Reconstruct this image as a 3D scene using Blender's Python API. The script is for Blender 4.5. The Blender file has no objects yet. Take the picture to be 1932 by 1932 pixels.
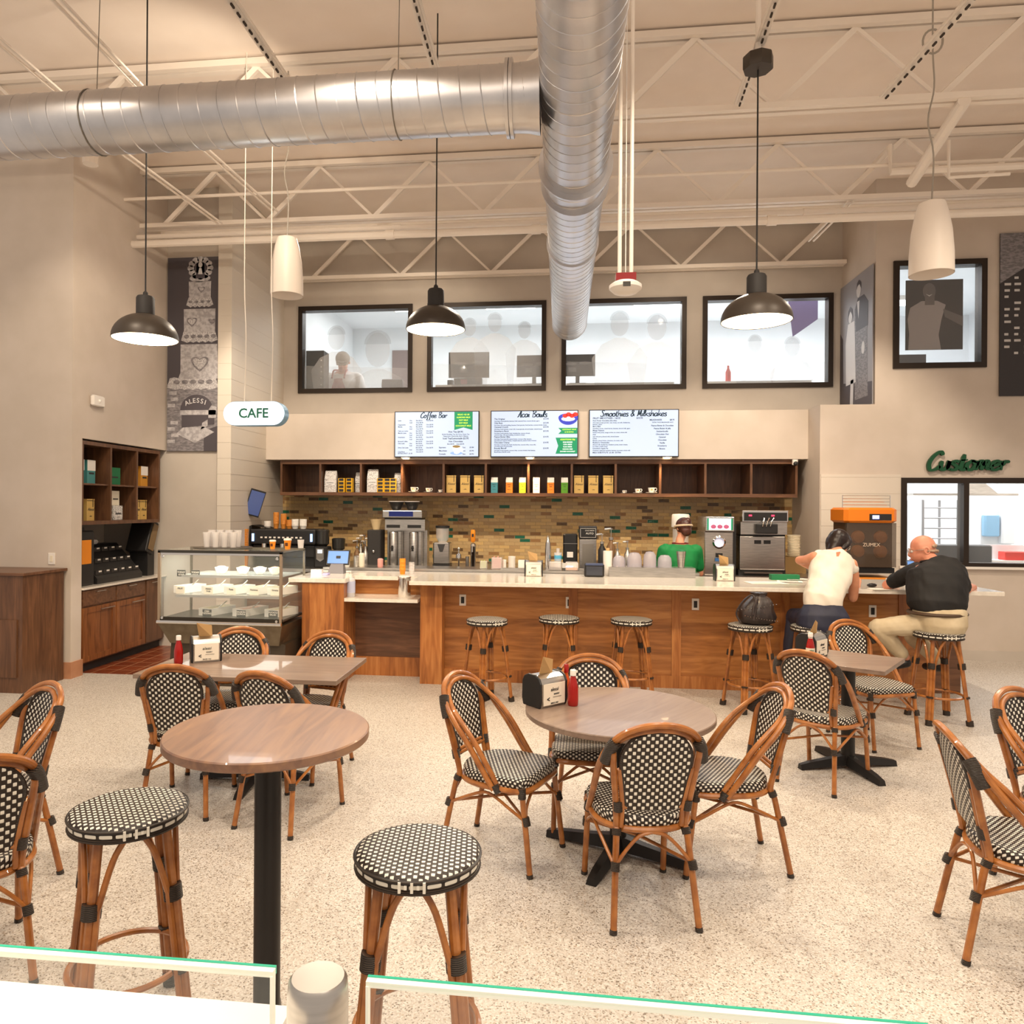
import bpy, bmesh, math, random
from mathutils import Vector, Matrix, noise
random.seed(7)
S = bpy.context.scene
C = S.collection
PI = math.pi
V = Vector
# ------------------------------------------------------------------ camera, world, lights, exposure
FOC, PX, PY, RHO, EYE = 1400.0, 895.0, 958.0, 0.0065, 1.8
TH = math.atan(.118)
cam = bpy.data.cameras.new('camera'); co = bpy.data.objects.new('camera', cam); C.objects.link(co)
cam.sensor_width = 36; cam.lens = FOC / 1932 * 36
cam.shift_x = (966 - PX) / 1932; cam.shift_y = (PY - 966) / 1932
cam.clip_start = .05; cam.clip_end = 100
co.matrix_world = Matrix.Translation((0, 0, EYE)) @ Matrix.Rotation(TH, 4, 'Z') @ Matrix.Rotation(PI / 2, 4, 'X') @ Matrix.Rotation(RHO, 4, 'Z')
S.camera = co
S.view_settings.view_transform = 'Standard'; S.view_settings.look = 'None'
S.view_settings.exposure = 0.0; S.view_settings.gamma = 1; S.view_settings.use_curve_mapping = False
w = bpy.data.worlds.new('world'); S.world = w; w.use_nodes = True
w.node_tree.nodes['Background'].inputs[0].default_value = (1, .85, .725, 1)
w.node_tree.nodes['Background'].inputs[1].default_value = .60
WARM = (1, .85, .67)
def spot(loc, to, power, ang=80, col=WARM, size=.045, blend=.5):
    l = bpy.data.lights.new('spot', 'SPOT'); l.energy = power; l.color = col; l.spot_size = math.radians(ang); l.spot_blend = blend; l.shadow_soft_size = size
    o = bpy.data.objects.new('spot_light', l); C.objects.link(o); o.location = loc
    o.rotation_euler = (V(to) - V(loc)).to_track_quat('-Z', 'Y').to_euler(); return o
def area(loc, to, power, sx, sy, col=WARM):
    l = bpy.data.lights.new('area', 'AREA'); l.shape = 'RECTANGLE'; l.size = sx; l.size_y = sy; l.energy = power; l.color = col
    o = bpy.data.objects.new('area_light', l); C.objects.link(o); o.location = loc
    o.rotation_euler = (V(to) - V(loc)).to_track_quat('-Z', 'Y').to_euler(); return o
# track spots of the hall (high under the deck), one per lamp
for x, y, tx, ty, p in [(-3.4, 3.4, -3.0, 4.2, 200), (-1.3, 3.5, -1.2, 4.6, 200), (1.1, 3.5, .9, 4.6, 200), (3.3, 3.7, 3.0, 4.8, 200),
                        (-2.6, .6, -2.0, 2.2, 110), (0, .4, 0, 2.4, 240), (2.4, .6, 1.8, 2.4, 240), (5.6, 5.2, 5.0, 6.4, 240)]:
    spot((x, y, 4.95), (tx, ty, 0), p, 110)
for x in (-3.2, -1.0, 1.2, 3.0):       # added spots brightening the tiled wall and serving side, no fixtures there
    spot((x, 6.9, 4.95), (x, 9.7, 1.3), 380, 74)
for x, tx in ((-2.6, -2.0), (-.6, -.3), (1.6, 1.4), (3.4, 2.6)): spot((x, 7.9, 4.8), (tx, 3.9, 0), 240, 66)
for a_, b_, p in (((-2.2, 5.2, 4.9), (-5.05, 8.2, 4.2), 110), ((-1.8, 8.95, 4.9), (-2.2, 10.7, 3.4), 42), ((1.6, 8.95, 4.9), (1.8, 10.7, 3.4), 42)): spot(a_, b_, p, 120)   # added spots to lift the upper walls, no lamps known there
spot((-3.4, 5.6, 4.95), (-5.0, 8.4, 1.6), 160, 80)
area((0, -1.2, 5.4), (0, 2.5, 1.0), 130, 7, 2.0, (1, .82, .64))  # added soft fill light for the hall, not a ceiling fixture
# ------------------------------------------------------------------ helpers
_ct, _st = math.cos(TH), math.sin(TH)
def ray(x, y):
    a = x - PX; b = y - PY; a2 = a + RHO * b; b2 = b - RHO * a
    u = a2 / FOC; v = -b2 / FOC
    return V((_ct * u - _st, _st * u + _ct, v))
def onZ(x, y, z=0):
    d = ray(x, y); return V((0, 0, EYE)) + d * ((z - EYE) / d.z)
def onY(x, y, Y):
    d = ray(x, y); return V((0, 0, EYE)) + d * (Y / d.y)
def onX(x, y, X):
    d = ray(x, y); return V((0, 0, EYE)) + d * (X / d.x)
def lin(c): return tuple(((v / 12.92) if v <= .04045 else ((v + .055) / 1.055) ** 2.4) for v in c)
def rgb(r, g, b): return lin((r / 255, g / 255, b / 255))
MT = {}
def mat(name, col=(.5, .5, .5), rough=.5, metal=0, emit=None, es=1, trans=0, alpha=1, coat=0, ior=1.45, spec=None):
    if name in MT: return MT[name]
    m = bpy.data.materials.new(name); m.use_nodes = True; b = m.node_tree.nodes['Principled BSDF']
    b.inputs['Base Color'].default_value = (*col[:3], 1); b.inputs['Roughness'].default_value = rough; b.inputs['Metallic'].default_value = metal
    if emit: b.inputs['Emission Color'].default_value = (*emit, 1); b.inputs['Emission Strength'].default_value = es
    b.inputs['Transmission Weight'].default_value = trans; b.inputs['Alpha'].default_value = alpha; b.inputs['IOR'].default_value = ior
    b.inputs['Coat Weight'].default_value = coat
    if spec is not None: b.inputs['Specular IOR Level'].default_value = spec
    MT[name] = m; return m
class NT:
    def __init__(s, m): s.t = m.node_tree; s.b = s.t.nodes['Principled BSDF']
    def n(s, ty, **k):
        x = s.t.nodes.new(ty)
        for a, v in k.items():
            if a.startswith('i_'):
                key = a[2:]; key = int(key) if key.isdigit() else key.replace('_', ' ')
                x.inputs[key].default_value = v
            else: setattr(x, a, v)
        return x
    def l(s, a, ao, b, bi): s.t.links.new(a.outputs[ao], b.inputs[bi])
    def ramp(s, pts, interp='LINEAR'):
        r = s.n('ShaderNodeValToRGB'); e = r.color_ramp; e.interpolation = interp
        while len(e.elements) < len(pts): e.elements.new(.5)
        for i, (p, c) in enumerate(pts): e.elements[i].position = p; e.elements[i].color = (*c, 1)
        return r
    def bump(s, src, out, st=.2, dist=.01):
        b = s.n('ShaderNodeBump', i_Strength=st, i_Distance=dist); s.l(src, out, b, 'Height'); s.l(b, 0, s.b, 'Normal'); return b
def noisy(name, c1, c2, scale=5, rough=.5, metal=0, bump=0, stretch=(1, 1, 1), detail=3, coat=0, lo=.35, hi=.65):
    m = mat(name, c1, rough, metal, coat=coat); t = NT(m)
    tc = t.n('ShaderNodeTexCoord'); mp = t.n('ShaderNodeMapping'); mp.inputs['Scale'].default_value = stretch; t.l(tc, 'Object', mp, 0)
    no = t.n('ShaderNodeTexNoise', i_Scale=scale, i_Detail=detail); t.l(mp, 0, no, 'Vector')
    r = t.ramp([(lo, c1), (hi, c2)]); t.l(no, 'Fac', r, 0); t.l(r, 0, t.b, 'Base Color')
    if bump: t.bump(no, 'Fac', bump, .01)
    return m
def wood(name, c1, c2, c3, axis='z', rough=.38, board=0, baxis='x'):
    m = mat(name, c1, rough, coat=.15); t = NT(m)
    tc = t.n('ShaderNodeTexCoord'); mp = t.n('ShaderNodeMapping')
    sc = {'x': (1.2, 11, 11), 'y': (11, 1.2, 11), 'z': (11, 11, 1.2)}[axis]; mp.inputs['Scale'].default_value = sc; t.l(tc, 'Object', mp, 0)
    n1 = t.n('ShaderNodeTexNoise', i_Scale=1.6, i_Detail=6, i_Distortion=1.2); t.l(mp, 0, n1, 'Vector')
    r = t.ramp([(.28, c1), (.5, c2), (.72, c3)]); 
    if board:
        sp = t.n('ShaderNodeSeparateXYZ'); t.l(tc, 'Object', sp, 0)
        mu = t.n('ShaderNodeMath', operation='MULTIPLY', i_1=1 / board); t.l(sp, baxis.upper(), mu, 0)
        fl = t.n('ShaderNodeMath', operation='FLOOR'); t.l(mu, 0, fl, 0)
        wn = t.n('ShaderNodeTexWhiteNoise', noise_dimensions='1D'); t.l(fl, 0, wn, 'W')
        mr = t.n('ShaderNodeMapRange', i_3=-.13, i_4=.13); t.l(wn, 'Value', mr, 0)
        ad = t.n('ShaderNodeMath', operation='ADD'); t.l(n1, 'Fac', ad, 0); t.l(mr, 0, ad, 1); t.l(ad, 0, r, 0)
    else: t.l(n1, 'Fac', r, 0)
    t.l(r, 0, t.b, 'Base Color'); t.bump(n1, 'Fac', .05, .004)
    return m
class MB:
    def __init__(s): s.v = []; s.f = []; s.m = []; s.uv = None; s.cur = 0
    def mi(s, i): s.cur = i; return s
    def add(s, vs, fs):
        o = len(s.v); s.v += [V(p) for p in vs]
        for f in fs: s.f.append([i + o for i in f]); s.m.append(s.cur)
        return s
    def box(s, x0, y0, z0, x1, y1, z1, M=None):
        vs = [V((x, y, z)) for z in (z0, z1) for x, y in ((x0, y0), (x1, y0), (x1, y1), (x0, y1))]
        if M: vs = [M @ v for v in vs]
        return s.add(vs, [(3, 2, 1, 0), (4, 5, 6, 7), (0, 1, 5, 4), (1, 2, 6, 5), (2, 3, 7, 6), (3, 0, 4, 7)])
    def bbox(s, x0, y0, z0, x1, y1, z1, r=.01):      # box with chamfered vertical edges and top edge
        def ring(e, z): return [(x0 + e + r, y0 + e, z), (x1 - e - r, y0 + e, z), (x1 - e, y0 + e + r, z), (x1 - e, y1 - e - r, z), (x1 - e - r, y1 - e, z), (x0 + e + r, y1 - e, z), (x0 + e, y1 - e - r, z), (x0 + e, y0 + e + r, z)]
        rs = [ring(r * .6, z0), ring(0, z0 + r * .6), ring(0, z1 - r * .6), ring(r * .6, z1)]
        vs = [p for q in rs for p in q]; fs = [list(range(7, -1, -1)), list(range(24, 32))]
        for k in range(3):
            for i in range(8): j = (i + 1) % 8; fs.append((k * 8 + i, k * 8 + j, k * 8 + 8 + j, k * 8 + 8 + i))
        return s.add(vs, fs)
    def lathe(s, prof, c=(0, 0, 0), seg=24, M=None, cap=True):
        c = V(c); vs = []; fs = []
        for r, z in prof:
            for i in range(seg):
                a = 2 * PI * i / seg; p = V((r * math.cos(a), r * math.sin(a), z)); vs.append((M @ p if M else p) + c)
        n = len(prof)
        for k in range(n - 1):
            for i in range(seg): j = (i + 1) % seg; fs.append((k * seg + i, k * seg + j, k * seg + seg + j, k * seg + seg + i))
        if cap: fs.append(list(range(seg - 1, -1, -1))); fs.append([(n - 1) * seg + i for i in range(seg)])
        return s.add(vs, fs)
    def cyl(s, c, r, h, seg=20, r2=None): return s.lathe([(r, 0), (r if r2 is None else r2, h)], c, seg)
    def ball(s, c, r, seg=12, sc=(1, 1, 1), M=None):
        pr = []; n = seg // 2
        for k in range(1, n): a = PI * k / n; pr.append((math.sin(a), -math.cos(a)))
        pr = [(.02, -1)] + pr + [(.02, 1)]
        Q = Matrix.Diagonal((r * sc[0], r * sc[1], r * sc[2])); Q = (M.to_3x3() @ Q) if M else Q
        return s.lathe(pr, c, seg, Q)
    def tube(s, pts, r, seg=8, closed=False, sm=0, flat=1.0):
        pts = [V(p) for p in pts]
        if sm: pts = crom(pts, sm, closed)
        n = len(pts); R = r if isinstance(r, (list, tuple)) else None
        tan = []
        for i in range(n):
            a = pts[(i - 1) % n] if closed or i else pts[0]; b = pts[(i + 1) % n] if closed or i < n - 1 else pts[-1]
            tan.append((b - a).normalized())
        u = tan[0].orthogonal().normalized(); vs = []
        for i in range(n):
            u = (u - tan[i] * u.dot(tan[i])).normalized(); w_ = tan[i].cross(u)
            rr = (R[0] + (R[-1] - R[0]) * i / max(1, n - 1)) if R and len(R) == 2 else (R[i] if R else r)
            for k in range(seg): a = 2 * PI * k / seg; vs.append(pts[i] + (u * math.cos(a) + w_ * math.sin(a) * flat) * rr)
        fs = []
        for i in range(n if closed else n - 1):
            j = (i + 1) % n
            for k in range(seg): l = (k + 1) % seg; fs.append((i * seg + k, i * seg + l, j * seg + l, j * seg + k))
        if not closed: fs.append(list(range(seg - 1, -1, -1))); fs.append([(n - 1) * seg + i for i in range(seg)])
        return s.add(vs, fs)
    def prism(s, poly, y0, y1, M=None):        # polygon in xz extruded along y
        n = len(poly); vs = [V((x, y0, z)) for x, z in poly] + [V((x, y1, z)) for x, z in poly]
        if M: vs = [M @ v for v in vs]
        return s.add(vs, [list(range(n)), list(range(2 * n - 1, n - 1, -1))] + [((i + 1) % n, i, i + n, (i + 1) % n + n) for i in range(n)])
    def build(s, name, m, par=None, smooth=True, loc=None, rot=None, sharp=35, uvf=None, bevel=0):
        me = bpy.data.meshes.new(name); me.from_pydata([tuple(v) for v in s.v], [], s.f)
        for x in (m if isinstance(m, (list, tuple)) else [m]): me.materials.append(x)
        bm = bmesh.new(); bm.from_mesh(me)
        bm.faces.ensure_lookup_table()
        for i, f in enumerate(bm.faces): f.material_index = s.m[i]; f.smooth = smooth
        bmesh.ops.recalc_face_normals(bm, faces=bm.faces[:])
        if bevel: bmesh.ops.bevel(bm, geom=[e for e in bm.edges if e.is_manifold and e.calc_face_angle(0) > .6], offset=bevel, segments=2, affect='EDGES', profile=.5, clamp_overlap=True)
        for e in bm.edges:
            if len(e.link_faces) == 2 and e.calc_face_angle(0) > math.radians(sharp): e.smooth = False
        if uvf:
            ul = bm.loops.layers.uv.new('UVMap')
            for f in bm.faces:
                f.normal_update()
                for lo in f.loops: lo[ul].uv = uvf(lo.vert.co, f.normal)
        bm.to_mesh(me); bm.free()
        o = bpy.data.objects.new(name, me); C.objects.link(o)
        if par: o.parent = par
        if loc is not None: o.location = loc
        if rot is not None: o.rotation_euler = rot
        return o
def crom(p, n, closed=False):
    out = []; N = len(p)
    for i in range(N if closed else N - 1):
        a = p[(i - 1) % N] if closed or i else p[0] * 2 - p[1]; b = p[i]; c = p[(i + 1) % N]; d = p[(i + 2) % N] if closed or i < N - 2 else p[-1] * 2 - p[-2]
        for k in range(n):
            t = k / n; out.append(.5 * ((2 * b) + (c - a) * t + (2 * a - 5 * b + 4 * c - d) * t * t + (3 * b - a - 3 * c + d) * t ** 3))
    if not closed: out.append(p[-1])
    return out
def tag(o, label=None, cat=None, group=None, kind=None):
    if label: o['label'] = label
    if cat: o['category'] = cat
    if group: o['group'] = group
    if kind: o['kind'] = kind
    return o
def thing(name, label, cat, loc=(0, 0, 0), rz=0, group=None):
    o = bpy.data.objects.new(name, None); C.objects.link(o); o.location = loc; o.rotation_euler = (0, 0, rz); o.empty_display_size = .1
    return tag(o, label, cat, group)
def struct(name, mb, m, **k): 
    k.setdefault('smooth', False); o = mb.build(name, m, **k); o['kind'] = 'structure'; return o
def kids(o): return [c for c in C.objects if c.parent == o]
def dup(root, loc, rz, label, group=None):
    def cp(o, par):
        c = o.copy(); C.objects.link(c)
        if par: c.parent = par
        for ch in KID.get(o.name, []): cp(ch, c)
        return c
    if root.name not in KID:
        def reg(o):
            KID[o.name] = kids(o)
            for ch in KID[o.name]: reg(ch)
        reg(root)
    r = cp(root, None); r.location = loc; r.rotation_euler = (0, 0, rz); r['label'] = label
    if group: r['group'] = group
    return r
KID = {}
def B(name, label, cat, x0, y0, z0, x1, y1, z1, m, group=None, r=0, **k):   # one-box thing with its origin at its base
    cx, cy = (x0 + x1) / 2, (y0 + y1) / 2; mb = MB()
    if r: mb.bbox(x0 - cx, y0 - cy, 0, x1 - cx, y1 - cy, z1 - z0, r)
    else: mb.box(x0 - cx, y0 - cy, 0, x1 - cx, y1 - cy, z1 - z0)
    return tag(mb.build(name, m, loc=(cx, cy, z0), smooth=False, **k), label, cat, group)
TMP = bpy.data.scenes.new('workbench')
def evaluated(o):
    TMP.collection.objects.link(o); vl = TMP.view_layers[0]; vl.update(); dg = vl.depsgraph; dg.update()
    me = bpy.data.meshes.new_from_object(o.evaluated_get(dg)); TMP.collection.objects.unlink(o); return me
def text_bm(items, par, name, m, loc=(0, 0, 0), rot=(PI / 2, 0, 0), depth=.001, shear=0, align='LEFT', bold=0):
    bm = bmesh.new()
    for s, x, y, size, *al in items:
        cu = bpy.data.curves.new('t', 'FONT'); cu.body = s; cu.size = size; cu.shear = shear; cu.align_x = al[0] if al else align; cu.extrude = depth; cu.resolution_u = 3; cu.offset = bold * size
        o = bpy.data.objects.new('t', cu); me = evaluated(o)
        me.transform(Matrix.Translation((x, y, 0))); bm.from_mesh(me)
        bpy.data.objects.remove(o); bpy.data.meshes.remove(me); bpy.data.curves.remove(cu)
    me = bpy.data.meshes.new(name); bm.to_mesh(me); bm.free(); me.materials.clear(); me.materials.append(m)
    for p in me.polygons: p.material_index = 0
    o = bpy.data.objects.new(name, me); C.objects.link(o); o.parent = par; o.location = loc; o.rotation_euler = rot
    return o
def ribbon(mb, pts, wd, y0, y1, sm=6, ox=0, oz=0, sc=1, slant=.0, closed=False):
    P = crom([V((p[0], 0, p[1])) for p in pts], sm) if len(pts) > 2 else [V((p[0], 0, p[1])) for p in pts]
    P = [V((ox + (p.x + slant * p.z) * sc, 0, oz + p.z * sc)) for p in P]; L = []; R = []
    for i, p in enumerate(P):
        a = P[max(0, i - 1)]; b = P[min(len(P) - 1, i + 1)]; t = (b - a).normalized() if (b - a).length > 0 else V((1, 0, 0)); n = V((-t.z, 0, t.x))
        k = wd * (.65 + .5 * abs(t.z)) * (1 if 0 < i < len(P) - 1 else .6)
        L.append(p + n * k / 2); R.append(p - n * k / 2)
    vs = [];
    for i in range(len(P)):
        for q in (L[i], R[i]): vs += [V((q.x, y0, q.z)), V((q.x, y1, q.z))]
    fs = []
    for i in range(len(P) - 1):
        a = i * 4; b = a + 4; fs += [(a, a + 2, b + 2, b), (a + 1, b + 1, b + 3, a + 3), (a, b, b + 1, a + 1), (a + 2, a + 3, b + 3, b + 2)]
    fs += [(0, 1, 3, 2), (len(vs) - 4, len(vs) - 2, len(vs) - 1, len(vs) - 3)]
    mb.add(vs, fs)
GL = {'a': (1.15, [[(.9, .8), (.5, 1), (.1, .7), (.1, .25), (.45, 0), (.85, .45), (.9, 1), (.88, .2), (1.2, .1)]]),
 'c': (.95, [[(.85, .8), (.5, 1), (.1, .7), (.1, .25), (.5, 0), (1, .25)]]), 'e': (.95, [[(.1, .45), (.6, .55), (.8, .8), (.5, 1), (.1, .7), (.12, .2), (.5, 0), (1, .25)]]),
 'f': (.85, [[(.95, 1.8), (.65, 2), (.45, 1.4), (.4, .2), (.3, -.6), (.0, -.55)], [(.1, .95), (.9, .98)]]),
 'h': (1.1, [[(.1, 2), (.1, 0)], [(.1, .5), (.5, 1), (.8, .8), (.78, .15), (1.1, .1)]]), 'i': (.45, [[(.15, 1), (.12, .2), (.45, .1)], [(.2, 1.4), (.26, 1.5)]]),
 'k': (.95, [[(.1, 2), (.1, 0)], [(.8, 1), (.15, .45), (.5, .35), (.95, .05)]]), 'l': (.5, [[(.15, .6), (.45, 1.6), (.3, 2), (.12, 1.5), (.12, .3), (.5, .05)]]),
 'm': (1.45, [[(.1, 1), (.1, 0)], [(.1, .5), (.4, 1), (.6, .8), (.6, 0)], [(.6, .5), (.95, 1), (1.15, .8), (1.15, .2), (1.5, .1)]]),
 'o': (1.0, [[(.5, 1), (.1, .7), (.1, .25), (.5, 0), (.85, .3), (.85, .7), (.5, 1), (1.05, .85)]]), 'r': (.8, [[(.1, 1), (.15, 0)], [(.15, .5), (.45, .95), (.85, .85)]]),
 's': (.8, [[(.75, .85), (.4, 1), (.15, .75), (.6, .4), (.6, .1), (.3, 0), (.0, .12)]]), 't': (.75, [[(.35, 1.7), (.25, .3), (.5, 0), (.85, .2)], [(.0, 1.05), (.75, 1.1)]]),
 'u': (1.1, [[(.1, 1), (.1, .3), (.4, 0), (.8, .4), (.85, 1), (.83, .2), (1.15, .1)]]), 'w': (1.15, [[(.1, 1), (.15, .1), (.5, .15), (.58, .8), (.66, .12), (1, .15), (1.12, 1)]]),
 'A': (1.35, [[(0, 0), (.4, .3), (1.0, 1.95), (1.05, .1), (1.35, .1)], [(.2, .8), (1.2, .8)]]), 'B': (1.3, [[(.3, 1.9), (.2, 0)], [(0, 1.7), (.7, 2), (1.05, 1.6), (.4, 1.05)], [(.4, 1.05), (1.15, .7), (.85, .05), (.1, .05)]]),
 'C': (1.25, [[(1.3, 1.6), (1.0, 2), (.4, 1.5), (.1, .7), (.35, 0), (.9, .1), (1.25, .45)]]), 'M': (1.6, [[(0, .1), (.3, .3), (.45, 1.9), (.75, .4), (1.2, 1.95), (1.25, .2), (1.6, .1)]]),
 'S': (1.2, [[(1.1, 1.7), (.7, 2), (.35, 1.5), (.9, .8), (.75, .1), (.3, 0), (0, .3)]]), '&': (1.2, [[(1.15, .05), (.3, 1.5), (.6, 1.95), (.8, 1.5), (.1, .5), (.45, 0), (1.05, .8)]]), ' ': (.7, [])}
def script(txt, width, wd, mb, y0=0, y1=-.002, x0=0, z0=0, slant=.2):
    tot = sum(GL[c][0] for c in txt); sc = width / tot; x = x0
    for c in txt:
        for st in GL[c][1]: ribbon(mb, st, wd * sc, y0, y1, 5, x, z0, sc, slant)
        x += GL[c][0] * sc
    return mb
# ------------------------------------------------------------------ materials
def mk_weave(name, px, pz, sx, sz, stag=True, white=(.80, .77, .68)):
    m = mat(name, (.02, .015, .012), .42); t = NT(m)
    uv = t.n('ShaderNodeUVMap'); sp = t.n('ShaderNodeSeparateXYZ'); t.l(uv, 0, sp, 0)
    u = t.n('ShaderNodeMath', operation='DIVIDE', i_1=px); t.l(sp, 'X', u, 0)
    fu = t.n('ShaderNodeMath', operation='FLOOR'); t.l(u, 0, fu, 0)
    par = t.n('ShaderNodeMath', operation='MODULO', i_1=2.0); t.l(fu, 0, par, 0)
    ab = t.n('ShaderNodeMath', operation='ABSOLUTE'); t.l(par, 0, ab, 0)
    hf = t.n('ShaderNodeMath', operation='MULTIPLY', i_1=.5 if stag else 0); t.l(ab, 0, hf, 0)
    v = t.n('ShaderNodeMath', operation='DIVIDE', i_1=pz); t.l(sp, 'Y', v, 0)
    va = t.n('ShaderNodeMath', operation='ADD'); t.l(v, 0, va, 0); t.l(hf, 0, va, 1)
    def dist(src, lim):
        f = t.n('ShaderNodeMath', operation='FRACT'); t.l(src, 0, f, 0)
        s_ = t.n('ShaderNodeMath', operation='SUBTRACT', i_1=.5); t.l(f, 0, s_, 0)
        a = t.n('ShaderNodeMath', operation='ABSOLUTE'); t.l(s_, 0, a, 0)
        d = t.n('ShaderNodeMath', operation='DIVIDE', i_1=lim); t.l(a, 0, d, 0); return d
    du = dist(u, sx / 2); dv = dist(va, sz / 2)
    p1 = t.n('ShaderNodeMath', operation='POWER', i_1=6.); t.l(du, 0, p1, 0); p2 = t.n('ShaderNodeMath', operation='POWER', i_1=6.); t.l(dv, 0, p2, 0)
    sm = t.n('ShaderNodeMath', operation='ADD'); t.l(p1, 0, sm, 0); t.l(p2, 0, sm, 1)
    lt = t.n('ShaderNodeMath', operation='LESS_THAN', i_1=1.0); t.l(sm, 0, lt, 0)
    mx = t.n('ShaderNodeMix', data_type='RGBA'); mx.inputs[6].default_value = (.022, .014, .010, 1); mx.inputs[7].default_value = (*white, 1)
    t.l(lt, 0, mx, 0); t.l(mx, 2, t.b, 'Base Color')
    wv = t.n('ShaderNodeMath', operation='MULTIPLY', i_1=2 * PI); t.l(va, 0, wv, 0); cs = t.n('ShaderNodeMath', operation='COSINE'); t.l(wv, 0, cs, 0)
    ngt = t.n('ShaderNodeMath', operation='MULTIPLY', i_1=-.5); t.l(cs, 0, ngt, 0)
    t.bump(ngt, 0, .5, .004)
    return m
WEAVE = mk_weave('woven_black_white', .0185, .034, .70, .44)
WEAVES = mk_weave('woven_seat', .0165, .0235, .66, .46)
RIMW = mk_weave('woven_stool_rim', .052, .026, .80, .46, False)
RAT = noisy('rattan_cane', rgb(176, 112, 54), rgb(140, 82, 36), 14, .30, coat=.4, detail=4)
BIND = mat('dark_binding', (.028, .018, .012), .45)
t = NT(BIND); tc = t.n('ShaderNodeTexCoord'); wv = t.n('ShaderNodeTexWave', i_Scale=55.0); wv.bands_direction = 'Z'; t.l(tc, 'Object', wv, 'Vector'); t.bump(wv, 'Fac', .9, .004)
r_ = t.ramp([(.2, (.012, .008, .006)), (.9, (.06, .04, .028))]); t.l(wv, 'Fac', r_, 0); t.l(r_, 0, t.b, 'Base Color')
IRON = mat('black_iron', (.02, .018, .017), .42, .3)
def terrazzo():
    m = mat('terrazzo', (.7, .62, .5), .42); t = NT(m); tc = t.n('ShaderNodeTexCoord')
    v1 = t.n('ShaderNodeTexVoronoi', i_Scale=170.0); t.l(tc, 'Object', v1, 'Vector')
    sp = t.n('ShaderNodeSeparateColor'); t.l(v1, 'Color', sp, 0)
    r = t.ramp([(0, rgb(128, 116, 102)), (.07, rgb(160, 148, 134)), (.12, rgb(186, 178, 168)), (.45, rgb(200, 193, 184)), (.8, rgb(212, 206, 198)), (.95, rgb(178, 162, 144))], 'CONSTANT'); t.l(sp, 0, r, 0)
    v2 = t.n('ShaderNodeTexVoronoi', i_Scale=110.0); t.l(tc, 'Object', v2, 'Vector'); sp2 = t.n('ShaderNodeSeparateColor'); t.l(v2, 'Color', sp2, 0)
    gt = t.n('ShaderNodeMath', operation='GREATER_THAN', i_1=.93); t.l(sp2, 1, gt, 0)
    sm = t.n('ShaderNodeMath', operation='LESS_THAN', i_1=.34); t.l(v2, 'Distance', sm, 0)
    mm = t.n('ShaderNodeMath', operation='MULTIPLY'); t.l(gt, 0, mm, 0); t.l(sm, 0, mm, 1)
    mx = t.n('ShaderNodeMix', data_type='RGBA'); t.l(mm, 0, mx, 0); t.l(r, 0, mx, 6); mx.inputs[7].default_value = (*rgb(96, 82, 70), 1)
    t.l(mx, 2, t.b, 'Base Color'); return m
TERR = terrazzo()
def tiles(name, bw, rh, cols, mortar, rough, msize=.004, plane='xz', bump=.15, interp='CONSTANT', off=.5):
    m = mat(name, cols[0][1], rough); t = NT(m); tc = t.n('ShaderNodeTexCoord')
    mp = t.n('ShaderNodeMapping')
    if plane == 'xz': mp.inputs['Rotation'].default_value = (-PI / 2, 0, 0)
    t.l(tc, 'Object', mp, 0)
    b = t.n('ShaderNodeTexBrick', i_Scale=1.0); b.offset = off
    b.inputs['Color1'].default_value = (0, 0, 0, 1); b.inputs['Color2'].default_value = (1, 1, 1, 1); b.inputs['Mortar'].default_value = (.5, .5, .5, 1)
    b.inputs['Mortar Size'].default_value = msize; b.inputs['Mortar Smooth'].default_value = .1; b.inputs['Brick Width'].default_value = bw; b.inputs['Row Height'].default_value = rh
    t.l(mp, 0, b, 'Vector'); r = t.ramp(cols, interp); t.l(b, 'Color', r, 0)
    mx = t.n('ShaderNodeMix', data_type='RGBA'); t.l(b, 'Fac', mx, 0); t.l(r, 0, mx, 6); mx.inputs[7].default_value = (*mortar, 1); t.l(mx, 2, t.b, 'Base Color')
    no = t.n('ShaderNodeTexNoise', i_Scale=22.0, i_Detail=3.0); t.l(tc, 'Object', no, 'Vector'); t.bump(no, 'Fac', bump, .02)
    return m
SPLASH = tiles('glazed_tiles', .15, .0485, [(0, rgb(96, 74, 50)), (.06, rgb(28, 92, 70)), (.115, rgb(176, 148, 104)), (.28, rgb(186, 156, 106)), (.42, rgb(172, 146, 104)), (.58, rgb(190, 158, 104)), (.76, rgb(164, 134, 92)), (.90, rgb(140, 104, 66))], rgb(150, 126, 90), .13, .003, bump=.45)
QUARRY = tiles('quarry_tiles', .2, .2, [(0, rgb(108, 48, 26)), (.5, rgb(128, 60, 32)), (.8, rgb(92, 42, 24))], rgb(170, 120, 88), .3, .006, 'xy', .05, 'LINEAR', 0)
PAINT = noisy('warm_wall_paint', rgb(206, 193, 180), rgb(200, 187, 173), 3, .7)
PAINT2 = noisy('grey_wall_paint', rgb(198, 188, 176), rgb(192, 182, 170), 3, .65)
CEIL = noisy('deck_paint', rgb(243, 230, 217), rgb(238, 224, 210), 2, .75)
WSTEEL = mat('white_painted_steel', rgb(240, 229, 216), .45)
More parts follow.
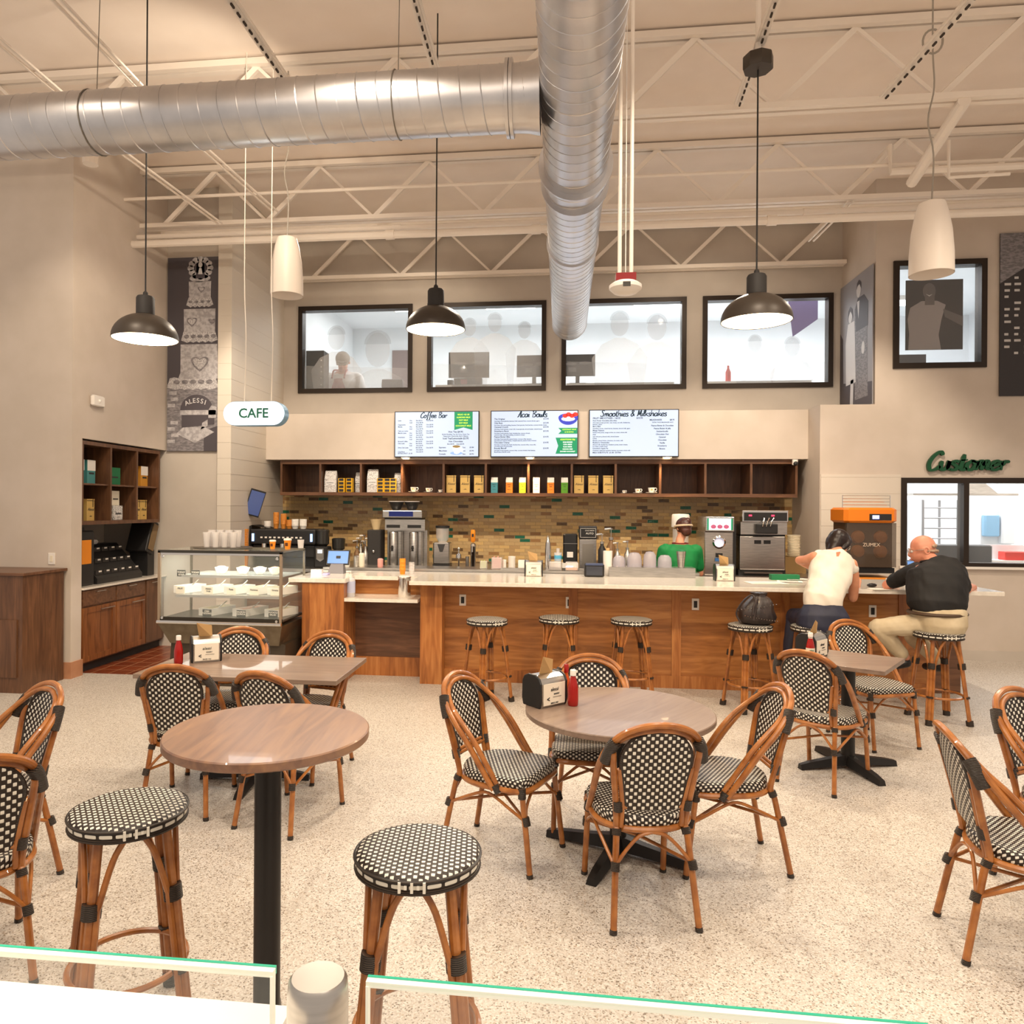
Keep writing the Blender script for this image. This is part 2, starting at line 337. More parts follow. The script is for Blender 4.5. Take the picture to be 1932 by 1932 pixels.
def siding():
    m = mat('lap_siding_paint', rgb(214, 204, 190), .55); t = NT(m); tc = t.n('ShaderNodeTexCoord'); sp = t.n('ShaderNodeSeparateXYZ'); t.l(tc, 'Object', sp, 0)
    d = t.n('ShaderNodeMath', operation='DIVIDE', i_1=.2); t.l(sp, 'Z', d, 0); f = t.n('ShaderNodeMath', operation='FRACT'); t.l(d, 0, f, 0); r = t.ramp([(.0, (0, 0, 0)), (.03, (1, 1, 1))]); t.l(f, 0, r, 0)
    t.bump(r, 0, .5, .006); return m
SIDING = siding()
WALN = wood('walnut_cabinet', rgb(78, 50, 34), rgb(98, 66, 44), rgb(118, 80, 54), 'z', .42)
WALNX = wood('walnut_shelf', rgb(82, 54, 36), rgb(102, 68, 46), rgb(122, 84, 58), 'x', .42)
BARW = wood('bar_front_wood', rgb(136, 84, 40), rgb(166, 106, 54), rgb(188, 128, 70), 'x', .36, .33, 'z')
BARV = wood('bar_pier_wood', rgb(136, 80, 38), rgb(168, 104, 52), rgb(190, 128, 70), 'z', .36, .16, 'x')
TTOP = wood('table_laminate', rgb(118, 98, 86), rgb(132, 112, 98), rgb(142, 122, 106), 'y', .33)
TTOPB = wood('brown_table_laminate', rgb(108, 82, 72), rgb(132, 100, 82), rgb(152, 116, 88), 'y', .33)
TTOPX = wood('table_laminate_lengthwise', rgb(116, 96, 84), rgb(130, 110, 96), rgb(142, 122, 106), 'x', .36)
QUARTZ = noisy('white_quartz', rgb(232, 224, 212), rgb(222, 213, 200), 30, .18, coat=.3)
STEEL = noisy('brushed_steel', (.62, .59, .55), (.48, .46, .43), 8, .28, 1, stretch=(1, 1, 14))
CHROME = mat('polished_steel', (.75, .73, .70), .12, 1)
GALV = noisy('galvanised_duct', (.70, .69, .70), (.58, .58, .60), 5, .36, 1, stretch=(1, 1, 1), detail=5, lo=.3, hi=.7)
BLK = mat('black_plastic', (.018, .017, .017), .38)
BLKM = mat('matt_black', (.03, .026, .024), .65)
DOME = mat('bronze_black_shade', (.055, .042, .032), .42, .2)
WHT = mat('white_plastic', rgb(236, 230, 222), .4)
PORC = mat('white_porcelain', rgb(240, 236, 228), .18)
CREAM = mat('cream_card', rgb(232, 222, 200), .6)
KRAFT = mat('kraft_paper', rgb(198, 160, 108), .75)
ORG = mat('orange_card', rgb(232, 140, 30), .5)
GRN = mat('green_card', rgb(20, 110, 66), .55)
RED = mat('red_sauce', rgb(158, 18, 10), .22, coat=.4)
GLASS = mat('clear_glass', (1, 1, 1), .0, trans=1, ior=1.45)
def thin(name, col, a, rough=.02):
    m = bpy.data.materials.new(name); m.use_nodes = True; t = m.node_tree; t.nodes.clear(); o = t.nodes.new('ShaderNodeOutputMaterial'); mx = t.nodes.new('ShaderNodeMixShader'); tr = t.nodes.new('ShaderNodeBsdfTransparent'); g = t.nodes.new('ShaderNodeBsdfPrincipled')
    g.inputs['Base Color'].default_value = (*col, 1); g.inputs['Roughness'].default_value = rough; mx.inputs[0].default_value = a; tr.inputs[0].default_value = (1, 1, 1, 1)
    t.links.new(tr.outputs[0], mx.inputs[1]); t.links.new(g.outputs[0], mx.inputs[2]); t.links.new(mx.outputs[0], o.inputs[0]); return m
PANE = thin('window_pane', (.9, .93, .95), .05)
CPLAS = thin('clear_plastic', (.86, .82, .80), .38, .12)
CASEG = thin('case_glass', (.85, .95, .9), .06)
GEDGE = mat('green_glass_edge', (.04, .45, .30), .1, emit=(.04, .5, .33), es=.08)  # green edge with a faint glow put into its colour
# ------------------------------------------------------------------ the setting
XL, YB = -5.05, 10.7            # left wall plane, upper back wall plane
DECK = 5.86
struct('floor', MB().box(-6.2, -1, -.1, 9, 9.6, 0), TERR)
struct('floor_kitchen', MB().box(-5.9, 7.42, 0, -2.66, 9.0, .004).box(-2.66, 8.4, 0, 3.2, 10.7, .004).box(-4.15, 9.0, 0, -1.9, 10.7, .004), QUARRY)
struct('ceiling', MB().box(-6.2, -1, DECK, 9, 11.0, DECK + .1), CEIL)
def wallxz(x0, x1, z0, z1, y0, y1, holes):
    mb = MB(); xs = sorted({x0, x1, *[h[0] for h in holes], *[h[1] for h in holes]}); zs = sorted({z0, z1, *[h[2] for h in holes], *[h[3] for h in holes]})
    for a, b in zip(xs, xs[1:]):
        for c, d in zip(zs, zs[1:]):
            mx, mz = (a + b) / 2, (c + d) / 2
            if not any(h[0] < mx < h[1] and h[2] < mz < h[3] for h in holes): mb.box(a, y0, c, b, y1, d)
    return mb
WX = [(-3.90, -2.21), (-1.95, -.26), (0, 1.70), (1.96, 3.66)]
struct('wall_back_upper', wallxz(-4.15, 3.80, 3.0, DECK, YB, YB + .15, [(a, b, 3.51, 4.76) for a, b in WX]), PAINT2)
struct('wall_back_lower', MB().box(-4.15, YB, 0, 3.16, YB + .15, 3.0), SPLASH)
struct('wall_back_soffit', MB().box(-4.15, 10.05, 2.46, 3.16, YB, 3.10), PAINT)
struct('wall_poster', MB().box(-5.9, 9.0, 0, -4.33, 9.15, DECK), PAINT2)
struct('trim_partition', MB().box(-4.33, 8.93, 0, -4.15, YB + .15, DECK), SIDING)
struct('wall_left_upper', MB().box(-5.9, 7.15, 2.51, XL, 9.0, DECK), PAINT)
struct('wall_left_front', MB().box(-9, 7.15, 0, XL, 7.32, 2.51).box(-9, 7.15, 2.51, -5.9, 7.32, DECK), PAINT)
struct('wall_alcove', MB().box(-6.0, 7.32, 0, -5.9, 9.0, 2.51), PAINT2)
struct('baseboard_left', MB().box(-9, 7.135, 0, XL + .015, 7.15, .17).box(XL, 7.15, 0, XL + .015, 7.33, .17), noisy('tan_base_tile', rgb(190, 138, 104), rgb(176, 124, 92), 6, .4))
struct('wall_right', wallxz(3.16, 9, 0, DECK, 9.6, 9.75, [(4.02, 5.04, 3.55, 4.82), (4.12, 6.6, 1.13, 2.18), (3.16, 3.80, 3.10, DECK)]), PAINT)
struct('wall_right_return', MB().box(3.16, 9.75, 0, 3.30, YB, 3.10).box(3.80, 9.75, 3.10, 3.95, YB + .15, DECK).box(3.30, 9.75, 3.0, 3.80, YB, 3.10), PAINT)
struct('trim_siding', MB().box(3.17, 9.585, .12, 4.10, 9.6, 2.24), SIDING)
struct('baseboard_right', MB().box(3.3, 9.585, 0, 9, 9.6, .12), PAINT2)
struct('trim_sill', MB().box(4.08, 9.55, 1.10, 6.6, 9.75, 1.13), WHT)
BRZ = mat('dark_bronze_frame', (.03, .02, .014), .4, .4)
def window(n, x0, x1, z0, z1, y, mull=None, fr=.045):
    t = bpy.data.objects.new('window_%d' % n, None); C.objects.link(t); t.location = ((x0 + x1) / 2, y, z0); t['kind'] = 'structure'
    w_, h = (x1 - x0) / 2, z1 - z0; mb = MB()
    mb.box(-w_ - .02, -.03, -.02, w_ + .02, .12, fr).box(-w_ - .02, -.03, h - fr, w_ + .02, .12, h + .02).box(-w_ - .02, -.03, fr, -w_ + fr, .12, h - fr).box(w_ - fr, -.03, fr, w_ + .02, .12, h - fr)
    if mull is not None: mb.box(mull - .03, -.03, fr, mull + .03, .12, h - fr)
    mb.build('window_frame', BRZ, t, False)
    MB().box(-w_ + fr, .05, fr, w_ - fr, .056, h - fr).build('pane', PANE, t, False); return t
WINS = [window(i + 1, a, b, 3.51, 4.76, YB) for i, (a, b) in enumerate(WX)]
W5 = window(5, 4.02, 5.04, 3.55, 4.82, 9.6); W6 = window(6, 4.12, 6.6, 1.13, 2.18, 9.6, mull=-.52)
# the office upstairs and the kitchen on the right, behind the panes
OFFW = noisy('office_white', rgb(236, 238, 240), rgb(228, 232, 234), 2, .7)
struct('wall_office', MB().box(-4.1, 14.2, 2.9, 7.2, 14.3, 5.6).box(-4.2, 10.85, 2.9, -4.1, 14.3, 5.6).box(7.2, 9.75, 2.9, 7.3, 14.3, 5.6), OFFW)
struct('floor_office', MB().box(-4.2, 10.85, 2.8, 7.3, 14.3, 2.9), OFFW)
struct('ceiling_office', MB().box(-4.2, 10.85, 5.3, 7.3, 14.3, 5.4), OFFW)
struct('wall_kitchen', MB().box(3.6, 12.3, 0, 9, 12.4, 2.8).box(3.6, 9.75, 0, 3.7, 12.3, 2.8).box(8.9, 9.75, 0, 9, 12.3, 2.8), OFFW)
struct('floor_kitchen_room', MB().box(3.6, 9.75, -.1, 9, 12.4, 0), OFFW); struct('ceiling_kitchen', MB().box(3.6, 9.75, 2.72, 9, 12.4, 2.8), OFFW)
TUBE = mat('fluorescent_panel', (1, 1, 1), .5, emit=(.93, .97, 1), es=5)
for i, (x, y) in enumerate([(-2.5, 12.6), (-.9, 12.6), (1.6, 12.6), (2.7, 11.9), (5.5, 13.0)]):
    k = thing('ceiling_light', 'bright rectangular office ceiling light seen through the upper window, number %s from the left' % ['one', 'two', 'three', 'four', 'five'][i], 'light', (x, y, 5.23), 0, 'office ceiling lights')
    k['label'] = ['bright office ceiling light at the top right of the upper window with the aproned worker', 'bright office ceiling light behind the pane above the hanging middle dome lamp', 'bright office ceiling light at the top right of the window beside the duct end', 'bright office ceiling light at the upper left of the fourth upper window', 'small bright ceiling light behind the single square window on the right'][i]
    MB().box(-.45, -.2, 0, .45, .2, .07).build('housing', WHT, k, False); MB().box(-.42, -.17, -.004, .42, .17, 0).build('diffuser', TUBE, k, False)
area((-1.4, 12.4, 5.15), (-1.4, 12.4, 0), 80, 4.5, 2, (.98, 1, .98)); area((2.8, 12.2, 5.15), (2.8, 12.2, 0), 110, 3.5, 2, (.97, .99, 1)); area((5.4, 12, 5.15), (5.4, 12, 0), 40, 2, 2, (.95, .98, 1))
area((6, 11, 2.65), (6, 11, 0), 110, 3.5, 1.8, (1, .98, .95))
# decorative photo film on the upper panes
def film(par, name, figs, col, a):
    f = thin(name + '_ink', col, a, .6); mb = MB()
    for poly in figs: mb.prism(poly, .040, .043)
    return mb.build(name, f, par, False)
def ell(cx, cz, rx, rz, n=18): return [(cx + rx * math.cos(2 * PI * i / n), cz + rz * math.sin(2 * PI * i / n)) for i in range(n)]
def bust(cx, hz, s, top): return [(cx - .30 * s, .05), (cx - .34 * s, hz - .42 * s), (cx - .22 * s, hz - .25 * s), (cx - .06 * s, hz - .17 * s), (cx + .06 * s, hz - .17 * s), (cx + .22 * s, hz - .25 * s), (cx + .34 * s, hz - .42 * s), (cx + .30 * s, .05)]
WF = [(w_, (.85, .86, .86), (.30, .30, .31)) for w_ in WINS]
FIG = [[(-.30, .80, 1.15), (.33, .62, 1.7)], [(-.25, .92, .85), (.12, .98, .9), (.55, .86, .8)], [(-.05, .92, 1.15), (.47, .86, 1.2)], [(-.15, .60, .8), (.35, .55, .9)]]
for w_, fg in zip(WINS, FIG):
    film(w_, 'photo_film', [bust(x, z, s, 0) for x, z, s in fg], (.97, .97, .97), .2)
    film(w_, 'photo_film_heads', [ell(x, z, .11 * s, .15 * s) for x, z, s in fg], (.62, .61, .62), .15)
    film(w_, 'photo_film_hair', [[(x + .12 * s * math.cos(a * PI / 10), z + .05 * s + .12 * s * math.sin(a * PI / 10)) for a in range(11)] for x, z, s in fg], (.3, .3, .3), .12)
    film(w_, 'photo_film_band', [[(-.79, .055), (-.79, .40), (.79, .34), (.79, .055)]], (.9, .92, .93), .12)
# the standing figure on the square pane: a photo print
DK = mat('print_dark', (.035, .03, .032), .5); GY = mat('print_grey', (.30, .275, .275), .5); MG = mat('print_mid', (.12, .105, .105), .5); LG = mat('print_light', (.55, .53, .52), .5)
k = thing('photo_print', 'large dark photo print of a person in a pale tee behind the square right window', 'picture', (4.53, 9.72, 3.78))
MB().box(-.33, 0, 0, .33, .012, .86).build('backing', DK, k, False)
m_ = MB(); m_.prism([(-.3, 0), (-.29, .2), (-.31, .38), (-.28, .52), (-.15, .60), (.03, .60), (.13, .55), (.08, .36), (.05, .18), (.08, 0)], -.003, 0); m_.build('shirt_image', GY, k, False)
m_ = MB(); m_.prism(ell(-.06, .72, .075, .10), -.003, 0); m_.prism([(-.11, .55), (-.11, .68), (.0, .68), (.0, .55)], -.005, -.003); m_.prism([(.1, .5), (.33, .40), (.33, .28), (.12, .40)], -.004, 0); m_.build('skin_image', MG, k, False)
m_ = MB(); m_.prism([(-.1, .685), (-.06, .668), (-.02, .685), (-.06, .655)], -.006, -.003); m_.build('smile_image', LG, k, False)
B('filing_cabinet', 'grey cabinet standing below the photo print in the square right window', 'cabinet', 4.1, 10.4, 2.9, 4.75, 10.9, 3.86, mat('grey_steel', (.16, .15, .155), .5))
# ---- ceiling: roof trusses
def truss(y, zb, zt, x0, x1, xn, step, label, d=.05):
    t = thing('roof_truss', label, 'truss', (0, y, zb), 0, 'roof trusses')
    MB().box(x0, -.07, 0, x1, -.015, .05).box(x0, .015, 0, x1, .07, .05).build('bottom_chord', WSTEEL, t, False)
    MB().box(x0, -.07, zt - zb - .06, x1, -.015, zt - zb).box(x0, .015, zt - zb - .06, x1, .07, zt - zb).build('top_chord', WSTEEL, t, False)
    x = xn
    while x > x0 + step: x -= step
    while x < x1:
        for a, b in ((x, x + step / 2), (x, x - step / 2)):
            if x0 < a < x1 and x0 < b < x1:
                wd = .02 if b > a else .033
                MB().tube([(a, 0, zt - zb - .05), (b, 0, .04)], wd, 4).build('web_bar', WSTEEL, t, False)
        x += step
    return t
truss(3.6, 5.13, DECK - .02, -6.1, 8.9, -.1, 1.29, 'white open web roof truss nearest the camera, above the big duct')
truss(6.46, 5.13, DECK - .02, -6.1, 8.9, -1.48, 1.29, 'white open web roof truss just behind the horizontal duct')
truss(8.43, 5.13, 5.86 - .02, XL, 8.9, -2.84, 1.29, 'white open web roof truss carrying the row of long pipes')
truss(10.55, 5.12, 5.84, -4.13, 3.78, -3.0, 1.32, 'white open web roof truss against the back wall above the four windows')
def pipe(pts, r, label, sm=0, name='ceiling_pipe', m=WSTEEL, couplings=(), cat='pipe', grp=None):
    o = V(pts[0]); k = thing(name, label, cat, o, 0, grp)
    MB().tube([V(p) - o for p in pts], r, 10, sm=sm).build('pipe_run', m, k)
    for c in couplings: MB().tube([V(c) - o - V((.05, 0, 0)), V(c) - o + V((.05, 0, 0))], r * 1.25, 12).build('coupling', m, k)
    return k
pipe([(XL, 8.32, 5.00), (8.6, 8.32, 5.00)], .028, 'upper of the long white pipes under the truss', couplings=[(-1.9, 8.32, 5), (2.6, 8.32, 5)])
pipe([(XL, 8.22, 4.88), (8.6, 8.22, 4.88)], .042, 'thick lowest long white pipe under the truss', couplings=[(-1.95, 8.22, 4.88), (-.3, 8.22, 4.88), (2.2, 8.22, 4.88)])
pipe([(XL, 8.05, 5.34), (8.6, 8.05, 5.34)], .018, 'thin white pipe running above the truss bottom chord')
pipe([(XL, 8.9, 5.26), (8.6, 8.9, 5.26)], .07, 'wide white pipe seen behind the truss webs')
pipe([(3.3, 8.6, 5.5), (3.3, 8.0, 5.5), (3.3, 8.0, 5.25), (8.5, 8.0, 5.25)], .035, 'white pipe with a bend near the right cone lamp')
pipe([onY(1820, 190, 6.4), onY(1720, 345, 7.6)], .05, 'white diagonal pipe crossing the ceiling at the right')
pipe([onY(1790, 265, 7.2), onY(1790, 335, 7.2), onY(1905, 328, 7.2)], .016, 'thin white bent conduit at far right below the ceiling')
q = onY(172, 120, 6.9); pipe([(q.x, 6.9, DECK), (q.x, 6.9, 5.2)], .075, 'thick vertical white pipe at top left behind the horizontal duct')
def strut(a, b, label, slots=False):
    a = V(a); b = V(b); k = thing('ceiling_strut', label, 'strut', a, 0, 'white ceiling struts'); d = b - a
    n = V((d.y, -d.x, 0)).normalized() * .028
    MB().tube([n, d + n], .012, 4).tube([-n, d - n], .012, 4).build('rail', WSTEEL, k, False)
    if slots:
        m = MB(); q = int(d.length / .09)
        for i in range(q): c = d * ((i + .5) / q); m = MB(); m.tube([c - d.normalized() * .022 - V((0, 0, .030)), c + d.normalized() * .022 - V((0, 0, .030))], .009, 4); m.build('slot', MATD, k, False)
        MB().tube([V((0, 0, .008)), d + V((0, 0, .008))], .026, 4).build('web', WSTEEL, k, False)
MATD = mat('slot_shadow_hole', (.05, .035, .025), .8)
def zline(p0, p1, z): return onZ(*p0, z), onZ(*p1, z)
for (p0, p1, z, lb, sl) in [((420, -25), (545, 158), 5.12, 'slotted white strut above the left cone lamp cord', True), ((772, -40), (822, 132), 5.12, 'narrow white strut over the horizontal duct', True),
    ((70, -40), (268, 168), 5.1, 'plain white strut at top left', False), ((-40, 45), (118, 180), 5.1, 'plain white strut meeting the duct at far left', False), ((232, 288), (415, 422), 5.1, 'bundled white rail running back over the left alcove', False),
    ((385, 280), (520, 400), 5.14, 'slim white rail beside the left alcove strut', False), ((1478, -45), (1394, 196), 5.14, 'white strut carrying the right dome lamp canopy', True), ((1870, -45), (1668, 182), 5.12, 'slotted white strut beside the right cone lamp cord', True),
    ((1605, 380), (1530, 455), 5.1, 'short white rail above the fourth upper window', False)]:
    a, b = zline(p0, p1, z); strut(a, b, lb, sl)
# ---- ducts
def ring(mb, c, ax, r0, r1, l):
    M = V(ax).to_track_quat('Z', 'Y').to_matrix().to_4x4(); mb.lathe([(r0, 0), (r1, 0), (r1, l), (r0, l)], c, 40, M)
def duct(name, label, p0, p1, r, pitch, seam_r=.004):
    p0 = V(p0); p1 = V(p1); k = thing(name, label, 'duct', p0); d = p1 - p0; L = d.length; M = d.to_track_quat('Z', 'Y').to_matrix().to_4x4()
    mb = MB(); mb.lathe([(r, 0), (r, L)], (0, 0, 0), 56, M, cap=False); mb.lathe([(r - .01, L), (r - .01, 0)], (0, 0, 0), 56, M, cap=False)
    mb.build('duct_shell', GALV, k)
    n = int(L / pitch); pts = [M @ V((r * math.cos(2 * PI * i / 28), r * math.sin(2 * PI * i / 28), pitch * i / 28)) for i in range(n * 28)]
    MB().tube(pts, seam_r, 4).build('spiral_seam', GALV, k); return k
DX, DZ = .085, 4.35
k = duct('main_duct', 'big galvanised spiral duct running back toward the upper windows', (DX, 1.2, DZ), (DX, 10.3, DZ), .232, .125)
for y_, r_1 in ((4.33, .275), (4.65, .265), (5.95, .248), (9.05, .24)): m_ = MB(); ring(m_, (0, y_, 0), (0, 1, 0), .222, r_1, .03); m_.build('flange', GALV, k)
m_ = MB(); MB().lathe([(.226, 0), (.226, .01)], (0, 9.0, 0), 40, Matrix.Rotation(-PI / 2, 4, 'X')).build('end_cap', GALV, k)
CY = 4.62
k = duct('branch_duct', 'horizontal galvanised spiral duct crossing from the left into the big duct', (-4.28, CY, DZ), (-.16, CY, DZ), .195, .128, .005)
for x_, r_1 in ((3.92, .225), (3.945, .225), (0, .235)): m_ = MB(); ring(m_, (x_, 0, 0), (1, 0, 0), .19, r_1, .02); m_.build('flange', GALV, k)
MB().tube([(0, 0, 0), (-.25, -.02, 0), (-.42, -.2, 0), (-.45, -.5, 0)], .19, 24, sm=5).build('elbow', GALV, k)

MB().lathe([(.196, 0), (.2, .06), (.215, .13)], (4.0, 0, 0), 40, Matrix.Rotation(PI / 2, 4, 'Y'), cap=False).build('saddle', GALV, k)
for i, (x, lb) in enumerate([(-3.1, 'left'), (-1.05, 'right')]):
    kk = thing('duct_hanger', 'thin steel wire hanger looped round the %s part of the horizontal duct' % lb, 'hanger', (x, CY, DZ))
    MB().tube([(.203 * 0, .2 * math.cos(a / 24 * 2 * PI), .2 * math.sin(a / 24 * 2 * PI)) for a in range(24)], .004, 6, closed=True).tube([(0, 0, .2), (0, .05, 1.4)], .003, 6).build('wire', mat('grey_wire', (.25, .23, .2), .4, .8), kk)
# ---- pendant lamps
BULB = mat('lamp_inside_glow', (1, .9, .75), .5, emit=(1, .76, .46), es=9)
def dome_lamp(px, py, w_, label, zc, canopy=False):
    d = ray(px, py); wy = -d.x * _st + d.y * _ct; c = V((0, 0, EYE)) + d * (w_ / wy)
    k = thing('dome_pendant_lamp', label, 'lamp', c, 0, 'black dome pendant lamps'); R = .245
    pr = [(R * math.cos(a), R * .80 * math.sin(a)) for a in [i * PI / 2 / 10 for i in range(10)]] + [(.055, R * .80)]
    MB().lathe(pr, (0, 0, 0), 48, cap=False).lathe([(R, 0), (R - .004, -.004), (R - .008, 0)], (0, 0, 0), 48, cap=False).build('shade', DOME, k)
    MB().lathe([(a * .975, b * .96) for a, b in pr], (0, 0, 0), 48, cap=False).build('shade_lining', BULB, k)
    MB().lathe([(.068, .19), (.068, .315), (.06, .33), (.02, .332), (.018, .36), (.008, .372)], (0, 0, 0), 28).build('socket_cap', BLKM, k)
    MB().tube([(0, 0, .36), (0, 0, zc - c.z)], .006, 8).build('cord', BLK, k)
    MB().ball((0, 0, .10), .05, 12).build('bulb', BULB, k)
    if canopy: MB().lathe([(.10, zc - c.z - .09), (.105, zc - c.z - .08), (.105, zc - c.z), (.1, zc - c.z + .01)], (0, 0, 0), 8).build('canopy', DOME, k); MB().cyl((0, 0, zc - c.z), .02, DECK - zc, 10).build('canopy_stem', WSTEEL, k)
    l = bpy.data.lights.new('lamp_light', 'SPOT'); l.energy = 55; l.color = (1, .76, .48); l.shadow_soft_size = .12; l.spot_size = 2.5; l.spot_blend = .6
    o = bpy.data.objects.new('lamp_light', l); C.objects.link(o); o.location = c + V((0, 0, -.03))
dome_lamp(274, 640, 5.75, 'black dome pendant lamp hanging at left beside the cake poster', DECK)
dome_lamp(822, 622, 6.1, 'black dome pendant lamp hanging between the first two upper windows', DECK)
dome_lamp(1427, 606, 5.3, 'black dome pendant lamp with visible ceiling canopy in front of the fourth upper window', 5.03, True)
FROST = mat('frosted_white_shade', rgb(240, 228, 214), .45, emit=(1, .86, .72), es=.03)
def cone_lamp(px, py, w_, label, loop):
    d = ray(px, py); wy = -d.x * _st + d.y * _ct; c = V((0, 0, EYE)) + d * (w_ / wy); s = .3 / (60 if px < 900 else 75) * 1400 / w_
    k = thing('cone_pendant_lamp', label, 'lamp', c, 0, 'white cone pendant lamps')
    pr = [(.15, 0), (.148, .15), (.135, .32), (.112, .45), (.09, .53), (.055, .545)]
    MB().lathe(pr, (0, 0, 0), 36, cap=False).lathe([(a - .006, b) for a, b in pr[::-1]], (0, 0, 0), 36, cap=False).lathe([(.055, .545), (.01, .55)], (0, 0, 0), 36, cap=False).build('shade', FROST, k)
    MB().tube([(0, 0, .54), (.01, 0, .9), (-.03, 0, 1.15), (.012, 0, 1.4), (0, 0, 1.7), (0, 0, DECK - c.z)], .006, 8, sm=5).build('cord', mat('clear_grey_cord', (.35, .31, .26), .4), k)
    z = DECK - c.z - .55; MB().tube([(.07 * math.cos(a / 3), 0, z + .09 * math.sin(a / 3)) for a in range(-5, 22)], .008, 6).build('cord_loop', mat('clear_grey_cord', (.3, .28, .25), .4), k)
cone_lamp(541, 558, 6.9, 'white frosted cone pendant lamp hanging above the oval CAFE sign', 1)
cone_lamp(1757, 518, 5.55, 'white frosted cone pendant lamp in front of the square right window', 1)
# smoke detector on twin conduits
c = onY(1180, 545, 4.6) ; c = V((0, 0, EYE)) + (c - V((0, 0, EYE))) * 1.0
k = thing('smoke_detector', 'white ceiling detector with red base hung on twin white conduits', 'detector', c)
MB().lathe([(.03, -.035), (.07, -.025), (.098, 0), (.098, .02), (.07, .04)], (0, 0, 0), 32).build('detector_head', WHT, k)
MB().box(-.06, -.05, .04, .06, .05, .085).build('red_base', mat('alarm_red', rgb(130, 20, 22), .5), k, False)
MB().box(-.022, -.1, -.012, .022, -.095, .016).build('vent', mat('vent_dark', (.05, .045, .04), .6), k, False)
for x in (-.036, .034): MB().tube([(x, 0, .085), (x, 0, DECK - c.z)], .0125, 10).build('conduit', WSTEEL, k)
MB().tube([(.0, .0, .085), (0, 0, DECK - c.z)], .003, 6).build('wire', WHT, k)
# CAFE sign
c = onY(479, 780, 6.3)
k = thing('hanging_sign', 'glowing white oval sign reading CAFE on thin cables', 'sign', c)
a, b = onY(421, 780, 6.3), onY(537, 780, 6.3); W = (b - a).length / 2; H = .107
def stad(W, H): return [((W - H) + H * math.cos(t), H * math.sin(t)) for t in [(-90 + i * 15) * PI / 180 for i in range(13)]] + [(-(W - H) + H * math.cos(t), H * math.sin(t)) for t in [(90 + i * 15) * PI / 180 for i in range(13)]]
MB().prism(stad(W, H), 0, .10).build('sign_case', mat('sign_blue_edge', rgb(120, 160, 190), .3), k, sharp=40)
MB().prism(stad(W - .004, H - .004), -.006, 0).build('sign_face', mat('sign_white_light', (1, 1, 1), .5, emit=(.88, .97, 1), es=1.15), k, False)
text_bm([('CAFE', 0, -.038, .118)], k, 'sign_letters', mat('sign_green_letters', rgb(0, 84, 66), .6, emit=rgb(0, 100, 80), es=.12), (0, -.011, 0), align='CENTER', bold=.022)
for x in (-.11, .14):
    MB().tube([(x, .05, H), (x + .01, .05, .7), (x - .008, .05, 1.3), (x, .05, DECK - c.z)], .0045, 6, sm=4).build('cable', WSTEEL, k)
area((c.x, 6.27, c.z), (c.x, 0, c.z), 1.5, .4, .15, (.9, .97, 1))
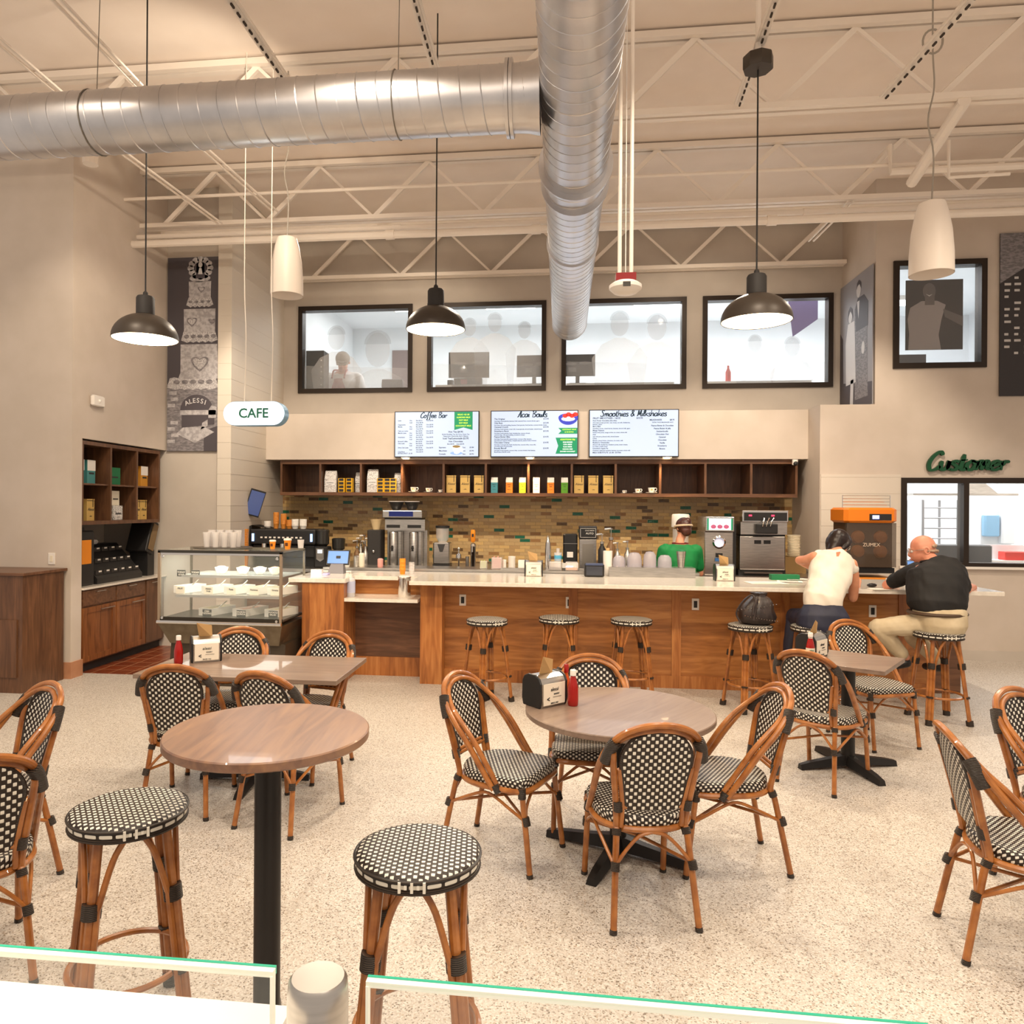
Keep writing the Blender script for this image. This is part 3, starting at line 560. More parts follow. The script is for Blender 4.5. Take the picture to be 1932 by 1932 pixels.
# ------------------------------------------------------------------ chairs, stools, tables
def seg(mb, a, b, r, n=8): mb.tube([a, b], r, n)
def wrap(mb, a, b, r): mb.tube([a, b], r, 12)
def mirror(pts): return [(-p[0], p[1], p[2]) for p in pts]
def make_chair():
    t = thing('bistro_chair', 'x', 'chair', (0, 0, 0), 0, 'woven rattan bistro chairs')
    # seat: rounded back, squarish front
    out = []
    for i in range(40):
        a = 2 * PI * i / 40; cx, cy = math.cos(a), math.sin(a); p = 5.0 if cy > 0 else 2.4
        out.append((.215 * (1 if cx > 0 else -1) * abs(cx) ** (2 / p), .01 + .215 * (1 if cy > 0 else -1) * abs(cy) ** (2 / p)))
    mb = MB(); rs = [(.975, .418), (1.0, .424), (1.0, .452), (.975, .464), (.90, .468), (.5, .466), (.1, .465)]
    vs = [V((x * k, .01 + (y - .01) * k, z)) for k, z in rs for x, y in out]; fs = [list(range(39, -1, -1)), [240 + i for i in range(40)]]
    for k in range(6):
        for i in range(40): j = (i + 1) % 40; fs.append((k * 40 + i, k * 40 + j, k * 40 + 40 + j, k * 40 + 40 + i))
    mb.add(vs, fs)
    mb.build('seat', WEAVES, t, uvf=lambda c, n: (c.x, c.y) if n.z > .55 else ((c.x, c.y - (c.z - .465)) if abs(n.y) > abs(n.x) else (c.x + (.465 - c.z) * (1 if n.x > 0 else -1), c.y)), sharp=60)
    rr = [(x * 1.0, y, .408) for x, y in out]
    MB().tube(rr, .0145, 8, closed=True).build('seat_rail', RAT, t)
    # back panel
    def hw(z): return .112 + (z - .50) * .19 if z < .72 else .154 * math.sqrt(max(0, 1 - ((z - .72) / .138) ** 2.2))
    def yy(z, x=0): return -.185 - (z - .42) * .235 - .012 * (1 - (x / .16) ** 2)
    N, K = 22, 12; vs = []; fs = []
    for side in (0, 1):
        for j in range(N + 1):
            z = .50 + (.8575 - .50) * (1 - (1 - j / N) ** 1.3); h = max(.004, hw(z))
            for i in range(K + 1): x = -h + 2 * h * i / K; vs.append((x, yy(z, x) + (.007 if side == 0 else -.007), z))
    q = (N + 1) * (K + 1)
    for j in range(N):
        for i in range(K):
            a = j * (K + 1) + i; fs.append((a, a + 1, a + K + 2, a + K + 1)); fs.append((q + a, q + a + K + 1, q + a + K + 2, q + a + 1))
    for j in range(N):
        for i in (0, K): a = j * (K + 1) + i; fs.append((a, a + K + 1, q + a + K + 1, q + a))
    for j in (0, N):
        for i in range(K): a = j * (K + 1) + i; fs.append((a, a + 1, q + a + 1, q + a))
    MB().add(vs, fs).build('back_panel', WEAVE, t, uvf=lambda c, n: (c.x, c.z), sharp=60)
    edge = [(-hw(z), yy(z, .15), z) for z in [.505, .6, .7, .76, .81, .84]] + [(0, yy(.858), .860)]; edge = edge + mirror(edge[:-1])[::-1]
    MB().tube(edge, .010, 8, sm=4).build('panel_border', BIND, t)
    # hoop: double cane arch running down to the seat sides
    hp = [(.222, .055, .40), (.222, -.02, .50), (.222, -.10, .61), (.220, -.175, .70), (.205, -.235, .775), (.155, -.285, .845), (.08, -.31, .882), (0, -.318, .893)]
    h2 = [(.212, .085, .405), (.212, .01, .51), (.212, -.068, .62), (.208, -.145, .705), (.190, -.21, .765), (.142, -.265, .826), (.072, -.290, .858), (0, -.298, .866)]
    for h, r, nm in ((hp, .0150, 'outer_hoop'), (h2, .0135, 'inner_hoop')): MB().tube(h + mirror(h[:-1])[::-1], r, 10, sm=5).build(nm, RAT, t)
    for s in (1, -1):
        f = lambda p: (p[0] * s, p[1], p[2])
        # rear leg + post (double)
        RL = MB().tube([f((.185, -.275, .012)), f((.158, -.205, .37)), f((.152, -.185, .42)), f((.160, -.205, .52)), f((.182, -.245, .70)), f((.188, -.262, .765))], .0145, 10, sm=4).tube([f((.134, -.192, .42)), f((.134, -.212, .52)), f((.158, -.25, .69))], .011, 8, sm=3).build('rear_leg', RAT, t)
        FL = MB().tube([f((.197, .245, .012)), f((.190, .195, .41))], .0145, 10).build('front_leg', RAT, t)
        MB().tube([f((.1975, .2465, 0)), f((.197, .243, .018))], .0165, 10).build('foot_cap', BIND, FL); MB().tube([f((.1865, -.276, 0)), f((.184, -.272, .018))], .0165, 10).build('foot_cap', BIND, RL)
        MB().tube([f((.193, .222, .27)), f((.15, .20, .31)), f((.11, .195, .345)), f((.06, .195, .385)), f((.0, .195, .40))], .008, 8, sm=3).build('front_brace', RAT, t)
        MB().tube([f((.168, -.235, .27)), f((.12, -.225, .33)), f((.06, -.215, .385)), f((0, -.21, .40))], .008, 8, sm=3).build('rear_brace', RAT, t)
        MB().tube([f((.194, .215, .27)), f((.205, .14, .315)), f((.208, .06, .36)), f((.208, 0, .375)), f((.20, -.08, .345)), f((.172, -.225, .27))], .008, 8, sm=3).build('side_brace', RAT, t)
        MB().tube([f((.212, -.225, .715)), f((.198, -.250, .775)), f((.178, -.268, .812))], .0265, 12, sm=3).build('shoulder_binding', BIND, t)
        for a_, b_, r_1 in (((.1945, .228, .25), (.193, .218, .29), .0185), ((.1905, .197, .375), (.190, .195, .425), .020)): MB().tube([f(a_), f(b_)], r_1, 12).build('leg_binding', BIND, FL)
        for a_, b_, r_1 in (((.172, -.243, .25), (.167, -.233, .285), .0185), ((.156, -.2, .385), (.152, -.19, .41), .0195), ((.150, -.205, .495), (.154, -.212, .54), .021)): MB().tube([f(a_), f(b_)], r_1, 12).build('post_binding', BIND, RL)
        MB().tube([f((.217, .083, .39)), f((.217, .060, .425))], .0215, 12).build('hoop_binding', BIND, t)
    MB().tube([(-.15, -.208, .512), (.15, -.208, .512)], .011, 8).tube([(-.15, -.212, .532), (.15, -.212, .532)], .008, 8).build('lower_rail', RAT, t)
    MB().tube([(-.19, .2, .285), (0, 0, .295), (.165, -.225, .275)], .008, 8).build('cross_brace', RAT, t); MB().tube([(.19, .2, .285), (0, 0, .295), (-.165, -.225, .275)], .008, 8).build('cross_brace', RAT, t)
    return t
chair0 = make_chair(); _used = [False]
def chair(x, y, deg, label):
    if not _used[0]:
        _used[0] = True; chair0.location = (x, y, 0); chair0.rotation_euler = (0, 0, math.radians(deg)); chair0['label'] = label; return chair0
    return dup(chair0, (x, y, 0), math.radians(deg), label)
CH = [(.36, 3.49, 10.5, 'woven bistro chair in front of the middle round table with its back to the viewer'),
 (-.289, 3.893, -113.6, 'woven bistro chair on the left side of the middle round table, seat fully visible'),
 (.17, 4.32, 178, 'woven bistro chair on the far side of the middle round table behind the napkin holder'),
 (.828, 3.94, 97.5, 'woven bistro chair on the right side of the middle round table, facing left'),
 (1.745, 5.205, -41.2, 'woven bistro chair on the near side of the small right table, back to the viewer'),
 (2.42, 6.115, -160.7, 'woven bistro chair behind the small right table with its seat poking out right'),
 (1.906, 3.29, -99.8, 'woven bistro chair seen edge-on at lower right with its back toward the floor'),
 (2.43, 3.81, -150.5, 'woven bistro chair cut off by the right picture edge'),
 (-2.235, 4.28, 8.6, 'left one of two woven chairs with backs to the viewer at the long left table'),
 (-1.56, 4.18, -14, 'woven chair with back to viewer partly hidden behind the tall round table'),
 (-1.72, 4.92, 165.5, 'woven chair at the far right corner of the long left table'),
 (-2.32, 4.98, -171, 'woven chair behind the long left table in front of the glass food case'),
 (-2.72, 3.22, 149.6, 'woven chair at the left edge, whole rounded back visible beside the wooden cabinet'),
 (-2.285, 2.64, 45, 'woven chair cut off by the left edge, nearest the viewer')]
for c_ in CH: chair(*c_)
def make_stool():
    t = thing('bar_stool', 'x', 'stool', (0, 0, 0), 0, 'woven round bar stools')
    MB().lathe([(.178, .715), (.188, .720), (.190, .735), (.190, .748)], (0, 0, 0), 48).build('seat_rim', RIMW, t, uvf=lambda c, n: (math.atan2(c.y, c.x) * .19, c.z - .7215))
    MB().lathe([(.190, .748), (.186, .757), (.170, .762), (.09, .764), (.01, .764)], (0, 0, 0), 48).build('seat', WEAVES, t, uvf=lambda c, n: (c.x, c.y), sharp=60)
    MB().tube([(.187 * math.cos(a / 24 * PI), .187 * math.sin(a / 24 * PI), .7165) for a in range(48)], .0065, 8, closed=True).tube([(.191 * math.cos(a / 24 * PI), .191 * math.sin(a / 24 * PI), .7495) for a in range(48)], .005, 8, closed=True).build('rim_cord', BIND, t)
    mb = MB(); W_ = mat('white_strand', (.8, .77, .68), .42)
    for dx in (-.035, 0, .035): mb.box(dx - .004, -.196, .722, dx + .004, -.186, .752)
    for dx in (-.018, .018): mb.box(dx - .004, -.1965, .732, dx + .004, -.187, .742)
    mb.build('cross_weave', W_, t, False)
    for k in range(4):
        a = PI / 4 + k * PI / 2; u = V((math.cos(a), math.sin(a), 0)); n = V((-u.y, u.x, 0))
        top = u * .145 + V((0, 0, .715)); bot = u * .235 + V((0, 0, .02))
        mb = MB(); mb.tube([top, bot], .0165, 10)
        for s in (1, -1):
            mid = top.lerp(bot, .30); end = top.lerp(bot, .97); q = n * .022 * s
            mb.tube([u * .12 + n * .085 * s + V((0, 0, .712)), u * .145 + n * .055 * s + V((0, 0, .64)), mid + q * 1.2, mid.lerp(end, .1) + q, end + q], .0105, 8, sm=4)
        LG_ = mb.build('leg', RAT, t)
        MB().tube([top.lerp(bot, .29), top.lerp(bot, .36)], .031, 12).build('leg_binding', BIND, LG_); MB().tube([top.lerp(bot, .685), top.lerp(bot, .705)], .0295, 12).build('leg_binding', BIND, LG_)
        MB().tube([bot.lerp(top, .035), u * .2375], .029, 12).build('foot_cap', BIND, LG_)
    MB().tube([(.188 * math.cos(a / 20 * PI), .188 * math.sin(a / 20 * PI), .225) for a in range(40)], .0105, 8, closed=True).build('foot_ring', RAT, t)
    return t
stool0 = make_stool()
ST = [(-1.48, 2.41, 38, 'large woven bar stool at lower left beside the tall round table'), (-.43, 2.23, 6, 'large woven bar stool at the bottom centre behind the glass guard'),
 (-.69, 6.92, 40, 'woven bar stool standing first at the left of the bar counter'), (-.02, 7.15, 0, 'woven bar stool at the bar just behind the middle round table, second from left'),
 (.66, 7.15, 8, 'woven bar stool at the bar, third from left, empty'), (1.70, 6.97, 20, 'woven bar stool carrying the dark studded backpack'),
 (2.25, 6.98, 0, 'woven bar stool under the woman in navy trousers'), (3.22, 6.8, 4, 'woven bar stool under the man in khaki trousers')]
for i, (x, y, dg, lb) in enumerate(ST):
    if i == 0: stool0.location = (x, y, 0); stool0.rotation_euler = (0, 0, math.radians(dg)); stool0['label'] = lb
    else: dup(stool0, (x, y, 0), math.radians(dg), lb)
def base(t, z, r, arm, rot=0, n=4):
    MB().lathe([(r, .06), (r, z)], (0, 0, 0), 28).build('pole', IRON, t)
    for k in range(n):
        a = rot + k * 2 * PI / n; M = Matrix.Rotation(a, 4, 'Z'); mb = MB()
        vs = []
        for x, w_, z0, z1 in ((.0, .045, .03, .10), (arm * .35, .036, .02, .075), (arm * .8, .032, .012, .052), (arm, .026, .0, .036)):
            vs += [M @ V((x, -w_, z0)), M @ V((x, w_, z0)), M @ V((x, w_ * .6, z1)), M @ V((x, -w_ * .6, z1))]
        fs = [(3, 2, 1, 0), (12, 13, 14, 15)]
        for q in range(3):
            for i in range(4): j = (i + 1) % 4; fs.append((q * 4 + i, q * 4 + j, q * 4 + 4 + j, q * 4 + 4 + i))
        mb.add(vs, fs).build('base_arm', IRON, t, sharp=50)
def rtable(x, y, z, R, label, rot, pr, arm):
    t = thing('round_table', label, 'table', (x, y, 0)); 
    MB().lathe([(R - .004, z - .03), (R, z - .026), (R, z - .004), (R - .004, z)], (0, 0, 0), 80).build('tabletop', TTOP if z < 1 else TTOPB, t, rot=(0, 0, rot))
    MB().box(-.13, -.13, z - .045, .13, .13, z - .03).build('mounting_plate', IRON, t, False); base(t, z - .045, pr, arm, rot + .2); return t
rtable(-.95, 2.335, 1.07, .327, 'tall round wooden-topped table on a black pole at lower left', .1, .043, .28)
rtable(.303, 3.95, .75, .488, 'low round wooden-topped table in the middle with four woven chairs', -.6, .043, .40)
t = thing('dining_table', 'long rectangular wood-topped table at left in front of the glass food case', 'table', (-2.0, 4.70, 0))
MB().box(-.655, -.35, .72, .655, .35, .75).build('tabletop', TTOPX, t, False, bevel=.004)
for x in (-.0,):
    MB().box(-.3, -.15, .705, .3, .15, .72).build('mounting_plate', IRON, t, False); base(t, .71, .038, .36, .1)
t = thing('dining_table', 'small rectangular wood-topped table at right between two woven chairs', 'table', (2.0, 5.47, 0), 0)
MB().add([V((x, y, z)) - V((2.0, 5.47, 0)) for z in (.72, .75) for x, y in ((1.53, 5.46), (2.1, 5.12), (2.43, 5.60), (1.86, 5.95))], [(3, 2, 1, 0), (4, 5, 6, 7), (0, 1, 5, 4), (1, 2, 6, 5), (2, 3, 7, 6), (3, 0, 4, 7)]).build('tabletop', TTOPX, t, False, bevel=.003)
base(t, .72, .045, .36, .25)
# table-top items
LBL = mat('printed_card', rgb(236, 226, 208), .5); INK = mat('printed_ink', (.03, .03, .03), .6)
def napkin(x, y, z, deg, label, pose=1, s=1.0):
    t = thing('napkin_dispenser', label, 'napkin holder', (x, y, z), math.radians(deg), 'napkin dispensers'); t.scale = (1.2 * s, 1.2 * s, 1.2 * s)
    prof = [(-.052, 0), (.052, 0), (.060, .03), (.058, .105), (.046, .128), (.02, .140), (-.02, .140), (-.046, .128), (-.058, .105), (-.060, .03)]
    def pz(sx, y0, y1, nm, m): MB().prism([(a * sx, b * sx) for a, b in prof], y0, y1).build(nm, m, t, False, bevel=.004)
    M = Matrix.Rotation(PI / 2, 4, 'Z')
    MB().prism([(a * 1.06, b * 1.03) for a, b in prof], -.082, -.070, M).build('end_cap', BLK, t, False, bevel=.005)
    MB().prism([(a * 1.06, b * 1.03) for a, b in prof], .070, .082, M).build('end_cap', BLK, t, False, bevel=.005)
    MB().prism(prof, -.071, .071, M).build('steel_body', STEEL, t, False)
    MB().box(-.064, -.0625, .012, .064, -.060, .105).build('card_insert', LBL, t, False)
    text_bm([('alessi', 0, .072, .022, 'CENTER'), ('BAKERY', .012, .055, .009, 'CENTER'), ('~~~~~~~', .015, .042, .012, 'CENTER'), ('SINCE 1912', 0, .016, .009, 'CENTER')], t, 'card_print', INK, (0, -.0632, 0), shear=.2)
    text_bm([('<', -.045, .028, .03)], t, 'card_arrow', INK, (0, -.0632, 0), bold=.02)
    a = .10 * pose
    MB().add([(-.035, .0, .13), (.035, -.01, .13), (.03, -.02, .20), (-.055, -.03 - a * .2, .225), (-.035, .003, .13), (.035, -.007, .13), (.03, -.017, .20), (-.055, -.027 - a * .2, .225)], [(3, 2, 1, 0), (4, 5, 6, 7), (0, 1, 5, 4), (1, 2, 6, 5), (2, 3, 7, 6), (3, 0, 4, 7)]).build('paper_napkin', KRAFT, t, False)
    return t
def ketchup(x, y, z, label, lab=False):
    t = thing('ketchup_bottle', label, 'sauce bottle', (x, y, z), 0, 'ketchup bottles')
    MB().lathe([(.024, 0), (.028, .006), (.029, .03), (.0285, .09), (.022, .125), (.0135, .155), (.0125, .168)], (0, 0, 0), 24).build('bottle_body', RED, t)
    MB().lathe([(.0165, .160), (.0165, .186), (.015, .190)], (0, 0, 0), 20).build('cap', WHT, t)
    if lab:
        MB().lathe([(.0295, .035), (.0297, .085)], (0, 0, 0), 24, cap=False).build('label_band', LBL, t)
        text_bm([('HEINZ', 0, .066, .011, 'CENTER'), ('57', 0, .045, .011, 'CENTER')], t, 'label_print', GRN, (0, -.0305, 0), bold=.01)
        MB().lathe([(.0150, .138), (.0145, .156)], (0, 0, 0), 20, cap=False).build('neck_label', LBL, t)
p = onZ(1062, 1325, .75); napkin(-.085, 4.0, .75, 44, 'black and steel napkin dispenser on the middle round table beside the ketchup')
ketchup(.065, 3.99, .75, 'red ketchup bottle in front of the middle round table napkin dispenser'); 
t = thing('hot_sauce_bottle', 'small red-capped sauce bottle behind the middle table napkin dispenser', 'sauce bottle', (.03, 4.13, .75)); MB().lathe([(.022, 0), (.023, .01), (.023, .09), (.011, .13), (.010, .15)], (0, 0, 0), 20).build('bottle_body', mat('amber_sauce', rgb(200, 80, 20), .2), t); MB().lathe([(.013, .145), (.013, .185), (.01, .19)], (0, 0, 0), 16).build('cap', RED, t)
napkin(-2.40, 4.80, .75, 32, 'black and steel napkin dispenser on the long left table', 1.6); ketchup(-2.52, 4.66, .75, 'red ketchup bottle on the long left table')
napkin(1.79, 5.58, .75, 46, 'black and steel napkin dispenser on the small right table', 1); ketchup(1.735, 5.44, .75, 'labelled red ketchup bottle on the small right table', True)
# ------------------------------------------------------------------ bar counter
ZT = 1.07; YF, YBF = 7.22, 7.65
t = thing('bar_counter', 'long bar base clad in warm wood boards facing the tables', 'counter', (0, YBF, 0))
bx0, bx1 = -1.22, 3.57
MB().box(bx0, 0, .12, bx1, .45, ZT - .045).build('front_panel', BARW, t, False)
MB().box(bx0, -.015, 0, bx1, .45, .125).build('toe_board', BARV, t, False)
for x in (.12, 1.15, 2.2, 3.3): MB().box(x - .045, -.012, .125, x + .045, 0, ZT - .045).build('batten', BARV, t, False)
MB().box(-1.43, -.19, 0, -1.205, .45, ZT - .04).build('pier', BARV, t, False)
MB().box(-2.2, .13, 0, -1.43, .45, .84).build('recess_panel', WALNX, t, False); MB().box(-2.2, .115, 0, -1.43, .13, .2).build('recess_base', BARV, t, False)
MB().box(-2.2, .14, .84, -1.43, .45, ZT - .04).build('upper_recess_panel', BARW, t, False)
MB().box(-2.64, -.30, 0, -2.2, .45, ZT - .05).build('left_pier', BARV, t, False)
t = thing('countertop', 'white quartz bar top running the length of the bar', 'countertop', (0, 0, ZT))
MB().prism([(-1.50, 0), (3.98, 0), (3.98, .0), (3.98, -.04), (-1.50, -.04)][:2] + [(3.98, -.04), (-1.50, -.04)], YF, 8.30).build('slab', QUARTZ, t, False, bevel=.004)
MB().box(-2.78, 7.33, -.045, -2.18, 8.30, 0).build('left_slab', QUARTZ, t, False, bevel=.004)
MB().box(-2.18, 7.68, -.04, -1.50, 8.30, 0).build('rear_slab', QUARTZ, t, False)
B('pay_shelf', 'low white shelf set into the left end of the bar with sanitizer on it', 'shelf', -2.32, 7.36, .835, -1.44, 7.78, .87, QUARTZ)
B('corner_filler', 'dark base block beneath the far right end of the bar', 'counter base', 3.57, 7.8, 0, 3.9, 8.2, ZT - .04, WALNX)
def outlet(x, z, label):
    t = thing('power_outlet', label, 'outlet', (x, YBF, z), 0, 'power outlets on the bar front')
    MB().box(-.035, -.008, -.058, .035, 0, .058).build('cover_plate', WHT, t, False, bevel=.003); MB().box(-.017, -.010, -.034, .017, -.008, .034).build('socket', BLK, t, False)
for px, py, lb in ((873, 1132, 'outlet plate on the bar front above the first bar stool'), (1074, 1137, 'outlet plate on the bar front above the second bar stool'), (1312, 1140, 'outlet plate on the bar front left of the backpack stool'), (1646, 1153, 'outlet plate on the bar front between the seated woman and man')):
    q = onY(px, py, YBF); outlet(q.x, q.z, lb)
# overhead shelving behind the bar
t = thing('wall_shelving', 'long walnut cubby shelf with twelve bays above the tiled wall', 'shelf', (0, 10.1, 1.96))
SX0, SX1 = -3.96, 3.05; mb = MB().box(SX0, .53, 0, SX1, .56, .5); mb.build('back_board', WALN, t, False)
MB().box(SX0, 0, 0, SX1, .53, .045).build('bottom_board', WALNX, t, False); MB().box(SX0, 0, .44, SX1, .53, .5).build('top_board', WALNX, t, False)
bw = (SX1 - SX0) / 12
for i in range(13):
    x = SX0 + i * bw; a = 0 if i == 0 else (-.03 if i == 12 else -.015); MB().box(x + a, .002, .045, x + a + .03, .53, .44).build('divider', WALN, t, False)
for px in (766, 1000, 1258):
    q = onY(px, 866, 10.03); k = thing('downlight', 'small recessed downlight under the soffit above the shelf, near %s menu screen' % {766: 'the Coffee Bar', 1000: 'the Acai Bowls', 1258: 'the Smoothies'}[px], 'light', (q.x, 10.075, 2.455), 0, 'soffit downlights')
    MB().lathe([(.045, 0), (.045, .004)], (0, 0, 0), 20).build('lens', BULB, k)
    k.location = (q.x, 10.022, 2.47); MB().box(-.06, -.03, .0, .06, .028, .02).build('housing', WHT, k, False)
    spot((q.x, 10.02, 2.455), (q.x, 10.14, 0), 42, 100, (1, .62, .28), .03, .8)
# goods on the shelf
ZS = 2.006
def carton(px, col, label):
    q = onY(px, 930, 10.22); t = thing('juice_carton', label, 'carton', (q.x, 10.22, ZS), 0, 'cartons on the shelf')
    m = mat('carton_' + label.split()[0], col, .4); MB().box(-.045, -.045, 0, .045, .045, .165).build('carton_body', m, t, False)
    MB().add([(-.045, -.045, .165), (.045, -.045, .165), (.045, .045, .165), (-.045, .045, .165), (-.045, 0, .215), (.045, 0, .215)], [(0, 1, 5, 4), (2, 3, 4, 5), (1, 2, 5), (3, 0, 4)]).add([], []).box(-.046, -.046, .145, .046, .046, .185).build('carton_top', WHT, t, False)
    text_bm([('OATS', 0, .11, .022, 'CENTER'), ('milk', 0, .085, .02, 'CENTER'), ('~~~', 0, .04, .03, 'CENTER')], t, 'carton_print', INK, (0, -.0465, 0))
    MB().cyl((-.025, -.02, .19), .012, .022, 12).build('cap', WHT, t)
for px, col, lb in ((933, rgb(70, 140, 150), 'teal and white carton, first in the carton row'), (961, rgb(225, 130, 40), 'orange and white carton right of the teal carton'), (986, rgb(220, 220, 50), 'yellow-green and white carton left of the glowing divider'), (1012, rgb(250, 245, 230), 'plain white carton right of the glowing divider'), (1039, rgb(228, 140, 40), 'orange carton between the white and the green cartons'), (1065, rgb(96, 160, 44), 'green and white carton, last in the carton row')): carton(px, col, lb)
GOLD = mat('gold_bag', rgb(206, 170, 98), .45); YEL = mat('yellow_bag', rgb(222, 170, 30), .45)
def gbag(px, label, Y=10.22, z=ZS, rz=0, x=None):
    q = onY(px, 930, Y) if x is None else V((x, Y, 0)); t = thing('coffee_box', label, 'coffee bag', (q.x, Y, z), rz, 'gold coffee bags')
    MB().box(-.066, -.045, 0, .066, .045, .225).build('bag_body', GOLD, t, False); MB().box(-.068, -.047, .225, .068, .047, .24).build('fold', GOLD, t, False)
    MB().box(.035, -.049, .15, .042, -.045, .24).box(-.068, -.0485, .218, .068, -.047, .222).build('tie', BLK, t, False); MB().box(.067, -.04, .01, .072, .04, .235).build('side_gusset', BLKM, t, False)
    text_bm([('Alessi', 0, .11, .045, 'CENTER'), ('coffee', 0, .045, .016, 'CENTER')], t, 'bag_print', INK, (0, -.0465, 0), shear=.35)
for i, px in enumerate((852, 878, 904, 1092, 1119, 1147)): gbag(px, ['gold coffee bag left of the blue carton, %s of three' % n for n in ('first', 'middle', 'last')][i] if i < 3 else ['gold coffee bag right of the green carton, %s of three' % n for n in ('first', 'middle', 'last')][i - 3])
SPECK = noisy('speckled_white_bag', rgb(232, 228, 224), rgb(60, 56, 54), 140, .5, lo=.52, hi=.60)
def wbag(px, w_, h, label, Y=10.24):
    q = onY(px, 930, Y); t = thing('coffee_bag', label, 'coffee bag', (q.x, Y, ZS), 0, 'speckled white coffee bags')
    mb = MB(); mb.add([(-w_, -.05, 0), (w_, -.05, 0), (w_ * .95, .05, 0), (-w_ * .95, .05, 0), (-w_ * .98, -.055, h * .6), (w_ * 1.02, -.055, h * .6), (w_, .05, h * .6), (-w_, .05, h * .6), (-w_ * .9, -.015, h), (w_ * .95, -.015, h), (w_ * .95, .01, h * .99), (-w_ * .9, .01, h * .99)],
      [(3, 2, 1, 0), (0, 1, 5, 4), (1, 2, 6, 5), (2, 3, 7, 6), (3, 0, 4, 7), (4, 5, 9, 8), (5, 6, 10, 9), (6, 7, 11, 10), (7, 4, 8, 11), (8, 9, 10, 11)]).build('bag_body', SPECK, t, False, bevel=.006)
    MB().box(-w_ * .7, -.0575, h * .3, w_ * .7, -.054, h * .52).build('bag_label', mat('pale_label', rgb(225, 222, 220), .5), t, False)
    text_bm([('KAVARNA', 0, h * .41, .022, 'CENTER'), ('beans', 0, h * .33, .018, 'CENTER')], t, 'bag_print', INK, (0, -.0585, 0))
wbag(625, .088, .31, 'big speckled white coffee bag at the left end of the shelf'); wbag(678, .05, .29, 'speckled white bag left of the third shelf divider', 10.34); wbag(704, .08, .33, 'tall speckled white coffee bag in the third bay'); wbag(751, .05, .28, 'speckled white bag beside the first glowing divider', 10.3)
def ybag(px, label, rz=0):
    q = onY(px, 930, 10.22); t = thing('snack_pack', label, 'packet', (q.x, 10.2, ZS), rz, 'yellow and black packets'); MB().box(-.048, -.03, 0, .048, .03, .2).build('packet_body', YEL, t, False, bevel=.006)
    mb = MB(); [mb.box(-.034, -.032, z, .034, -.03, z + .035) for z in (.01, .06, .11, .16)]; mb.build('packet_marks', BLKM, t, False)
for px, lb, a in ((646, 'yellow and black packet right of the big left speckled bag', -.1), (661, 'yellow and black packet next to the narrow speckled bag', -.2), (719, 'yellow and black packet right of the tall speckled bag', 0), (732, 'middle yellow and black packet in the third bay', .0), (742, 'yellow and black packet nearest the glowing divider', .2)): ybag(px, lb, a)
def cupsaucer(px, s, label, Y=10.16, z=ZS):
    q = onY(px, 930, Y); t = thing('coffee_cup', label, 'cup', (q.x, Y, z), 0, 'white cups on saucers on the shelf')
    MB().lathe([(.02 * s, 0), (.055 * s, .004 * s), (.075 * s, .012 * s), (.074 * s, .014 * s), (.02 * s, .006 * s)], (0, 0, 0), 28).build('saucer', PORC, t)
    MB().lathe([(.022 * s, .012 * s), (.036 * s, .03 * s), (.044 * s, .075 * s), (.041 * s, .075 * s), (.032 * s, .03 * s), (.01, .018 * s)], (0, 0, 0), 28).build('cup_bowl', PORC, t)
    MB().tube([(.040 * s, 0, .068 * s), (.060 * s, 0, .07 * s), (.066 * s, 0, .05 * s), (.055 * s, 0, .032 * s), (.036 * s, 0, .035 * s)], .005 * s, 8, sm=4).build('handle', PORC, t)
    MB().lathe([(.011 * s, 0), (.011 * s, .002)], (0, -.0415 * s, .05 * s), 14, Matrix.Rotation(PI / 2, 4, 'X')).build('emblem', mat('mustard_emblem', rgb(190, 150, 60), .5), t)
for px, s, lb in ((780, 1.0, 'largest cup of the left cup trio on the shelf'), (808, .85, 'middle cup of the left cup trio on the shelf'), (830, .55, 'tiny espresso cup of the left trio on the shelf'), (1177, .55, 'tiny espresso cup of the right trio on the shelf'), (1203, .85, 'middle cup of the right cup trio on the shelf'), (1229, 1.05, 'largest cup of the right cup trio, beside the glowing divider')): cupsaucer(px, s, lb)
# ------------------------------------------------------------------ left alcove
t = thing('base_cabinet', 'walnut base cabinet with drawers and doors in the left alcove', 'cabinet', (XL, 8.15, 0))
MB().box(-.84, -.81, .1, -.02, .83, .895).build('cabinet_body', WALN, t, False); MB().box(-.84, -.81, 0, -.07, .83, .1).build('toe_kick', BLKM, t, False)
CT = .92
for y0, y1 in ((-.8, -.22), (-.2, .38)):
    d = MB().box(-.02, y0, .72, .0, y1, .88).build('drawer', WALNX, t, False); MB().tube([(.02, (y0 + y1) / 2 - .08, .86), (.02, (y0 + y1) / 2 + .08, .86)], .006, 8).box(0, (y0 + y1) / 2 - .08, .855, .02, (y0 + y1) / 2 - .07, .865).box(0, (y0 + y1) / 2 + .07, .855, .02, (y0 + y1) / 2 + .08, .865).build('drawer_handle', STEEL, d)
    d = MB().box(-.02, y0, .12, -.006, y1, .70).box(-.006, y0, .12, .004, y0 + .06, .70).box(-.006, y1 - .06, .12, .004, y1, .70).box(-.006, y0 + .06, .12, .004, y1 - .06, .18).box(-.006, y0 + .06, .64, .004, y1 - .06, .70).build('door', wood('cabinet_door_wood', rgb(96, 54, 26), rgb(128, 76, 40), rgb(150, 94, 52), 'z', .4), t, False)
    MB().tube([(.022, y1 - .3, .66), (.022, y1 - .05, .66)], .006, 8).build('door_handle', STEEL, d)
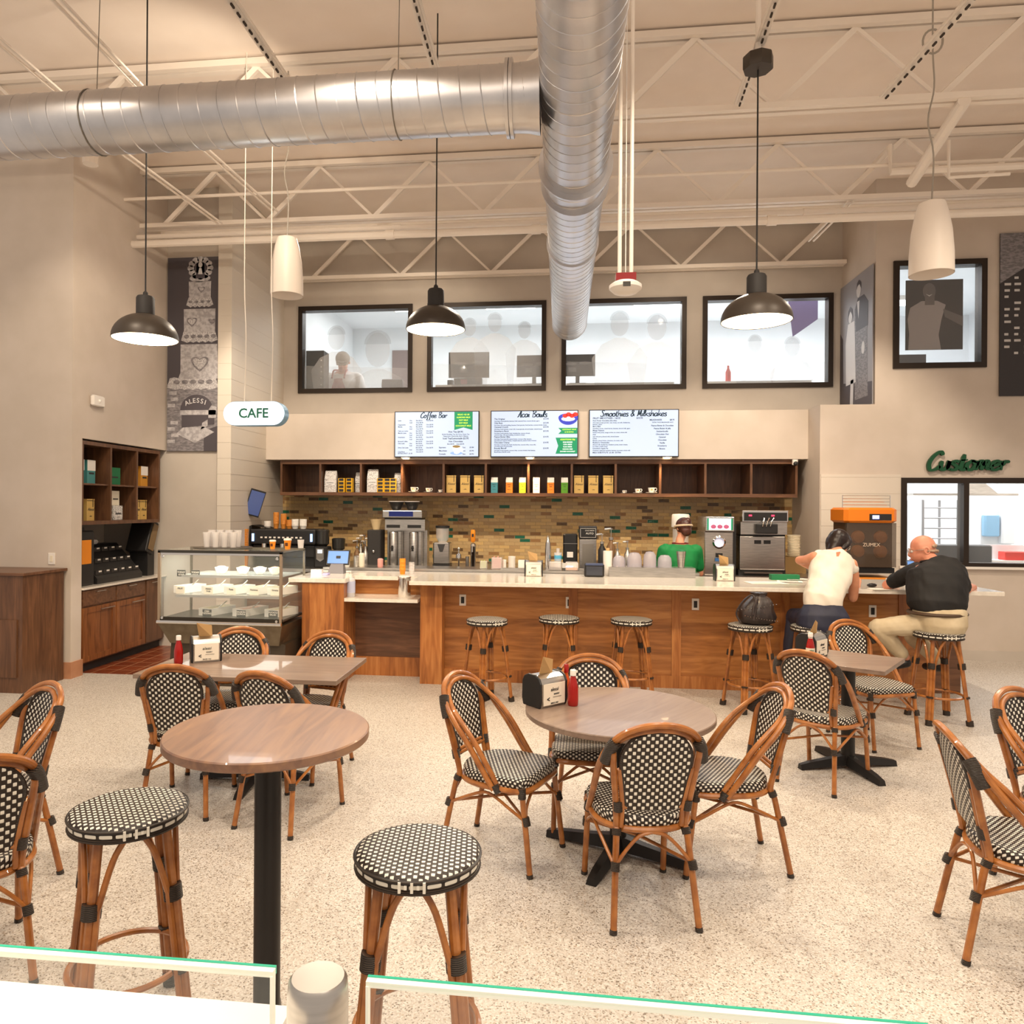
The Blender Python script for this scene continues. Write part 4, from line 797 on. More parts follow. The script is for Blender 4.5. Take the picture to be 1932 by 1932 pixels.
d = MB().box(-.02, .41, .12, .002, .81, .88).build('door', WALN, t, False); MB().tube([(.02, .5, .85), (.02, .7, .85)], .006, 8).build('door_handle', STEEL, d)
B('alcove_countertop', 'pale stone top on the left alcove base cabinet', 'countertop', -5.89, 7.325, .897, XL + .02, 8.995, CT, QUARTZ)
t = thing('upper_cabinet', 'open walnut wall cabinet with six bays in the left alcove', 'cabinet', (XL, 8.1, 1.59))
Y0, Y1 = -.77, .77; MB().box(-.44, Y0, 0, -.42, Y1, .9).build('back_board', mat('cabinet_dark_back', rgb(52, 30, 18), .5), t, False)
for z in (0, .86): MB().box(-.42, Y0, z, -.01, Y1, z + .04).build('long_board', WALN, t, False)
for y in (Y0, Y0 + .5, Y0 + 1.02, Y1 - .03): MB().box(-.42, y, .04, -.01, y + .03, .86).build('upright', WALN, t, False)
MB().box(-.42, Y0 + .03, .43, -.03, Y1 - .03, .448).build('middle_shelf', WALNX, t, False)
def alc(py_y, z, name, label, cat, w_, d, h, m, m2=None, grp=None, curve=0):
    t = thing(name, label, cat, (XL - .17, py_y, z), 0, grp)
    MB().box(-d / 2, -w_ / 2, 0, d / 2, w_ / 2, h).build('pack_body', m, t, False, bevel=.004)
    if m2: MB().box(d / 2, -w_ / 2, h * .55, d / 2 + .002, w_ / 2, h).build('pack_top', m2, t, False)
    MB().box(d / 2 + .0015, -w_ * .3, h * .4, d / 2 + .0035, w_ * .3, h * .48).build('pack_print', INK, t, False)
ZA, ZB = 1.59 + .04, 1.59 + .449
tealb = mat('teal_bag', rgb(76, 142, 140), .5); orb = mat('rust_bag', rgb(206, 96, 48), .5); amb = mat('amber_bag', rgb(200, 140, 50), .5)
alc(7.47, ZB, 'paper_bag', 'teal and white bag nearest the wall edge on the alcove top shelf', 'bag', .13, .09, .26, tealb, WHT, 'alcove coffee bags'); alc(7.66, ZB, 'paper_bag', 'teal and white bag with bigger white top on the alcove top shelf', 'bag', .14, .09, .26, tealb, WHT, 'alcove coffee bags')
alc(8.04, ZB, 'gift_box', 'dark green box on the alcove top shelf', 'box', .25, .14, .2, GRN)
alc(8.42, ZB, 'paper_bag', 'rust and white bag on the alcove top shelf', 'bag', .08, .09, .25, orb, WHT, 'alcove coffee bags'); alc(8.52, ZB, 'paper_bag', 'brown bag behind the rust bag on the alcove top shelf', 'bag', .07, .09, .23, amb, None, 'alcove coffee bags'); alc(8.71, ZB, 'paper_bag', 'amber and white bag at the far end of the alcove top shelf', 'bag', .15, .09, .25, amb, WHT, 'alcove coffee bags')
for y, lb in ((7.44, 'gold coffee bag nearest the wall edge on the alcove lower shelf'), (7.65, 'second gold coffee bag on the alcove lower shelf'), (8.43, 'gold coffee bag left in the far lower alcove bay'), (8.56, 'gold coffee bag middle in the far lower alcove bay'), (8.7, 'gold coffee bag right in the far lower alcove bay')): gbag(0, lb, y, ZA, PI / 2, XL - .17)
alc(7.95, ZA, 'thermos', 'dark flask-shaped pack on the alcove lower shelf', 'pack', .07, .1, .22, mat('olive_pack', rgb(70, 58, 36), .5)); alc(8.1, ZA + .17, 'small_box', 'pale square box stacked on the white carton in the alcove', 'box', .16, .1, .17, CREAM); alc(8.14, ZA, 'small_box', 'white patterned carton with green lid in the alcove', 'box', .18, .12, .168, SPECK)
# condiment station
t = thing('condiment_organizer', 'black tiered lid and condiment organizer on the alcove counter', 'organizer', (XL - .30, 8.2, CT))
M = Matrix.Identity(4)
mb = MB(); mb.add([(.22, -.49, 0), (.22, .40, 0), (-.28, .40, 0), (-.28, -.49, 0), (.22, -.49, .06), (.22, .40, .06), (-.12, .40, .42), (-.12, -.49, .42), (-.28, .40, .42), (-.28, -.49, .42)], [(0, 1, 2, 3), (0, 4, 5, 1), (4, 7, 6, 5), (7, 9, 8, 6), (9, 3, 2, 8), (0, 3, 9, 7, 4), (1, 5, 6, 8, 2)]).build('organizer_body', BLK, t, False)
m2 = MB(); m3 = MB()
for r in range(3):
    for i in range(6):
        y = -.47 + i * .145; x = .17 - r * .11; z = .10 + r * .12; m2.box(x, y, z, x + .02, y + .12, z + .05); m3.box(x + .02, y + .05, z + .028, x + .023, y + .10, z + .045)
m2.build('pocket_fronts', BLKM, t, False)['kind'] = 'stuff'; m3.build('tiny_labels', WHT, t, False)['kind'] = 'stuff'
t = thing('napkin_heap', 'crumpled white napkins on top of the black organizer', 'napkin', (XL - .48, 8.1, CT + .42)); MB().ball((0, 0, .02), .06, 10, (1, 1.8, .4)).ball((0, .13, .025), .05, 8, (1, 1.3, .7)).build('napkin', WHT, t)
t = thing('drink_dispenser', 'tall black dispenser with orange panel at the near end of the alcove counter', 'dispenser', (XL - .25, 7.55, CT)); MB().bbox(-.16, -.13, 0, .16, .13, .6, .02).build('dispenser_body', BLK, t, False); MB().box(.16, -.1, .24, .165, .06, .5).build('orange_panel', ORG, t, False); MB().cyl((.0, 0, .6), .1, .03, 20).build('lid', BLK, t)
t = thing('tilted_machine', 'black machine with tilted tan panel at the far end of the alcove counter', 'machine', (XL - .22, 8.80, CT)); R_ = Matrix.Translation((0, -.02, .30)) @ Matrix.Rotation(math.radians(-22), 4, 'X')
MB().box(-.12, -.05, 0, .12, .1, .32).build('machine_stand', BLK, t, False); MB().box(-.14, -.10, -.02, .14, .06, .40, R_).build('machine_head', BLK, t, False, bevel=.015); MB().box(.14, -.07, .02, .15, .04, .36, R_).build('tan_panel', mat('tan_panel', rgb(128, 104, 72), .5), t, False)
# wall things
t = thing('light_switch', 'white light switch plate on the left wall above the wood cabinet', 'switch', onY(98, 1054, 7.15) - V((0, 0, 0))); MB().box(-.038, -.008, -.06, .038, 0, .06).build('cover_plate', WHT, t, False, bevel=.003); MB().box(-.015, -.012, -.032, .015, -.008, .032).build('rocker', CREAM, t, False)
t = thing('wall_sensor', 'small white rounded sensor on the upper left wall', 'sensor', onX(180, 757, XL)); MB().bbox(0, -.11, -.06, .05, .11, .06, .02).build('sensor_body', WHT, t); MB().ball((.05, .0, .0), .02, 10).build('lens', PORC, t)
t = thing('service_cabinet', 'dark walnut cabinet standing at the left picture edge', 'cabinet', (-5.45, 6.8, 0)); MB().box(-.9, -.28, 0, .35, .31, 1.12).build('cabinet_body', WALN, t, False); MB().box(-.92, -.30, 1.12, .37, .34, 1.15).build('cabinet_top', WALNX, t, False, bevel=.005); MB().box(-.8, -.295, .15, .3, -.28, .7).build('door', WALN, t, False)
t = thing('security_camera', 'small white security camera at the soffit corner above the shelf', 'camera', onY(1500, 872, 10.0)); MB().lathe([(.035, 0), (.035, .07)], (0, 0, -.035), 16).build('camera_mount', WHT, t); MB().ball((-.0, -.03, -.02), .03, 14).build('camera_eye', BLK, t)
# ------------------------------------------------------------------ menu screens
SCR = mat('screen_light', (.3, .34, .4), .3, emit=rgb(200, 220, 252), es=.72)
SINK = mat('screen_navy_text', rgb(6, 30, 44), .5, emit=rgb(8, 56, 80), es=.35); SGRN = mat('screen_green', rgb(10, 130, 90), .5, emit=rgb(10, 140, 92), es=.45); SYEL = mat('screen_yellow_text', rgb(200, 230, 60), .5, emit=rgb(190, 230, 70), es=.9)
def screen(x0, x1, title, label):
    z0, z1 = 2.485, 3.115; W = x1 - x0; H = z1 - z0; t = thing('menu_screen', label, 'screen', (x0, 10.0, z0), 0, 'menu screens')
    MB().box(0, -.01, 0, W, .045, H).build('screen_casing', BLK, t, False, bevel=.004); MB().box(.012, -.013, .012, W - .012, -.01, H - .012).build('screen_face', SCR, t, False)
    mb = MB(); tw = {'Coffee Bar': .37, 'Acai Bowls': .40, 'Smoothies & Milkshakes': .86}[title]; tx = {'Coffee Bar': .36, 'Acai Bowls': .36, 'Smoothies & Milkshakes': .15}[title]
    script(title, tw, .30, mb, -.0155, -.0128, tx, H - .092, .15); mb.build('screen_title', SINK, t, False)
    return t, W, H
t, W, H = screen(-2.29, -1.12, 'Coffee Bar', 'left menu screen headed Coffee Bar above the shelf')
rows = [('Latte', 'Hot', '8oz $4.25', '12oz $4.95'), ('', 'Iced', '16oz $4.95', ''), ('Cappuccino', '', '8oz $4.95', '12oz $5.95'), ('Mocha', 'Hot', '8oz $4.95', '12oz $5.95'), ('', 'Iced', '12oz $5.95', ''), ('Cafe con Leche', '', '8oz $4.95', '12oz $4.95'), ('Matcha Latte', 'Hot', '8oz $4.95', '12oz $5.95'), ('', 'Iced', '16oz $5.95', ''), ('Americano', 'Hot', '8oz $4.95', '12oz $4.95'), ('', 'Iced', '16oz $3.95', ''), ('Brewed Coffee', '', '8oz $2.95', '12oz $3.95'), ('Chai Latte', 'Hot', '8oz $4.95', '12oz $5.95'), ('', 'Iced', '16oz $5.95', ''), ('Dirty Chai Latte', '', '8oz $5.95', '12oz $6.95'), ('', 'Iced', '16oz $6.95', ''), ('Cold Brew', '', '16oz $5.75', '')]
it = []
for i, r in enumerate(rows):
    y = H - .135 - i * .0285
    for j, s in enumerate(r):
        if s: it.append((s, (.05, .21, .30, .44)[j], y, .022))
it += [('EXTRA SHOT  $1.00', .05, .045, .023), ('Hot Tea $4.95', .85, .335, .034, 'CENTER'), ('English Breakfast Tea, Earl Grey, Green Tea,', .85, .305, .021, 'CENTER'), ('Peppermint, Chamomile, Berry Hibiscus', .85, .28, .021, 'CENTER'), ('Iced Tea/Lemonade $3.95', .85, .245, .034, 'CENTER'), ('Hot Chocolate', .85, .205, .032, 'CENTER'), ('8oz $4.95    12oz $5.95', .85, .172, .024, 'CENTER')]
for i, (a, b, c_) in enumerate((('Espresso', '2oz', '$3.80'), ('Macchiato', '3oz', '$3.95'), ('Cortado', '4oz', '$4.95'))): it += [(a, .62, .125 - i * .045, .027), (b, .945, .125 - i * .045, .026), (c_, 1.04, .125 - i * .045, .026)]
text_bm(it, t, 'menu_text', SINK, (0, -.0132, 0), bold=.02)
MB().prism([(.83, H - .013), (1.08, H - .013), (1.08, .37), (.955, .405), (.83, .37)], -.0145, -.013).build('green_banner', SGRN, t, False)
text_bm([(s, .955, H - .06 - i * .038, .028, 'CENTER') for i, s in enumerate(('MILKS +$1.00', 'ALMOND MILK', 'OAT MILK', 'SOY MILK', 'COCONUT MILK'))], t, 'banner_text', SYEL, (0, -.0146, 0), bold=.012)
CW = mat('screen_cup_white', (.9, .93, .97), .4, emit=(.8, .87, 1), es=.8); CB = mat('screen_cup_blue', rgb(120, 150, 200), .4, emit=rgb(120, 150, 205), es=.8); CBR = mat('screen_cup_coffee', rgb(130, 110, 70), .4, emit=rgb(120, 100, 60), es=.6)
m_ = MB(); m_.prism(ell(.86, .055, .085, .022), -.0142, -.0134); m_.build('cup_picture_saucer', CB, t, False); m_ = MB(); m_.prism([(.80, .145), (.92, .145), (.905, .06), (.87, .045), (.835, .05)], -.0146, -.0142); m_.prism(ell(.93, .1, .025, .025), -.0144, -.014); m_.build('cup_picture', CW, t, False); m_ = MB(); m_.prism(ell(.86, .145, .055, .018), -.015, -.0146); m_.build('coffee_picture', CBR, t, False)
t, W, H = screen(-.965, .21, 'Acai Bowls', 'middle menu screen headed Acai Bowls above the shelf')
it = []; y = H - .125
for nm, pr, ls in (('The Original', '$12.95', ('Acai base, house granola, bananas, fresh seasonal fruit, coconut shreds, agave',)), ('Chia Buzz', '$12.95', ('Acai base, chia seed pudding, bananas, fresh granola, fresh berries, coconut shreds, honey',)), ('Caramel Crunch', '$13.95', ('Acai base, fresh bananas, sweet milk, house granola, almond butter, caramel sauce',)),
   ('Strawberry Burst', '$13.95', ('Acai base, house granola, fresh strawberries, coconut shreds,', 'coconut whip, chia seed pudding, strawberry drizzle')), ('Peanut Butter Bliss', '$14.95', ('Acai base, house granola, peanut butter, coconut whip, bananas,', 'chocolate and caramel drizzle, chopped peanuts, peanut butter brownie')),
   ('Chocolate Champ', '$14.95', ('Acai base, house granola, fresh strawberries, coconut whip, cocoa nibs,', 'chocolate sauce, brownie bites')), ('Bravely Biscoff', '$14.95', ('Acai base, house granola, coconut whip, coconut shreds, fresh banana,', 'Biscoff sauce, Biscoff crumb'))):
    it += [(nm, .05, y, .028), (pr, .71, y, .026)]; y -= .026
    for s in ls: it.append((s, .05, y, .0195)); y -= .0225
    y -= .006
text_bm(it, t, 'menu_text', SINK, (0, -.0138, 0), bold=.022)
MB().prism([(.91, .39), (1.162, .39), (1.162, .31), (.91, .31), (.95, .35)], -.0145, -.013).prism([(.875, .26), (1.162, .26), (1.162, .045), (.875, .045), (.91, .15)], -.0145, -.013).build('green_banner', SGRN, t, False)
text_bm([('COCONUT WHIP', 1.055, .36, .023, 'CENTER'), ('$1.00 EXTRA', 1.055, .328, .021, 'CENTER'), ('ADDITIONS 50¢', 1.035, .225, .028, 'CENTER')], t, 'banner_heading', SYEL, (0, -.0146, 0), bold=.012)
text_bm([(s, 1.035, .192 - i * .031, .022, 'CENTER') for i, s in enumerate(('GOJI BERRIES', 'CHIA SEEDS', 'FLAX SEEDS', 'COCOA NIBS', 'SHAVED COCONUT'))], t, 'banner_text', CW, (0, -.0146, 0), bold=.014)
NB = mat('screen_bowl_blue', rgb(40, 50, 160), .5, emit=rgb(40, 56, 170), es=.7); RB = mat('screen_berry_red', rgb(225, 40, 30), .5, emit=rgb(225, 40, 30), es=.8)
m_ = MB(); m_.prism([(.91 + .13 * (1 - math.cos(a * PI / 14)), .53 - .10 * math.sin(a * PI / 14)) for a in range(15)], -.0142, -.013).prism(ell(1.04, .53, .13, .055), -.0144, -.013); m_.build('bowl_picture', NB, t, False)
m_ = MB(); [m_.prism(ell(1.0 + .045 * i, .55 + .02 * (i % 2), .035, .028, 10), -.0152, -.0146) for i in range(4)]; m_.build('berry_picture', RB, t, False); m_ = MB(); m_.prism(ell(1.04, .51, .09, .03), -.015, -.0146); m_.build('yogurt_picture', CW, t, False)
t, W, H = screen(.35, 1.52, 'Smoothies & Milkshakes', 'right menu screen headed Smoothies & Milkshakes above the shelf')
it = [('FRUIT SMOOTHIES - 16OZ', .05, H - .125, .031), ('$10.95', .62, H - .125, .03)]; y = H - .155
for nm, ls in (('Pure Power Smoothie (the vibe)', ('Chocolate protein powder, oats, honey, oat milk, blueberries,', 'bananas, yogurt')), ('Berry Bliss', ('Strawberry puree, mixed berries, bananas, almond milk, agave',)), ('Mango Passions', ('Passion fruit puree, mango sorbet, ice cream, whole milk',)), ('Acai', ('Acai soft serve, almond milk, almond butter',)), ('Chris', ('Bananas, peanut butter, cinnamon, ice cream, milk',)), ('Blueberry Cheesecake', ('Almond milk, blueberries, blueberry puree, cream cheese,', 'ice cream, cookie crumb')), ("Grandma's Apple Pie", ('Cinnamon, apple pie compote, bananas, ice cream, whole milk',))):
    it.append((nm, .05, y, .024)); y -= .026
    for s in ls: it.append((s, .05, y, .0195)); y -= .0235
    y -= .004
it += [('MILK SUBSTITUTE  $1.00  EXTRA', .05, .05, .026), ('MILKSHAKES', .79, H - .15, .028), ('$8.95', 1.05, H - .15, .027), ('EXTRA THICK MILKSHAKES 16OZ', .96, H - .18, .018, 'CENTER')]
for i, s in enumerate(('Peanut Butter & Chocolate', 'Peanut Butter & Jelly', 'Snickerdoodle', 'Chocolate Chai', 'Caramel', 'Chocolate', 'Vanilla', 'Strawberry', 'Banana')): it.append((s, .955, H - .225 - i * .038, .026, 'CENTER'))
text_bm(it, t, 'menu_text', SINK, (0, -.0138, 0), bold=.022)
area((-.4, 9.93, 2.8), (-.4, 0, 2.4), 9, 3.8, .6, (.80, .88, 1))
# Customer lettering
t = thing('wall_lettering', 'dark green script lettering reading Customer above the kitchen window', 'sign', onY(1748, 887, 9.56)); a = onY(1748, 887, 9.56); b = onY(1900, 884, 9.56)
mb = MB(); script('Customer', (b - a).length, .36, mb, -.012, .02, 0, 0, .22); mb.build('letters', mat('deep_green_letters', rgb(8, 72, 40), .4), t, False)
# ------------------------------------------------------------------ posters
def poster(x0, x1, z0, z1, y, name, label, M=None, loc=None):
    t = thing(name, label, 'poster', loc or (x0, y, z0)); return t
PL2 = noisy('poster_icing', (.60, .58, .58), (.34, .32, .33), 60, .5, lo=.4, hi=.6)
PD = mat('poster_plum_black', (.075, .065, .075), .55); PG = noisy('poster_grey', (.50, .48, .49), (.34, .32, .33), 24, .5, lo=.4, hi=.6); PM = noisy('poster_mid_grey', (.26, .24, .25), (.15, .14, .15), 22, .5, lo=.4, hi=.6, stretch=(1, 1, 2.5)); PL = mat('poster_pale', (.62, .60, .60), .5)
def P2(t, polys, m, nm, k): 
    mb = MB(); [mb.prism(p, -.012 - k * .0009, -.012 - (k - 1) * .0009 + .0) for p in polys]; mb.build(nm, m, t, False)
t = thing('cake_poster', 'tall black and white poster of a tiered wedding cake over a stone oven', 'poster', (-5.03, 8.985, 2.50)); W, H = .69, 2.47
MB().box(0, -.012, 0, W, 0, H).build('poster_sheet', PD, t, False)
def tier(cx, z0, z1, r0, r1, n=9):      # scalloped cake tier outline
    L = [(cx - r0, z0)] + [(cx - r0 - .012 * math.sin(i * PI), z0) for i in range(1)]; return [(cx - r0, z0), (cx + r0, z0), (cx + r0 * .96, z0 + .06), (cx + r1, z1 - .04), (cx + r1 * 1.05, z1), (cx - r1 * 1.05, z1), (cx - r1, z1 - .04), (cx - r0 * .96, z0 + .06)]
def heart(x, z, s): return [(x + s * .8 * math.sin(a) ** 3, z + s * (.62 * math.cos(a) - .24 * math.cos(2 * a) - .1 * math.cos(3 * a))) for a in [i * PI / 12 for i in range(24)]]
cx = .40
def skirt(x0, x1, z0, z1): return [(x0, z0 + .03)] + [(x0 + (x1 - x0) * i / 12, z0 + .018 * (i % 2)) for i in range(1, 12)] + [(x1, z0 + .03), (x1 - .035, z1)] + [(x1 - .035 - (x1 - x0 - .07) * i / 10, z1 + .012 * (i % 2)) for i in range(1, 10)] + [(x0 + .035, z1)]
P2(t, [[(.0, 0), (W, 0), (W, .80), (0, .86)]], PM, 'stone_wall', 1)
P2(t, [skirt(0, .69, .78, .93), skirt(.185, .675, 1.38, 1.53), skirt(.25, .615, 1.83, 1.96)], PL2, 'cake_skirts', 2)
P2(t, [[(.15, .92), (.69, .92), (.685, 1.02), (.67, 1.36), (.18, 1.36), (.18, 1.0)], [(.225, 1.52), (.64, 1.52), (.645, 1.81), (.22, 1.81)], [(.29, 1.95), (.58, 1.95), (.585, 2.16), (.285, 2.16)], ell(.435, 2.2, .14, .05)] + [ell(.44 + .13 * math.cos(a * .524), 2.33 + .11 * math.sin(a * .524), .045, .04, 9) for a in range(12)], PG, 'cake_body', 3)
P2(t, [heart(.44, 1.12, .15), heart(.33, 1.65, .09), heart(.60, 1.65, .06), heart(.455, 2.06, .06)] + [ell(.13 + .11 * i, .88, .045, .03, 10) for i in range(5)] + [ell(.26 + .09 * i, 1.46, .035, .025, 10) for i in range(5)] + [ell(.31 + .08 * i, 1.90, .025, .018, 10) for i in range(4)], PM, 'icing_hearts', 4)
P2(t, [heart(.44, 1.12, .115), heart(.33, 1.65, .064), heart(.455, 2.06, .04)], PL2, 'heart_fill', 5)
P2(t, [ell(.44, 2.33, .085, .07), [(.38, 2.20), (.50, 2.20), (.49, 2.40), (.39, 2.40)]], PD, 'cake_topper_gap', 5); P2(t, [ell(.44, 2.37, .028, .035), [(.41, 2.25), (.47, 2.25), (.455, 2.33), (.425, 2.33)]], PL, 'cake_topper', 6)
P2(t, [[(.18, .52)] + [(.40 - .22 * math.cos(a * PI / 12), .52 + .20 * math.sin(a * PI / 12)) for a in range(13)], [(.20, .30), (.64, .34), (.64, .46), (.20, .46)], [(.50, 0), (W, 0), (W, .32), (.50, .26)]], PD, 'oven_mouth', 4)
P2(t, [[(.18, .46), (.66, .46), (.66, .52), (.18, .52)], [(.13, .22), (.38, .10), (.64, .24), (.50, .31), (.22, .30)], [(.56, .42), (.66, .42), (.67, .56), (.60, .58), (.56, .52)], [(.46, .27), (.55, .32), (.55, .40), (.48, .36)]], PG, 'baker_and_table', 5)
P2(t, [[(x, z), (x + .10, z), (x + .10, z + .045), (x, z + .045)] for z, o in ((.1, .0), (.18, .05), (.26, 0), (.34, .04), (.56, .0), (.64, .04), (.72, .02)) for x in (.01 + o, )] , PG, 'stone_courses', 3)
for ch, x, z, a in (('A', .255, .575, .42), ('L', .305, .60, .22), ('E', .35, .612, .08), ('S', .40, .615, -.04), ('S', .45, .608, -.16), ('I', .50, .592, -.28)):
    o = text_bm([(ch, 0, 0, .085)], t, 'poster_letter', PL, (x, -.0185, z), bold=.01); o.rotation_euler = (PI / 2, -a, 0)
# couple poster on the return wall (runs along Y)
t = thing('couple_poster', 'tall black and white poster of a standing couple on the right return wall', 'poster', (3.785, 9.62, 3.11), math.radians(90)); W, H = 1.06, 1.72
MB().box(0, 0, 0, W, .012, H).build('poster_sheet', mat('poster_fog', (.30, .29, .31), .5), t, False)
def P3(polys, m, nm, k):
    mb = MB(); [mb.prism([(W - a, b) for a, b in p], .012 + (k - 1) * .0009, .012 + k * .0009) for p in polys]; mb.build(nm, m, t, False)
P3([[(0, 0), (W, 0), (W, .28), (.5, .34), (0, .42)], [(0, .42), (.12, .4), (.1, 1.0), (0, 1.1)]], PD, 'dark_ground', 1)
P3([[(.52, .12), (.93, .12), (.90, .9), (.93, 1.3), (.80, 1.42), (.60, 1.42), (.50, 1.3)]], PM, 'suit_image', 2); P3([[(.55, 1.0), (.92, 1.0), (.93, 1.3), (.80, 1.42), (.60, 1.42), (.52, 1.3)]], PD, 'jacket_image', 3)
P3([[(.22, .35), (.55, .35), (.52, .9), (.50, 1.16), (.28, 1.16), (.20, .9)], [(.36, .0), (.46, .0), (.48, .4), (.38, .4)], ell(.36, 1.25, .065, .09), ell(.63, 1.52, .07, .095), [(.58, 1.38), (.66, 1.38), (.63, 1.15)], ell(.78, .75, .05, .08)], PL, 'dress_and_faces', 4)
P3([[(.27 + .0, 1.2), (.29, 1.33), (.36, 1.38), (.43, 1.33), (.45, 1.2), (.41, 1.27), (.36, 1.32), (.31, 1.27)], [(.56, 1.54), (.58, 1.62), (.64, 1.65), (.71, 1.6), (.71, 1.52), (.66, 1.59), (.60, 1.58)]], PD, 'hair_image', 5)
# far right dark poster
t = thing('archive_poster', 'dark black and white photo poster cut off by the right picture edge', 'poster', (5.20, 9.585, 3.18)); MB().box(0, -.012, 0, 1.0, .0, 1.95).build('poster_sheet', DK, t, False)
mb = MB(); [mb.box(.05 + .11 * j, -.014, .5 + .075 * i, .05 + .11 * j + .045 * (1 + (i * 7 + j * 3) % 3 * .3), -.012, .5 + .075 * i + .028) for i in range(13) for j in range(7) if (i * 5 + j * 3) % 4]
mb.build('lit_windows_image', LG, t, False)['kind'] = 'stuff'
mb = MB(); mb.prism([(0, 1.35), (.3, 1.55), (1.0, 1.2), (1.0, 1.95), (0, 1.95)], -.015, -.012); mb.build('pale_sky_image', PM, t, False)
# ------------------------------------------------------------------ glass food case
CX0, CX1, CYF = -3.98, -2.70, 6.95; CWD, CD = CX1 - CX0, .66
t = thing('display_case', 'glass food display case with steel frame and shelves at the left end of the bar', 'display case', (CX0, CYF, 0)); FR = noisy('case_metal', rgb(120, 108, 90), rgb(104, 92, 76), 10, .35, .7)
MB().add([(.05, .12, 0), (CWD - .02, .12, 0), (CWD - .02, CD, 0), (.05, CD, 0), (.09, .10, .44), (CWD, .10, .44), (CWD, CD, .44), (.05, CD, .44)], [(3, 2, 1, 0), (4, 5, 6, 7), (0, 1, 5, 4), (1, 2, 6, 5), (2, 3, 7, 6), (3, 0, 4, 7)]).build('case_plinth', mat('case_dark_base', rgb(70, 60, 48), .5, .3), t, False)  # plinth in one even dark colour of its own
MB().add([(.10, .06, .43), (CWD - .05, .06, .43), (CWD, CD, .43), (.05, CD, .43), (0, 0, .63), (CWD, 0, .63), (CWD, CD, .63), (0, CD, .63)], [(3, 2, 1, 0), (4, 5, 6, 7), (0, 1, 5, 4), (1, 2, 6, 5), (2, 3, 7, 6), (3, 0, 4, 7)]).build('case_body', FR, t, False)
MB().tube([(0, -.012, .65), (CWD, -.012, .65)], .018, 10).build('bumper_rail', CHROME, t); MB().box(0, .0, .63, CWD, .02, .70).build('lower_band', mat('smoked_band', rgb(50, 44, 36), .25, .3), t, False)
MB().box(.02, .03, .66, CWD - .02, CD - .02, .685).build('case_floor', mat('case_deck_dark', rgb(64, 58, 50), .3, .5), t, False)
for x in (0, CWD - .025): MB().box(x, -.005, .66, x + .025, .02, 1.35).build('front_post', mat('case_post', rgb(150, 132, 112), .4, .3), t, False)
for x in (0, CWD - .02): MB().box(x, CD - .02, .63, x + .02, CD, 1.35).build('rear_post', FR, t, False)
MB().box(.03, .004, .70, CWD - .03, .008, 1.33).build('front_glass', CASEG, t, False); MB().box(-.004, .02, .68, .0, CD - .02, 1.34).build('side_glass', CASEG, t, False); MB().box(CWD, .02, .68, CWD + .004, CD - .02, 1.34).build('side_glass', CASEG, t, False)
MB().box(0, 0, 1.345, CWD, CD, 1.36).build('top_glass', thin('case_top_glass', (.6, .62, .55), .25, .05), t, False)
MB().box(0, -.005, 1.335, CWD, .02, 1.362).build('top_rail', mat('dark_rail', (.03, .027, .022), .3), t, False); MB().box(0, .0, 1.315, CWD, .012, 1.335).build('top_trim', CHROME, t, False)
MB().box(0, CD - .02, 1.335, CWD, CD, 1.362).build('rear_rail', FR, t, False)
for z, x0 in ((1.10, .2), (.90, .14)): MB().box(x0, .10, z, CWD - .04, CD - .03, z + .008).build('glass_shelf', thin('shelf_glass', (.8, .88, .82), .25, .05), t, False); MB().box(x0, .085, z - .014, CWD - .04, .10, z + .012).build('shelf_edge', STEEL, t, False)
for x, z in ((.05, 1.30), (CWD - .05, 1.29), (.05, .69), (CWD - .05, .68)): MB().lathe([(.013, 0), (.013, .012)], (x, 0, z), 16, Matrix.Rotation(PI / 2, 4, 'X')).build('knob', CHROME, t)
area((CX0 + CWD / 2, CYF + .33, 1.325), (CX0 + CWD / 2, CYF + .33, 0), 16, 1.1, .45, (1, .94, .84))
def dish(x, y, z, ln, w_, label, sign, dark=False, food=None):
    k = thing('food_tray', label, 'tray', (CX0 + x, CYF + y, z), math.radians(-20), 'white trays in the food case')
    MB().box(-w_ / 2, -ln / 2, 0, w_ / 2, ln / 2, .008).box(-w_ / 2, -ln / 2, .008, w_ / 2, -ln / 2 + .008, .075).box(-w_ / 2, ln / 2 - .008, .008, w_ / 2, ln / 2, .075).box(-w_ / 2, -ln / 2 + .008, .008, -w_ / 2 + .008, ln / 2 - .008, .075).box(w_ / 2 - .008, -ln / 2 + .008, .008, w_ / 2, ln / 2 - .008, .075).build('tray_body', PORC, k, False)
    MB().box(-w_ / 2 + .008, -ln / 2 + .008, .03, w_ / 2 - .008, ln / 2 - .008, .055).build('food', food or noisy('pale_salad', rgb(226, 214, 160), rgb(190, 170, 110), 40, .6), k, False)
    MB().tube([(0, 0, .05), (.02, ln * .3, .12)], .006, 6).build('spoon', STEEL, k)
    c_ = thing('food_label', 'small %s food label in front of the %s' % ('black handwritten' if dark else 'white', label), 'label', (CX0 + x - .01, CYF + y - ln / 2 - .025, z), math.radians(-8), 'food labels')
    MB().box(-.05, -.006, 0, .05, 0, .07).build('label_card', INK if dark else LBL, c_, False); text_bm([(s, 0, .045 - i * .022, .024, 'CENTER') for i, s in enumerate(sign)], c_, 'label_writing', WHT if dark else INK, (0, -.0065, 0), bold=.02)
    c_['label'] = ('black' if dark else 'white') + ' handwritten label card reading ' + ' '.join(sign).lower()[:14] + ' in the food case, ' + ('bottom' if z < .8 else 'middle') + ' shelf'
